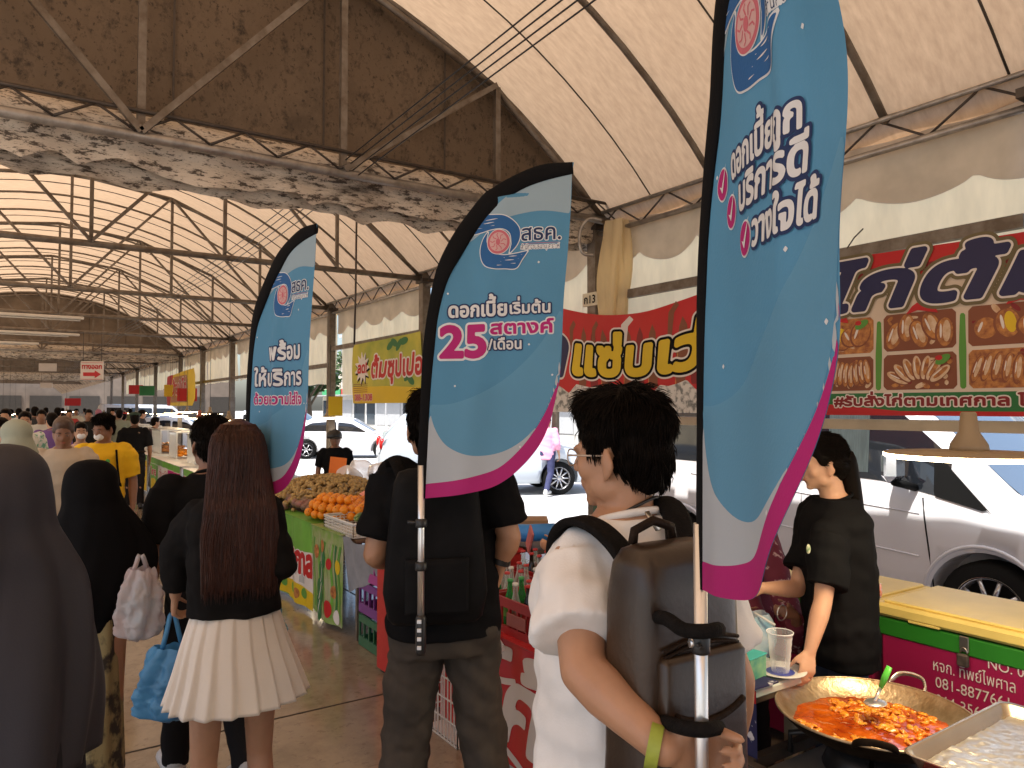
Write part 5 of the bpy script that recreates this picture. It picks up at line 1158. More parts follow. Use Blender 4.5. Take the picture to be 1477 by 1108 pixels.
def tree(px, d, h, lab):
    p = P(px, 600, d); t = thing('roadside_tree', lab, 'tree', (p.x, p.y, -.08)); rn = random.Random(int(px)); m = MB(); m.tube([(0, 0, 0), (.05, 0, h * .3), (0, .1, h * .6)], [.16, .12, .05], 8)
    for k in range(5): a = k * 1.3; m.tube([(0, 0, h * .35 + .1 * k), (math.cos(a) * h * .15, math.sin(a) * h * .15, h * .6), (math.cos(a) * h * .25, math.sin(a) * h * .25, h * .75)], [.06, .04, .015], 6)
    m.build('trunk', mat('bark', (.12, .09, .06), rough=.9), t, True); c = MB()
    for k in range(1600):
        a = rn.uniform(0, 6.3); u = rn.uniform(-1, 1); r = h * .32 * rn.random() ** .4; q = V(r * math.cos(a) * math.sqrt(1 - u * u), r * math.sin(a) * math.sqrt(1 - u * u), h * .7 + r * u * .8)
        q += V(nz(q.x, q.y, q.z), nz(q.y, q.z, q.x), nz(q.z, q.x, q.y)) * .8; e = V(rn.uniform(-1, 1), rn.uniform(-1, 1), rn.uniform(-.4, .4)).normalized() * .16; f = e.orthogonal().normalized() * .08
        c.add([q - e, q + f, q + e, q - f], [[0, 1, 2, 3]], False)
    c.build('crown', mat('leaves', (.06, .12, .03), rough=.6, col2=(.03, .06, .015), vs=1.5, trans=.3), t, True)
tree(445, 33, 5, 'small green tree beyond the white cars'); tree(800, 25, 5.5, 'small roadside tree beyond the pale SUV')
# ================================================================ lamps over the stalls
E_led = mat('led ring', (1, .80, .50), emit=14, var=0); M_lampw = mat('lamp cone', (.30, .22, .13), rough=.4, var=.1); M_lampr = mat('red lamp cone', (.35, .08, .04), rough=.4, var=0)
def lamp(c, lab, r=.20, cone=None, top=3.3, grp='saucer lamps hanging over the stalls', near=False):
    t = thing('stall_lamp', lab, 'lamp', c, 0, grp)
    MB().tube([V(c[0], c[1], c[2] + .1), V(c[0], c[1], top)], .004, 5).build('cord', M_black, t)
    n = 28 if near else 14
    MB().lathe(c, [(.018, .13), (.022, .125), (.028, .07), (.052, .03), (.056, .0)], n).build('lamp_cone', cone or M_lampw, t)
    MB().lathe(c, [(.05, .012), (r, .004), (r + .003, -.004), (r, -.008), (.03, -.006)], n * 2).build('saucer', cone or M_lampw, t)
    MB().lathe(c, [(r + .0035, .000), (r + .004, -.008), (r * .97, -.014), (.07, -.026), (.06, -.009)], n * 2, caps=False).build('led_ring', E_led, t)
    return t
lamp(P(1398, 655, 2.30), 'large lit saucer lamp in front of the white van', .235, near=True, top=1.57)
k = 0
for px, py, d in ((288, 603, 12.2), (303, 597, 14), (270, 594, 17), (258, 600, 20), (330, 606, 10.5), (248, 596, 23), (238, 598, 26), (225, 597, 30), (473, 602, 11.5)):
    lamp(P(px, py, d), 'lit saucer lamp over the right hand stalls, %s in depth' % ['third', 'fourth', 'fifth', 'sixth', 'second', 'seventh', 'eighth', 'ninth', 'first'][k], .22, M_lampr if k in (0, 3) else None); k += 1
for i, (px, py, d) in enumerate(((4, 598, 22), (14, 597, 27), (22, 597, 33), (36, 596, 38), (96, 594, 30), (150, 597, 26), (180, 596, 33), (205, 596, 38))):
    lamp(P(px, py, d), 'small lit lamp far down the aisle above the crowd, number %s from the left' % ['one', 'two', 'three', 'four', 'five', 'six', 'seven', 'eight'][i], .26)

# ================================================================ fruit stall
M_wood = mat('worn table wood', (.22, .15, .09), rough=.7, col2=(.13, .08, .05), vs=6); M_pl_white = mat('white plastic', (.62, .62, .60), rough=.4, var=.05)
def table(lab, x0, y0, x1, y1, z, top=None, leg=None, th=.03, cat='table', name='stall_table'):
    t = thing(name, lab, cat, ((x0 + x1) / 2, (y0 + y1) / 2, 0)); MB().box(((x0 + x1) / 2, (y0 + y1) / 2, z - th / 2), (x1 - x0, y1 - y0, th), bev=.006).build('tabletop', top or M_wood, t)
    for x in (x0 + .05, x1 - .05):
        for y in (y0 + .06, y1 - .06): beam(MB(), (x, y, 0), (x, y, z - th - .001), .035).build('leg', leg or M_steel, t)
    return t
table('long wooden stall table under the heaped fruit', 2.07, 5.15, 3.5, 8.3, .74)
def heap(cx, cy, rx, ry, h, z0, rot=0):
    def f(x, y):
        dx, dy = x - cx, y - cy; a = dx * math.cos(rot) + dy * math.sin(rot); b = -dx * math.sin(rot) + dy * math.cos(rot); q = (a / rx) ** 2 + (b / ry) ** 2
        return z0 + h * math.sqrt(max(0, 1 - q)) if q < 1 else None
    return f
M_or = mat('orange peel', (.80, .27, .01), rough=.45, var=.12, vs=3, bump=.25, bs=160)
orp = None; rnd = random.Random(2); hf = heap(2.42, 6.15, .34, .46, .17, .78); n = 0; pts = []
for lay in range(3):
    for i in range(-7, 8):
        for j in range(-8, 9):
            x = 2.42 + (i + .5 * (j % 2)) * .074 + lay * .03; y = 6.15 + j * .064 + lay * .03; z = hf(x, y)
            if z is None: continue
            zz = .78 + .035 + lay * .058
            if zz < z + .045 and zz > z - .075: pts.append((x + rnd.uniform(-.008, .008), y + rnd.uniform(-.008, .008), zz + rnd.uniform(-.006, .006)))
for p in pts[:150]:
    if orp is None:
        m = MB().ball((0, 0, 0), (.037, .037, .034), 16, 10).use(M_or) if False else MB(); m.use(M_or).ball((0, 0, 0), (.037, .037, .034), 16, 10); m.use(MC['leaves']).ball((0, 0, .0335), (.005, .005, .002), 6, 4)
        orp = m.build('orange'); o = orp
    else: o = orp.copy(); COL.objects.link(o)
    o.location = p; o.rotation_euler = (rnd.uniform(-1, 1), rnd.uniform(-1, 1), rnd.uniform(0, 6)); tag(o, 'ripe orange heaped on the fruit stall', 'orange', 'oranges heaped on the fruit stall')
def pile(name, label, cat, f, x0, x1, y0, y1, n, r, m, parts=None, zj=.5, cover=0):
    rn = random.Random(n); mb = MB()
    for k in range(n):
        for _ in range(20):
            x, y = rn.uniform(x0, x1), rn.uniform(y0, y1); z = f(x, y)
            if z is not None: break
        if z is None: continue
        mb.ball((x, y, z + rn.uniform(-.3, .4) * r), (r * rn.uniform(.85, 1.15), r * rn.uniform(.85, 1.15), r * rn.uniform(.8, 1)), 8, 6)
    o = mb.build(name, m); return tag(o, label, cat, kind='stuff')
pile('longan_heap', 'large heap of small brown longans behind the oranges', 'fruit', heap(2.60, 7.15, .55, .72, .26, .76), 2.05, 3.15, 6.4, 7.9, 900, .024, mat('longan skin', (.50, .34, .12), rough=.55, col2=(.20, .12, .04), vs=26))
pile('mangosteen_heap', 'heap of dark purple mangosteens right of the oranges', 'fruit', heap(2.80, 5.60, .42, .34, .16, .77), 2.4, 3.2, 5.2, 6.0, 260, .028, mat('mangosteen skin', (.045, .018, .025), rough=.4, col2=(.10, .10, .05), vs=9, vlo=.5, vhi=.6))
pile('dragon_fruit_heap', 'heap of dull pink fruit at the left end of the fruit stall', 'fruit', heap(2.25, 7.0, .17, .42, .12, .76), 2.05, 2.45, 6.6, 7.4, 90, .042, mat('dull pink skin', (.30, .12, .10), rough=.5, col2=(.14, .12, .07), vs=7))
for i, (x, y, a, s_) in enumerate(((2.28, 5.42, .5, 1), (2.38, 5.34, .35, .95), (2.20, 5.36, .7, 1.05), (2.32, 5.25, .4, .9), (2.45, 5.45, .5, 1), (2.50, 5.30, .2, .9), (2.17, 5.24, .6, .85))):
    mb = MB(); mb.ball((0, 0, 0), (.10 * s_, .036 * s_, .034 * s_), 14, 10); mb.tube([(.098 * s_, 0, 0), (.12 * s_, .004, .006)], .004, 5)
    o = mb.build('striped_gourd', mat('striped gourd skin', (.30, .38, .12), rough=.4, col2=(.05, .12, .03), vs=7, stretch=(.5, 6, 6), vlo=.45, vhi=.55)); o.location = (x, y, .83 + .02 * (i % 3)); o.rotation_euler = (0, .1 * (i % 2), a)
    tag(o, 'green striped gourd in the white basket', 'gourd', 'striped gourds in the white basket')
def wire_basket(lab, x0, y0, x1, y1, z0, z1, m, nx=8, nz_=4, name='basket', rz=0, cat='basket'):
    t = thing(name, lab, cat, ((x0 + x1) / 2, (y0 + y1) / 2, z0)); mb = MB()
    P4 = [(x0, y0), (x1, y0), (x1, y1), (x0, y1)]
    for a, b in zip(P4, P4[1:] + P4[:1]):
        for k in range(nz_ + 1): z = z0 + (z1 - z0) * k / nz_; mb.box(((a[0] + b[0]) / 2, (a[1] + b[1]) / 2, z), (abs(b[0] - a[0]) + .006, abs(b[1] - a[1]) + .006, .012 if k == nz_ else .006))
        L = max(abs(b[0] - a[0]), abs(b[1] - a[1])); n = int(L / .032)
        for k in range(n + 1): f = k / n; mb.box((a[0] + (b[0] - a[0]) * f, a[1] + (b[1] - a[1]) * f, (z0 + z1) / 2), (.005, .005, z1 - z0 - .002))
    tag(mb.build('wires', m, t), kind='stuff'); MB().box(((x0 + x1) / 2, (y0 + y1) / 2, z0 + .004), (x1 - x0 - .02, y1 - y0 - .02, .006)).build('base', m, t)
    MB().tube([(x0, y0, z1 + .008), (x1, y0, z1 + .008), (x1, y1, z1 + .008), (x0, y1, z1 + .008), (x0, y0, z1 + .008)], .009, 6).build('rim', m, t); return t
wire_basket('white plastic basket of striped gourds at the corner of the fruit stall', 2.06, 5.17, 2.62, 5.78, .75, .84, M_pl_white)
def cloth(lab, X, ya, yb, zt, zb, base, draw, name='printed_stall_cloth', cat='cloth', wob=.018, grp=None):
    t = thing(name, lab, cat, (X, (ya + yb) / 2, zb), 0, grp)
    M = lambda x, y, off=0: V(X - off + wob * math.sin(x * 11 + 1) * (1 - (y - zb) / (zt - zb) * .6) + .006 * math.sin(x * 25 + y * 5), ya - x, y)
    S = Sheet(M); w_ = ya - yb; S.poly([(0, zb + .02 * math.sin(ya)), (w_ / 2, zb - .01), (w_, zb), (w_, zt), (0, zt)], base, 0, res=.03); S.mb.build('cloth', None, t); S.mb = MB(); draw(S, w_)
    if S.mb.v: S.mb.build('print', None, t)
    # edge folded back over the table
    MB().box((X + .06, (ya + yb) / 2, zt + .006), (.14, w_, .006)).build('top_fold', base, t)
    return t
c_green = mat('stall green', (.16, .42, .05), rough=.5, var=.15, vs=3, trans=.15)
def d1(S, w_):
    S.poly([(0, .05), (w_, .05), (w_, .50), (w_ * .5, .46), (0, .50)], b_white, .001, res=.02)
    S.poly([(0, .05), (w_, .03), (w_, .17), (w_ * .7, .21), (w_ * .3, .16), (0, .20)], b_yel, .0018, res=.02)
    for k in range(8): S.poly(ellipse(.1 + k * .14, .12 + .02 * (k % 2), .06, .045, 16), (b_yel, c_green, b_roast, b_lgreen)[k % 4], .003, res=.012)
    S.text('ผลไม้เทศกาล', w_ / 2 - .02, .30, .30, b_red, .003, bold=.05, m2=b_white, out=.03, width=w_ * .98, q=26)
    for k in range(5): S.poly([(.1 + k * .22, .22), (.2 + k * .22, .22), (.2 + k * .22, .28), (.15 + k * .22, .30), (.1 + k * .22, .28)], W_wall[2], .003, res=.012)
cloth('green and white printed stall cloth with red letters under the fruit', 2.045, 7.30, 6.03, .745, .04, c_green, d1)
M_veg = mat('vegetable print', (.20, .34, .06), rough=.5, col2=(.36, .38, .22), vs=5, vlo=.4, vhi=.6, trans=.1)
def d2(S, w_):
    rn = random.Random(3)
    for k in range(9): x = .04 + .07 * k; S.poly(stroke(spline([(x, .10 + .05 * (k % 2)), (x + .02, .3), (x - .01, .5), (x + .03, .66)], 4), [.035, .04, .03, .02] * 4 + [.02] if False else .032), (b_lgreen, M_veg, c_green, b_green)[k % 4], .001 + .0003 * k, res=.01)
    for k in range(4): S.poly(ellipse(.2 + .03 * k, .12 + .14 * k, .07, .10, 20, .5), b_green, .004, res=.01); S.poly(stroke([(.17 + .03 * k, .05 + .14 * k), (.23 + .03 * k, .19 + .14 * k)], .012), b_white, .0046, res=.006)
    for x, y, r, m in ((.42, .16, .06, b_red), (.50, .30, .045, b_roast), (.12, .55, .05, b_roast), (.55, .12, .05, b_white), (.42, .5, .04, b_red), (.58, .5, .05, b_yel), (.3, .62, .045, b_roast)): S.poly(ellipse(x, y, r, r * 1.1, 18), m, .005, res=.01)
cloth('stall cloth printed with vegetables and striped melons', 2.03, 5.99, 5.32, .745, .06, M_veg, d2)
MB_b = mat('blue grey cloth', (.10, .16, .28), rough=.7, var=.2)
def gcl(u, v): x = 2.035 + .012 * math.sin(u * 11); return (x + .05 * v, 5.31 - .55 * u - .10 * v * u, .745 - (.42 - .25 * u) * v + .01 * math.sin(u * 9))
tag(MB().grid(gcl, 16, 10).build('hanging_cloth', mat('grey stall cloth', (.24, .25, .28), rough=.8, var=.2)), 'plain grey cloth corner hanging beside the vegetable print', 'cloth')
def crate(lab, c, size, m, name='plastic_crate', rz=0, cols=3, cat='crate', grp=None, tcol=None):
    t = thing(name, lab, cat, c, rz, grp); x, y, z = size
    for sx in (-1, 1):
        MB().box((sx * (x / 2 - .008), 0, z * .84), (.014, y, z * .22)).build('side_panel', m, t, True); MB().box((sx * (x / 2 - .008), 0, z * .15), (.014, y, z * .28)).build('side_panel', m, t, True)
        n = max(2, int(y / .075))
        for k in range(n + 1): MB().box((sx * (x / 2 - .008), -y / 2 + .01 + (y - .02) * k / n, z * .5), (.012, .014, z * .5)).build('slat', m, t, True)
    for sy in (-1, 1):
        MB().box((0, sy * (y / 2 - .008), z * .84), (x - .03, .014, z * .22)).build('end_panel', m, t, True); MB().box((0, sy * (y / 2 - .008), z * .15), (x - .03, .014, z * .28)).build('end_panel', m, t, True)
        n = max(2, int(x / .075))
        for k in range(1, n): MB().box((-x / 2 + x * k / n, sy * (y / 2 - .008), z * .5), (.014, .012, z * .5)).build('slat', m, t, True)
    MB().box((0, 0, .006), (x - .03, y - .03, .010)).build('base', m, t, True)
    if tcol: MB().box((-x / 2 - .004, 0, z * .5), (.006, y * .35, z * .3), bev=.001).build('plate', tcol, t, True)
    return t
def pm(n, c): return mat(n, c, rough=.4, var=.06, vs=5)
for i, (nm, c) in enumerate((('dark green', (.02, .12, .06)), ('purple', (.16, .04, .22)), ('pink purple', (.35, .05, .25)))): crate('%s plastic crate %s of the stack under the fruit stall' % (nm, ['lowest', 'in the middle', 'on top'][i]), (2.34, 4.93, .003 + .235 * i), (.52, .36, .23), pm('crate ' + nm, c))
# red cool box at the end of the bottle table
t = thing('red_cabinet', 'plain red metal cabinet standing on the floor left of the tall man', 'cabinet', (2.25, 4.15, 0)); M_redm = mat('red painted metal', (.46, .025, .022), rough=.45, var=.18, vs=3, bump=.1)
MB().box((2.27, 4.14, .42), (.60, .80, .80), bev=.012).build('cabinet', M_redm, t); MB().box((2.27, 4.14, .835), (.62, .82, .03), bev=.01).build('lid', M_redm, t)
for x in (2.02, 2.5): beam(MB(), (x, 4.5, 0), (x, 4.5, .018), .05).build('foot', M_steel_d, t)
wire_basket('white basket with pink and yellow bags on the floor behind the tall man', 1.86, 3.28, 2.20, 3.62, .004, .42, M_pl_white)
for nm, c, z, x in (('pink', (.6, .25, .32), .50, 1.98), ('yellow', (.65, .52, .05), .44, 2.08)):
    mb = MB(); mb.ball((x, 3.42, z), (.11, .12, .09), 20, 14); mb.v = [(a + .02 * nz(a * 14, b * 14, c_ * 14), b + .02 * nz(b * 14, c_ * 14), c_ + .02 * nz(a * 9, b * 17, 3)) for a, b, c_ in mb.v]
    tag(mb.build('plastic_bag', mat(nm + ' bag', c, rough=.35, var=.1)), '%s plastic bag stuffed in the white floor basket' % nm, 'bag')

# ================================================================ bottle table
table('bottle table behind the red drink banner', 1.97, 1.9, 2.88, 3.66, .585)
M_crate = mat('red drink crate', (.34, .018, .022), rough=.4, var=.12, vs=8)
G_clear = glassmat('clear glass', (.80, .88, .86), .03, .20); G_green = glassmat('green glass', (.02, .30, .06), .03, .55); G_dark = mat('cola bottle', (.014, .008, .006), rough=.08, var=0, spec=.8)
def bottle(m, lab, p, cap, liquid=None, cache={}):
    key = (m.name, cap.name)
    if key not in cache:
        o = MB().lathe((0, 0, 0), [(.024, 0), (.028, .004), (.029, .02), (.027, .06), (.029, .10), (.028, .13), (.018, .165), (.0125, .19), (.0115, .225), (.0135, .228), (.0135, .235)], 14).build('glass_bottle', m)
        c = MB().lathe((0, 0, .229), [(.0150, 0), (.0155, .004), (.0145, .011), (.010, .013)], 12).build('bottle_cap', cap); c.parent = o
        l_ = MB().lathe((0, 0, 0), [(.0292, .062), (.0292, .105)], 14, caps=False).build('bottle_label', liquid or MC['white plastic'], o, True)
        cache[key] = o
    else: o = copy_tree(cache[key])
    o.location = p; o.rotation_euler = (rnd.uniform(-.05, .05), rnd.uniform(-.05, .05), rnd.uniform(0, 6)); tag(o, lab, 'bottle', 'glass drink bottles in the red crates'); return o
cap_r = pm('red cap', (.5, .03, .03)); cap_w = pm('white cap', (.7, .7, .68)); cap_g = pm('green cap', (.05, .35, .1)); M_lab = mat('faded bottle print', (.55, .42, .38), rough=.4, col2=(.40, .10, .08), vs=40)
k = 0
cr_l = ['front left crate nearest the tall man', 'middle crate of the front row', 'crate of the front row nearest the white shirt', 'back row crate farthest left', 'middle back row crate', 'back row crate nearest the phone']
for ci in range(2):
    for ri in range(3):
        cx, cy = 2.18 + ci * .43, 3.42 - ri * .475; t = crate('red plastic bottle crate, ' + cr_l[ci * 3 + ri], (cx, cy, .587), (.38, .455, .20), M_crate, 'bottle_crate', grp='red crates of glass bottles', tcol=pm('crate print', (.30, .08, .07)))
        for a in range(4):
            for b in range(5):
                p = (cx - .135 + .09 * a + rnd.uniform(-.006, .006), cy - .17 + .085 * b + rnd.uniform(-.006, .006), .600 + (.03 if ci else .01))
                if (ci, ri) == (0, 1) and (a, b) in ((0, 4), (1, 4)) or (ci, ri) == (0, 0) and (a, b) == (1, 1): bottle(G_green, 'green glass bottle among the clear ones in the red crates', p, cap_g, c_green)
                elif (a * 5 + b + ri) % 11 == 3: bottle(G_dark, 'dark cola bottle among the clear ones in the red crates', p, cap_r, pm('cola label', (.5, .03, .03)))
                else: bottle(G_clear, 'clear glass bottle standing in the red crates', p, cap_r if (a + b) % 3 else cap_w, M_lab)
def d3(S, w_):
    S.text('โค้ก', .92, .14, .50, b_white, .002, bold=.03, width=.95, q=40, shear=.2)
    S.poly(stroke(spline([(.30, .50), (.45, .44), (.52, .48), (.60, .40), (.75, .42)], 5), .03), b_white, .002, res=.01)
    S.poly(stroke(spline([(.25, .06), (.6, .10), (.9, .03), (1.3, .09), (1.7, .03)], 6), .035), b_white, .003, res=.01)
    S.poly([(.2, .03), (1.7, .03), (1.7, .0), (.2, .0)], W_wall[2], .002, res=.01)
cloth('glossy red drink banner with white Thai lettering on the bottle table', 1.955, 3.66, 1.85, .60, .03, mat('drink banner red', (.48, .012, .018), rough=.25, var=.05), d3, 'drink_banner', 'banner', .012)
tag(MB().tube([(1.93, 3.1, .62), (1.90, 3.02, .60), (1.91, 2.95, .57)], [.03, .035, .02], 10).build('plastic_wrap', glassmat('clear wrap', (.9, .9, .95), .2, .3)), 'crumpled clear plastic wrap at the table edge by the jeans', 'bag')
table('small side table carrying the cardboard boxes', 2.75, 3.85, 3.55, 4.55, .80)
M_card = mat('cardboard', (.36, .22, .12), rough=.85, var=.1, vs=4)
def cbox(lab, c, size, rz, m, flap=False, hole=False, side=None):
    t = thing('cardboard_box', lab, 'box', c, rz); x, y, z = size; th = .005
    for sx in (-1, 1): MB().box((sx * (x / 2 - th / 2), 0, z / 2), (th, y, z)).build('side', m, t, True)
    for sy in (-1, 1): MB().box((0, sy * (y / 2 - th / 2), z / 2), (x - 2 * th, th, z)).build('side', side or m, t, True)
    MB().box((0, 0, th / 2), (x - 2 * th, y - 2 * th, th)).build('base', m, t, True)
    if flap:
        for sx in (-1, 1): MB().box((sx * (x / 2 + .03), 0, z + .02), (.08, y, .004), ry=sx * .5).build('flap', m, t, True)
    else: MB().box((0, 0, z - th / 2), (x - 2 * th, y - 2 * th, th)).build('lid', m, t, True)
    if hole:
        for dx in (-.04, .04): MB().ball((dx, -y / 2 - .0005, z * .45), (.010, .002, .018), 10, 6).build('hand_hole', M_black, t, True)
    return t
p = P(766, 752, 4.75); cbox('brown cardboard box with two hand holes by the blue roll', (p.x, p.y, .87), (.21, .2, .125), -YAW, M_card, hole=True)
p = P(718, 752, 4.85); cbox('open red and white printed box left of the brown one', (p.x, p.y, .87), (.22, .22, .11), -YAW + .1, mat('printed box red', (.45, .10, .08), rough=.6, var=.1), flap=True, side=mat('printed box white', (.6, .5, .45), rough=.6, col2=(.45, .08, .08), vs=9, vlo=.45, vhi=.5))
p0, p1 = P(680, 770, 4.72), P(800, 767, 4.45)
tag(MB().tube([p0, p0.lerp(p1, .3) + V(0, 0, .004), p0.lerp(p1, .7) - V(0, 0, .004), p1], [.052, .055, .053, .050], 18).build('tarpaulin_roll', mat('blue tarpaulin', (.03, .22, .62), rough=.35, var=.15, vs=6, bump=.3, bs=12)), 'bright blue rolled tarpaulin in front of the cardboard boxes', 'roll')
# ================================================================ cooking corner
table('low table with flowered cloth beside the wok', 2.10, 1.68, 2.44, 2.35, .735, top=mat('clear table film', (.45, .55, .5), rough=.2, col2=(.55, .56, .50), vs=7), leg=mat('cream table leg', (.5, .42, .3), var=.1))
M_flow = mat('navy flowered cloth', (.55, .55, .6), rough=.8, col2=(.012, .014, .07), vs=16, vlo=.60, vhi=.64); M_leafc = mat('leafy cloth', (.35, .38, .28), rough=.8, col2=(.05, .10, .20), vs=11, vlo=.45, vhi=.5)
def dn(S, w_): S.poly([(0, .70), (w_, .70), (w_, .745), (0, .745)], b_red, .002, res=.02); S.poly([(.0, .05), (w_ * .55, .05), (w_ * .55, .70), (0, .70)], M_leafc, .001, res=.03)
cloth('flowered navy and leaf cloth with a red edge on the low table', 2.085, 2.36, 1.66, .745, .05, M_flow, dn, 'flowered_cloth')
M_teal = mat('teal carton', (.05, .42, .40), rough=.35, var=.1); c_p = P(1072, 990, 2.58)
t = thing('snack_carton', 'teal and green printed carton at the table corner by the backpack', 'box', (2.17, 1.78, .737), R_(8)); MB().box((0, 0, .045), (.11, .13, .088), bev=.004).build('carton', mat('green print carton', (.20, .42, .22), rough=.4, col2=(.04, .25, .2), vs=14), t, True); MB().box((0, 0, .0915), (.114, .134, .006), bev=.002).build('lid', M_teal, t, True)
t = thing('flat_box', 'yellow green flat box lying on the low table', 'box', (2.26, 2.03, .737), R_(-15)); MB().box((0, 0, .02), (.26, .20, .038), bev=.004).build('box', mat('lime box', (.42, .55, .15), rough=.4, col2=(.55, .30, .28), vs=6), t, True); MB().box((0, 0, .0415), (.24, .18, .004)).build('label', mat('lime label', (.5, .6, .3), rough=.4, col2=(.2, .45, .15), vs=9), t, True)
t = thing('saucer', 'white saucer with blue centre under the plastic cup', 'plate', (2.325, 1.735, .737)); MB().lathe((2.325, 1.735, .737), [(.05, 0), (.06, .003), (.092, .014), (.090, .016), (.058, .007), (.001, .006)], 30, caps=False).build('plate', M_pl_white, t); MB().lathe((2.325, 1.735, .7445), [(.001, 0), (.05, 0)], 24, caps=False).build('blue_centre', mat('saucer blue', (.05, .07, .35), rough=.3, var=0), t)
t = thing('plastic_cup', 'empty ribbed clear plastic cup standing by the wok', 'cup', (2.325, 1.735, .746)); pr = [(.030, .0)] + [(.031 + .012 * k / 12 + .0012 * (k % 2), .004 + .128 * k / 12) for k in range(13)] + [(.0465, .134), (.0475, .137), (.0465, .140)]
MB().lathe((2.325, 1.735, .746), pr, 30, caps=False).build('cup', glassmat('clear plastic', (.95, .95, .97), .08, .16), t)
MB().tube([V(2.325 + .0468 * math.cos(a), 1.735 + .0468 * math.sin(a), .886) for a in [2 * math.pi * i / 30 for i in range(31)]], .0018, 6, caps=False).build('rim', glassmat('cup rim', (.95, .95, .97), .08, .6), t)
# wok
WC = V(2.37, 1.41, .70)
t = thing('wok', 'wide steel wok full of orange curry on the black burner', 'wok', (WC.x, WC.y, .52)); r0 = .302
M_wokin = mat('worn wok steel', (.62, .50, .34), rough=.30, metal=.75, col2=(.35, .24, .13), vs=9, bump=.2, bs=60); M_wokout = mat('burnt wok outside', (.020, .014, .010), rough=.55, metal=.3, var=.5, vs=9, bump=.3, bs=30)
pin = [(r0 * math.sin(a), -.27 * (math.cos(a) - math.cos(1.25)) * .62) for a in [1.25 * k / 16 for k in range(17)]]; sc = r0 / pin[-1][0]; pin = [(r * sc, z) for r, z in pin]
MB().lathe(WC, [(max(.002, r - .003), z + .003) for r, z in pin], 64, caps=False).build('inside', M_wokin, t)
MB().lathe(WC, [(max(.002, r), z) for r, z in pin] + [(r0 + .004, .003), (r0 - .003, .005)], 64, caps=False).build('shell', M_wokout, t)
MB().tube([WC + V((r0 + .001) * math.cos(a), (r0 + .001) * math.sin(a), .003) for a in [2 * math.pi * i / 64 for i in range(65)]], .0045, 8, caps=False).build('rim', M_wokin, t)
def wok_handle(ang, m):
    c, s_ = math.cos(ang), math.sin(ang); q = lambda r, u, z: WC + V(r * c - u * s_, r * s_ + u * c, z)
    pts = spline([q(r0 - .006, -.060, .0), q(r0 + .015, -.055, .012), q(r0 + .040, -.038, .030), q(r0 + .046, 0, .036), q(r0 + .040, .038, .030), q(r0 + .015, .055, .012), q(r0 - .006, .060, .0)], 6); MB().tube(pts, .011, 10, flat=.45, upv=(c, s_, .6)).build('handle', m, t)
wok_handle(math.atan2(.15, .9) + .0, mat('bright handle', (.72, .66, .56), rough=.25, metal=.8)); wok_handle(math.atan2(-.55, -.9), M_wokout)
M_curry = mat('red curry oil', (.62, .13, .008), rough=.12, col2=(.28, .03, .004), vs=10, bump=.3, bs=26, vlo=.35, vhi=.65, coat=.6)
zc_ = -.048; rc = next(r for r, z in pin if z > zc_) - .006
def gc(u, v): a = 2 * math.pi * u; r = rc * v; x, y = r * math.cos(a), r * math.sin(a); return WC + V(x, y, zc_ + .004 * nz(x * 26, y * 26) + .002 * nz(x * 70, y * 70))
MB().grid(gc, 96, 34).build('curry', M_curry, t)
M_chunk = mat('curry chunk', (.86, .40, .03), rough=.25, col2=(.62, .17, .01), vs=40, coat=.5); mb = MB(); rnd = random.Random(9)
for k in range(330):
    a = rnd.uniform(0, 6.283); r = rc * .93 * math.sqrt(rnd.random()); x, y = r * math.cos(a), r * math.sin(a)
    if nz(x * 7 + 2, y * 7) + .25 * x / r0 - y * .8 < -.16: continue
    s_ = rnd.uniform(.007, .017); M3 = Matrix.Rotation(rnd.uniform(0, 6), 3, 'Z') @ Matrix.Rotation(rnd.uniform(-.6, .6), 3, 'X'); b0 = len(mb.v); mb.ball(WC + V(x, y, zc_ + .002), (s_ * 1.2, s_ * .75, s_ * .45), 9, 6, M3)
    for i in range(b0, len(mb.v)): v = V(*mb.v[i]); mb.v[i] = tuple(v + V(nz(v.x * 90, v.y * 90, k), nz(v.y * 90, v.z * 90, k), nz(v.z * 90, v.x * 90, k)) * .006)
tag(mb.build('curry_chunks', M_chunk, t), kind='stuff')
lt = thing('ladle', 'steel ladle with bright green handle resting in the curry', 'ladle', P(1270, 1000, 2.5)); a, b, c_ = P(1283, 962, 2.50), P(1270, 992, 2.50), P(1262, 1012, 2.47)
MB().tube([a, a.lerp(b, .5), b], [.0115, .014, .010], 12, flat=.55, upv=(1, -.5, .3)).build('handle', mat('green handle', (.10, .55, .06), rough=.35, var=0), lt)
MB().tube([b, c_], .006, 8).build('shaft', M_alu, lt); MB().ball(c_ + V(.02, .01, -.012), (.042, .034, .010), 18, 10).build('bowl', M_alu, lt)
# burner and its frame
t = thing('gas_burner', 'black iron burner frame standing under the wok', 'stove', (WC.x, WC.y, 0)); z = .50
for dx, dy in ((-.31, -.27), (.31, -.27), (.31, .27), (-.31, .27)): beam(MB(), (WC.x + dx, WC.y + dy, 0), (WC.x + dx, WC.y + dy, z - .018), .03).build('leg', M_steel_d, t)
for (a, b) in (((-.33, -.27), (.33, -.27)), ((-.33, .27), (.33, .27)), ((-.31, -.252), (-.31, .252)), ((.31, -.252), (.31, .252))): beam(MB(), (WC.x + a[0], WC.y + a[1], z), (WC.x + b[0], WC.y + b[1], z), .035).build('bar', M_steel_d, t)
MB().box((WC.x, WC.y, z - .03), (.60, .50, .012)).build('drip_plate', mat('dull tin', (.38, .38, .37), rough=.4, metal=.5), t)
MB().lathe(WC + V(0, 0, -.20), [(.15, .0), (.16, .02), (.13, .09), (.10, .095), (.10, .02)], 24, caps=False).build('burner_ring', M_black, t)
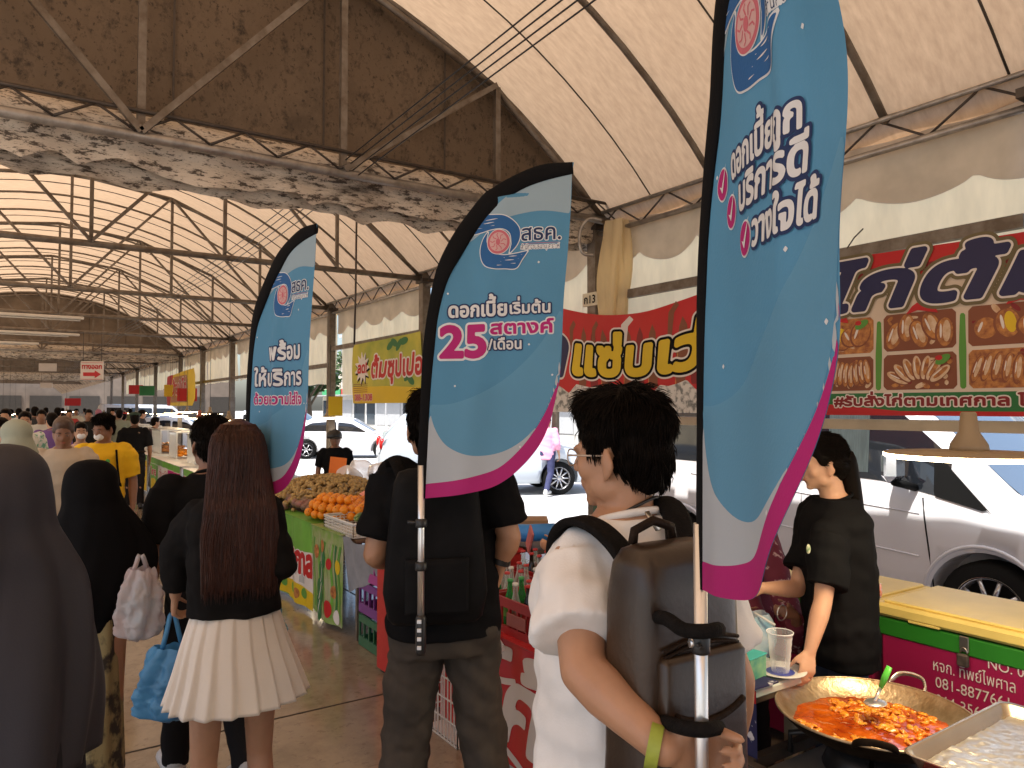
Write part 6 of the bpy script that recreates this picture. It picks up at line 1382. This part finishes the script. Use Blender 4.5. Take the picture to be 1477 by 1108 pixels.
for k in range(4): a = k * math.pi / 2 + .5; MB().tube([WC + V(.26 * math.cos(a), .26 * math.sin(a), -.185), WC + V(.26 * math.cos(a), .26 * math.sin(a), -.12), WC + V(.17 * math.cos(a), .17 * math.sin(a), -.10)], .010, 8).build('prong', M_black, t)
# tray
t = thing('foil_tray', 'shiny shallow metal tray lined with crumpled foil at the lower right corner', 'tray', (2.37, .92, .72), R_(1)); M_tray = mat('tray metal', (.62, .52, .40), rough=.25, metal=.85, var=.1); M_foil = mat('crumpled foil', (.86, .84, .80), rough=.30, metal=.9, var=.05, bump=.7, bs=16)
xa, xb, ya, yb = -.325, .30, -.25, .225
def rr(x0, x1, y0, y1, r, z, n=6):
    o = []
    for cx, cy, a0 in ((x1 - r, y1 - r, 0), (x0 + r, y1 - r, 90), (x0 + r, y0 + r, 180), (x1 - r, y0 + r, 270)):
        for k in range(n + 1): a = R_(a0 + 90 * k / n); o.append(V(cx + r * math.cos(a), cy + r * math.sin(a), z))
    return o
MB().rings([rr(xa + .03, xb - .03, ya + .03, yb - .03, .02, .0), rr(xa + .012, xb - .012, ya + .012, yb - .012, .03, .034), rr(xa, xb, ya, yb, .035, .038), rr(xa - .002, xb + .002, ya - .002, yb + .002, .035, .034), rr(xa + .008, xb - .008, ya + .008, yb - .008, .03, .028), rr(xa + .026, xb - .026, ya + .026, yb - .026, .02, -.004)], True).build('tray', M_tray, t, True)
def gf(u, v): x = xa + .034 + (xb - xa - .068) * u; y = ya + .034 + (yb - ya - .068) * v; return (x, y, .004 + .005 * abs(nz(x * 22, y * 30)) + .003 * nz(x * 50, y * 60, 2) + .02 * max(0, abs(u - .5) - .47) * 10 * .1)
MB().grid(gf, 80, 60).build('foil', M_foil, t, True)
table('steel stand under the foil tray', 1.98, .55, 2.78, 1.10, .712, top=M_redm, leg=M_steel_d)
# cool boxes
M_mag = mat('magenta box paint', (.36, .012, .085), rough=.45, var=.10, vs=2, bump=.1, bs=10); M_gband = mat('green box paint', (.025, .21, .02), rough=.45, var=.12, vs=3); M_ylid = mat('sunlit yellow lid', (.84, .66, .20), rough=.4, var=.10, vs=3, bump=.15, bs=8)  # lid yellow is lightened to stand in for direct sun on it
def coolbox(lab, x0, y0, x1, y1, h, n=1):
    t = thing('cool_box', lab, 'cool box', ((x0 + x1) / 2, (y0 + y1) / 2, 0)); cx, cy, sx, sy = (x0 + x1) / 2, (y0 + y1) / 2, x1 - x0, y1 - y0
    MB().box((cx, cy, .06 + (h - .22) / 2 + .02), (sx - .012, sy - .012, h - .22 + .04), bev=.008).build('body', M_mag, t); MB().box((cx, cy, h - .115), (sx + .004, sy + .004, .075), bev=.006).build('band', M_gband, t)
    l_ = MB().box((cx, cy, h - .040), (sx + .035, sy + .03, .055), bev=.012).build('lid', M_ylid, t); MB().box((cx, cy, h - .008), (sx - .02, sy - .03, .014), bev=.006).build('lid_panel', M_ylid, l_)
    for y in (y0 + .2, y1 - .2): MB().box((x0 - .004, y, h - .066), (.022, .13, .012), bev=.003).build('lid_grip', M_ylid, t)
    for x in (x0 + .06, x1 - .06):
        for y in (y0 + .08, y1 - .08): MB().box((x, y, .03), (.06, .06, .058)).build('foot', M_black, t)
    return t
t = coolbox('magenta cool box with green band, yellow lid and white phone numbers', 3.18, .78, 3.66, 1.86, .86)
MB().tube([V(3.163, 1.50 + .013 * math.cos(a), .722 + .02 * math.sin(a)) for a in [math.pi * i / 10 for i in range(11)]], .0035, 6).build('shackle', M_zip, t); MB().box((3.155, 1.50, .695), (.02, .045, .05), bev=.006).build('padlock', mat('rusty padlock', (.10, .08, .07), rough=.6, metal=.5, var=.4, vs=30), t)
MB().box((3.168, 1.50, .757), (.010, .035, .06), bev=.002).build('hasp', M_zip, t)
I_chalk = mat('white paint lettering', (.72, .66, .66), rough=.7, var=.15, vs=60); S = Sheet(lambda x, y, o=0: V(3.1845 - o, 1.86 - x, y))
S.text('หจก. ทิพย์ไพศาล', .230, .615, .066, I_chalk, .001, width=.305, align='L', q=34); S.text('081-8877661', .238, .548, .062, I_chalk, .001, width=.275, align='L', q=30); S.text('064-3564034', .238, .478, .062, I_chalk, .001, width=.275, align='L', q=30); S.text('NO. 04', .44, .682, .056, I_chalk, .001, width=.15, align='L', q=30)
S.mb.build('lettering', None, t)
coolbox('second cool box with yellow lid behind the ponytailed vendor', 3.24, 1.92, 3.72, 2.98, .84)
# ================================================================ people at the stalls
VP_ = P(1212, 1000, 2.98); vl = (VP_.x, VP_.y, 0)
vt2, vhp, vM3, vj, vs2 = human('person', 'ponytailed vendor in black shirt leaning over the wok corner', vl, R_(57), 1.58, 1.0, M_skin3, .007, female=True, face=True, hair='pony', lean=.06, headfwd=.03, head=(0, R_(-6), 0),
    arms={'l': (P(1187, 868, 2.78), P(1168, 940, 2.72), P(1164, 972, 2.68), P(1198, 772, 2.86)), 'r': (P(1150, 850, 3.02), P(1098, 848, 2.95), P(1066, 858, 2.90))},
    shirt=dict(m=F_black, hem=.76, sleeve=.78, infl=.034, loose=.035, wr=.012), trousers=dict(m=fabric('blue jeans', (.05, .08, .15)), waist=.78, wr=.0), shoes=M_black, curl=(.5, .35))
hb_ = vhp(0, -.118, .015); rm_ = root_matrix(vt2); q = [rm_ @ vhp(0, -.095, .02), rm_ @ hb_, P(1232, 728, 3.02), P(1240, 770, 3.02), P(1246, 800, 3.0)]
MB().tube(spline(q, 5), [.020, .026, .030, .034, .036, .037, .038, .038, .038, .037, .036, .034, .032, .029, .026, .022, .018, .014, .010, .006, .002], 14).build('ponytail', M_hair, vt2)
MB().tube([q[1] + (q[2] - q[1]) * .02, q[1] + (q[2] - q[1]) * .28], .031, 14).build('scrunchie', F_white, vt2)
M_sp = mat('shirt print', (.62, .36, .26), rough=.8, col2=(.5, .1, .08), vs=30)
def onshirt(px, py, d, w_, h_, lab, m, rz=0): p = P(px, py, d); MB().ball(p, (w_, .006, h_), 14, 10, Matrix.Rotation(rz, 3, 'Z')).build(lab, m, vt2)
onshirt(1258, 778, 2.98, .012, .05, 'back_print', M_sp, R_(20)); onshirt(1270, 852, 2.97, .012, .03, 'back_print', mat('shirt print blue', (.5, .5, .6), rough=.8, col2=(.6, .15, .04), vs=50), R_(20)); onshirt(1166, 792, 2.77, .010, .018, 'chest_logo', mat('chest logo print', (.6, .6, .45), rough=.8, col2=(.1, .2, .08), vs=60), R_(-10))
# seated customer in black veil
cl_ = P(1075, 1000, 3.62); cl = (cl_.x, cl_.y, 0)
t, h_, _, _, _ = human('person', 'customer in black veil and maroon flowered blouse holding a blue bag', cl, R_(80), 1.36, 1.05, M_skin2, .01, female=True, hair=None, arms={'l': (P(1150, 925, 3.15), P(1148, 888, 3.05), P(1118, 880, 3.0)), 'r': (P(1090, 900, 3.3), P(1080, 890, 3.2), P(1068, 880, 3.1))}, shirt=dict(m=mat('maroon flowered cloth', (.5, .35, .36), rough=.8, col2=(.13, .012, .035), vs=20, vlo=.60, vhi=.66), hem=.7, sleeve=1.75, loose=.03), trousers=dict(m=F_trou), shoes=M_black, curl=(.8, .6))
hz_ = 1.36 / 1.75
cone_cloth(MB(), [(1.40, .02, .02, 0, 0), (1.39, .06, .065, 0, 0), (1.34, .09, .10, 0, 0), (1.26, .105, .115, 0, 0), (1.17, .14, .12, 0, 0), (1.05, .19, .16, 0, 0), (.96, .22, .18, 0, 0)], 0, 64, fb).build('veil', M_hb, t, True)
MB().tube([P(1128, 884, 2.99) + V(.03 * math.cos(a), .0, .03 * math.sin(a)) for a in [2 * math.pi * i / 20 for i in range(21)]], .0025, 6, caps=False).build('bracelet', M_alu, t)
mb = MB(); bp_ = P(1085, 915, 2.95)
for i in range(9): pass
def gb(u, v): a = 2 * math.pi * u; r = .10 * (.35 + .75 * math.sin(math.pi * min(1, v * .8 + .15))) * (1 + .18 * math.sin(a * 5 + v * 4)); return bp_ + V(r * math.cos(a) * 1.1, r * math.sin(a) * .6, .08 - .20 * v)
tag(MB().grid(gb, 40, 16).build('plastic_bag', mat('blue white film', (.30, .55, .72), rough=.2, col2=(.7, .75, .8), vs=9, trans=.3)), 'blue and white plastic bag in the veiled customer\'s hands', 'bag')
tag(MB().tube([P(1088, 884, 2.92), P(1118, 902, 2.88)], .0055, 8).build('drinking_straw', M_pl_white), 'white straw held above the blue bag', 'straw')
# buyer with a phone, hidden but for a hand
hl_ = P(888, 1000, 4.3)
t, h_, _, _, _ = human('person', 'buyer hidden behind the white shirt holding up a phone', (hl_.x, hl_.y, 0), R_(70), 1.50, 1.0, M_skin3, .009, hair='back', arms={'l': (P(850, 830, 4.2), P(806, 792, 4.0), P(778, 786, 3.92)), 'r': None}, shirt=dict(m=fabric('dark green shirt', (.03, .08, .05)), sleeve=.8), trousers=dict(m=F_trou), shoes=M_black, curl=(.9, .5))
t = thing('mobile_phone', 'pink cased phone held over the bottle crates', 'phone', P(764, 778, 3.88), R_(-20)); MB().box((0, 0, 0), (.010, .072, .145), rx=R_(38), bev=.003).build('phone', mat('pink case', (.55, .16, .16), rough=.3, var=0), t, True); MB().box((.0065, 0, 0), (.002, .062, .130), rx=R_(38)).build('screen', M_black, t, True)
# fruit vendor, walker, passers-by
passer('fruit vendor in black cap sitting behind the orange price card', 483, 625, 9.3, 1.42, R_(165), skin=M_skin2, vox=.012, face=True, hair='back', shirt=dict(m=F_black, sleeve=.8), trousers=dict(m=F_trou), shoes=M_black)
fv = [o for o in bpy.data.objects if o.type == 'EMPTY' and o.get('category') == 'person'][-1]; hq = P(482, 630, 9.28); MB().lathe(hq, [(.096, -.02), (.098, .01), (.09, .05), (.06, .075), (.01, .08)], 20).build('cap', M_black, fv); MB().ball(hq + V(.0, -.11, -.015), (.07, .07, .010), 14, 6).build('cap_peak', M_black, fv)
pc = P(487, 674, 7.6); t = thing('price_card', 'blank bright orange price card stuck in the longans', 'sign', pc, -YAW); MB().box((0, 0, 0), (.17, .006, .20), ry=R_(6), bev=.002).build('card', mat('orange card', (.85, .20, .02), rough=.6, var=.05), t, True); MB().tube([(0, .006, -.09), (.01, .01, -.22)], .005, 6).build('stick', M_wood, t, True)
pc = P(545, 700, 6.6); tag(loft_box_obj('pink_card', mat('pink card', (.75, .28, .22), rough=.6, var=.1), None, pc, (.34, .16, .006), -YAW + .4, ry=R_(-28)), 'pink sheet of card leaning over the dark fruit', 'card')
for i, (px, py, d) in enumerate(((520, 678, 8.2), (548, 682, 7.8), (505, 690, 7.6))):
    c = P(px, py, d); mb = MB(); mb.ball(c, (.13, .13, .12), 22, 16); mb.v = [(a + .05 * nz(a * 9, b * 9, z * 9), b + .05 * nz(b * 9, z * 9, a), z + .05 * nz(z * 8, a * 8)) for a, b, z in mb.v]
    tag(mb.build('plastic_bag', glassmat('cloudy film', (.9, .9, .92), .15, .35)), 'cloudy plastic bag of produce, %s of three at the back of the fruit stall' % ['middle', 'right', 'left'][i], 'bag')
crate('shallow red tray at the back of the fruit stall', (P(560, 690, 7.4).x, P(560, 690, 7.4).y, .78), (.5, .35, .14), M_crate)
# pink shirted walker on the road
wp = P(790, 1000, 15.0)
human('person', 'person in pink shirt and navy trousers walking on the road', (wp.x, wp.y, -.084), R_(-60), 1.62, 1.0, M_skin, .016, hair='back', shirt=dict(m=fabric('pink shirt', (.75, .35, .50)), hem=.78, sleeve=1.5, loose=.03), trousers=dict(m=fabric('navy trousers', (.03, .035, .10))), shoes=M_pl_white, legs={'l': ((-.12, .18, .52), (-.12, .20, .1)), 'r': ((.1, -.05, .5), (.1, -.3, .14))})
# crowd down the aisle
cr = [(36, 603, 9.5, 1.64, 'white blouse with green flowers', mat('green flowered blouse', (.62, .62, .58), rough=.8, col2=(.15, .35, .25), vs=18, vlo=.42, vhi=.5), 180, 1), (60, 600, 13, 1.66, 'pale shirt', (.5, .5, .48), 175, 0), (75, 605, 11, 1.62, 'purple shirt', (.16, .08, .28), 10, 0), (117, 612, 8.6, 1.52, 'pinkish blouse and white mask', (.55, .36, .32), 180, 1),
      (172, 598, 17, 1.66, 'grey green shirt', (.20, .22, .17), 0, 0), (224, 612, 15.5, 1.5, 'black and pink top bending at a stall', (.04, .02, .03), -70, 0), (8, 598, 12, 1.68, 'blue shirt at the left edge', (.06, .20, .5), 170, 0), (50, 592, 17, 1.72, 'dark shirt', (.03, .03, .035), 0, 0), (83, 591, 18, 1.7, 'violet shirt far off', (.22, .10, .32), 0, 0), (100, 596, 21, 1.64, 'red shirt far off', (.4, .05, .05), 180, 0),
      (128, 594, 16, 1.66, 'black blouse', (.02, .02, .02), 180, 0), (27, 595, 20, 1.68, 'white shirt far off', (.6, .6, .6), 0, 0), (66, 594, 25, 1.7, 'navy shirt in the distance', (.03, .04, .12), 0, 0), (110, 594, 27, 1.66, 'cream shirt in the distance', (.55, .48, .38), 180, 0), (142, 596, 24, 1.62, 'pink headscarf in the distance', (.5, .2, .28), 0, 2), (162, 594, 22, 1.66, 'brown shirt', (.14, .08, .05), 180, 0),
      (178, 600, 18, 1.6, 'red cap and pale shirt', (.5, .45, .4), 0, 3), (205, 596, 21, 1.64, 'dark shirt by the distant stalls', (.03, .03, .04), -90, 0), (40, 594, 31, 1.68, 'grey shirt at the end of the crowd', (.2, .2, .2), 0, 0), (90, 594, 34, 1.68, 'dark clothes at the far end', (.02, .02, .02), 0, 0), (15, 596, 26, 1.64, 'teal shirt near the left stalls', (.04, .25, .25), 90, 0), (122, 595, 38, 1.66, 'white clothes at the far end', (.5, .5, .5), 0, 0),
      (0, 604, 7.2, 1.6, 'blue blouse cut by the left edge', (.05, .22, .5), 150, 0), (188, 596, 29, 1.66, 'olive shirt beyond the man in black', (.15, .15, .06), 0, 0)]
for i, (px, py, d, H, lb, col, rz, kind) in enumerate(cr):
    m = col if not isinstance(col, tuple) else fabric('crowd cloth %d' % i, col); p = P(px, 600, d)
    t, hp_, M3_, j_, s_ = human('person', 'person in ' + lb + ' in the crowd', (p.x, p.y, 0), R_(rz), H, 1.0, (M_skin, M_skin2, M_skin3)[i % 3], .02 if d > 12 else .014, hair=None if kind == 2 else 'back', face=(d < 11 and rz > 90), shirt=dict(m=m, hem=.8, sleeve=.8 if i % 2 else 1.7), trousers=dict(m=F_trou if i % 3 else F_jean), hands=d < 12, group='crowd walking in the aisle', female=kind in (1, 2))
    if kind == 1 and d < 9: MB().ball(hp_(0, .072, -.045), (.044, .034, .036), 12, 8, M3_).build('face_mask', MC['white mask'], t, True)
    if kind == 2: MB().ball(hp_(0, -.02, .03), (.1, .115, .12), 14, 10, M3_).build('headscarf', m, t, True)
    if kind == 3: MB().ball(hp_(0, 0, .09), (.09, .11, .05), 12, 8, M3_).build('cap', M_redm, t, True)
# ================================================================ bags in hands
def bag(lab, top, w_, h_, dp, m, rz=0, handle=True, hw_=.5, name='carrier_bag', hh=.14):
    t = thing(name, lab, 'bag', top, rz)
    def f(u, v):
        a = 2 * math.pi * u; q = .32 + .75 * math.sin(math.pi * min(.88, .10 + v * .66)); k_ = 1 + .10 * math.sin(a * 5 + 3 * v) + .06 * math.sin(a * 9 + v * 8) + .16 * nz(math.cos(a) * 2.5, math.sin(a) * 2.5 + v * 2, v * 7) + .08 * nz(math.cos(a) * 7, math.sin(a) * 7, v * 16)
        rr_ = q * k_ * (1 if v < .93 else 1 - (v - .93) * 9); return (w_ / 2 * rr_ * math.cos(a), dp / 2 * rr_ * math.sin(a), -hh - h_ * v + .012 * nz(a * 2, v * 6))
    MB().grid(f, 90, 44).build('bag', m, t, True)
    for sg in (-1, 1): MB().tube([(sg * w_ * .13, sg * .02, -hh - .015), (sg * w_ * .07, sg * .012, -hh * .5), (sg * .01, .0, .002), (sg * .004, 0, .012)], .010, 6, flat=.35, upv=(0, 1, 0)).build('handle', m, t, True)
    return t
M_pbag = mat('pinkish film', (.66, .52, .50), rough=.3, col2=(.55, .60, .64), vs=6, trans=.5, bump=.6, bs=28); M_bbag = mat('blue carrier film', (.10, .34, .60), rough=.35, col2=(.07, .25, .48), vs=5, trans=.4, bump=.6, bs=26)
bag('pale pink plastic bag hanging from the short veiled woman\'s arm', P(203, 805, 2.86), .155, .27, .12, M_pbag, -YAW, hh=.04)
bag('blue carrier bag held low beside the pleated skirt', P(249, 890, 2.80), .24, .27, .13, M_bbag, -YAW, hh=.11)
bag('small light blue pouch hanging at the right of the pleated skirt', P(400, 880, 2.80), .07, .09, .05, mat('light blue film', (.30, .55, .68), rough=.35, trans=.3), -YAW, hh=.04)
# ================================================================ stalls farther down
F4 = [b_red, b_yel, c_green, I_pink]; words_ = ['ขนมหวาน', 'ไก่ทอด', 'น้ำผลไม้', 'ปลาเผา', 'ข้าวแกง', 'หมูปิ้ง', 'ชาเย็น']
M_case = glassmat('case glass', (.9, .95, .95), .03, .25); pos_ = ['first', 'second', 'third', 'fourth', 'fifth', 'sixth', 'seventh']
def stall(i, X, ya, yb, side=1):
    x0, x1 = (X, X + 1.0) if side > 0 else (X - 1.0, X); wd = 'right' if side > 0 else 'left'
    table('stall table %s past the fruit stall on the %s of the aisle' % (pos_[i], wd), x0, yb, x1, ya, .80, top=M_pl_white)
    cA = F4[i % 4]; cB = F4[(i + 1) % 4]
    def dd(S, w_):
        S.poly([(0, .70), (w_, .70), (w_, .80), (0, .80)], c_green, .003, res=.06)
        n = 3
        for k in range(n):
            xx = w_ * k / n; S.poly([(xx + .02, .12), (xx + w_ / n - .03, .12), (xx + w_ / n - .03, .69), (xx + .02, .69)], (cA, cB, b_white, I_pink, b_yel)[(k + i) % 5], .004, res=.06)
            S.poly(ellipse(xx + w_ / n * .5, .32, w_ / n * .3, .12, 20), (b_roast, b_lgreen, b_yel, b_red)[(k + i * 2) % 4], .006, res=.03)
            S.text(words_[(k + i) % 7], xx + w_ / n * .5, .50, .16, (b_white, b_red)[(k + i) % 2], .008, bold=.04, m2=(b_red, b_white)[(k + i) % 2], out=.06, width=w_ / n * .75, q=14)
    if side > 0: cloth('colourful printed cloth on the %s stall past the fruit' % pos_[i], X - .03, ya, yb, .80, .10, b_white, dd, grp='printed cloths on the far stalls')
    for k, y in enumerate((ya - .7, (ya + yb) / 2 - .2, yb + .6)):
        if k == 1 and i % 2: continue
        t = thing('display_case', 'glass display case, %s on the %s stall on the %s' % (['nearest', 'middle', 'farthest'][2 - k], pos_[i], wd), 'display case', ((x0 + x1) / 2, y, .80), 0, 'glass cases on the far stalls'); cx = (x0 + x1) / 2
        for dx in (-.25, .25):
            for dy in (-.35, .35): beam(MB(), (cx + dx, y + dy, .803), (cx + dx, y + dy, 1.25), .02).build('frame_post', M_alu, t)
        MB().box((cx, y, 1.262), (.54, .74, .02)).build('top', M_alu, t); MB().box((cx - .26, y, 1.03), (.004, .66, .44)).build('pane', M_case, t)
        mb = MB(); rn = random.Random(i * 7 + k)
        for _ in range(46): mb.ball((cx + rn.uniform(-.2, .2), y + rn.uniform(-.3, .3), .85 + rn.uniform(0, .08)), (.05, .05, .03), 8, 5)
        tag(mb.build('food', (b_roast, M_or, M_chunk, b_meat)[(i + k) % 4], t), kind='stuff')
for i, (a, b) in enumerate(((11.9, 8.9), (15.2, 12.2), (18.6, 15.6), (22.2, 19.0), (25.6, 22.6), (30, 26.4))): stall(i, 2.12, a, b)
for i, (a, b) in enumerate(((17, 14), (21.2, 18), (26, 22.4), (32, 27.5))): stall(i, -2.25, a, b, -1)
for i, (px, d, z, m, lb) in enumerate(((270, 15, 2.05, b_red, 'red'), (250, 19, 2.2, b_yel, 'yellow'), (212, 24, 2.3, b_green, 'green'), (196, 30, 2.4, b_red, 'small red'), (484, 10.8, 1.72, b_yel, 'small yellow'))):
    c = onX(px, 560, 3.9) if px < 480 else P(px, 570, d); t = thing('hanging_board', '%s price board hanging over the right hand stalls' % lb, 'sign', (c.x, c.y, z)); MB().box((c.x, c.y, z), (.5 if px < 480 else .2, .02, .35 if px < 480 else .28), rz=-.3, bev=.005).build('board', m, t)
    for sg in (-.08, .08): MB().tube([(c.x + sg, c.y, z + .14), (c.x + sg, c.y, z + .9)], .004, 4).build('cord', M_black, t)
sc_ = onZ(525, 925, .004); tag(MB().grid(lambda u, v: (sc_.x + .07 * u + .01 * v, sc_.y + .05 * v, .004 + .006 * abs(math.sin(u * 5 + v * 3))), 6, 4).build('paper_scrap', M_redm), 'small red scrap of paper lying on the floor near the red cabinet', 'litter')
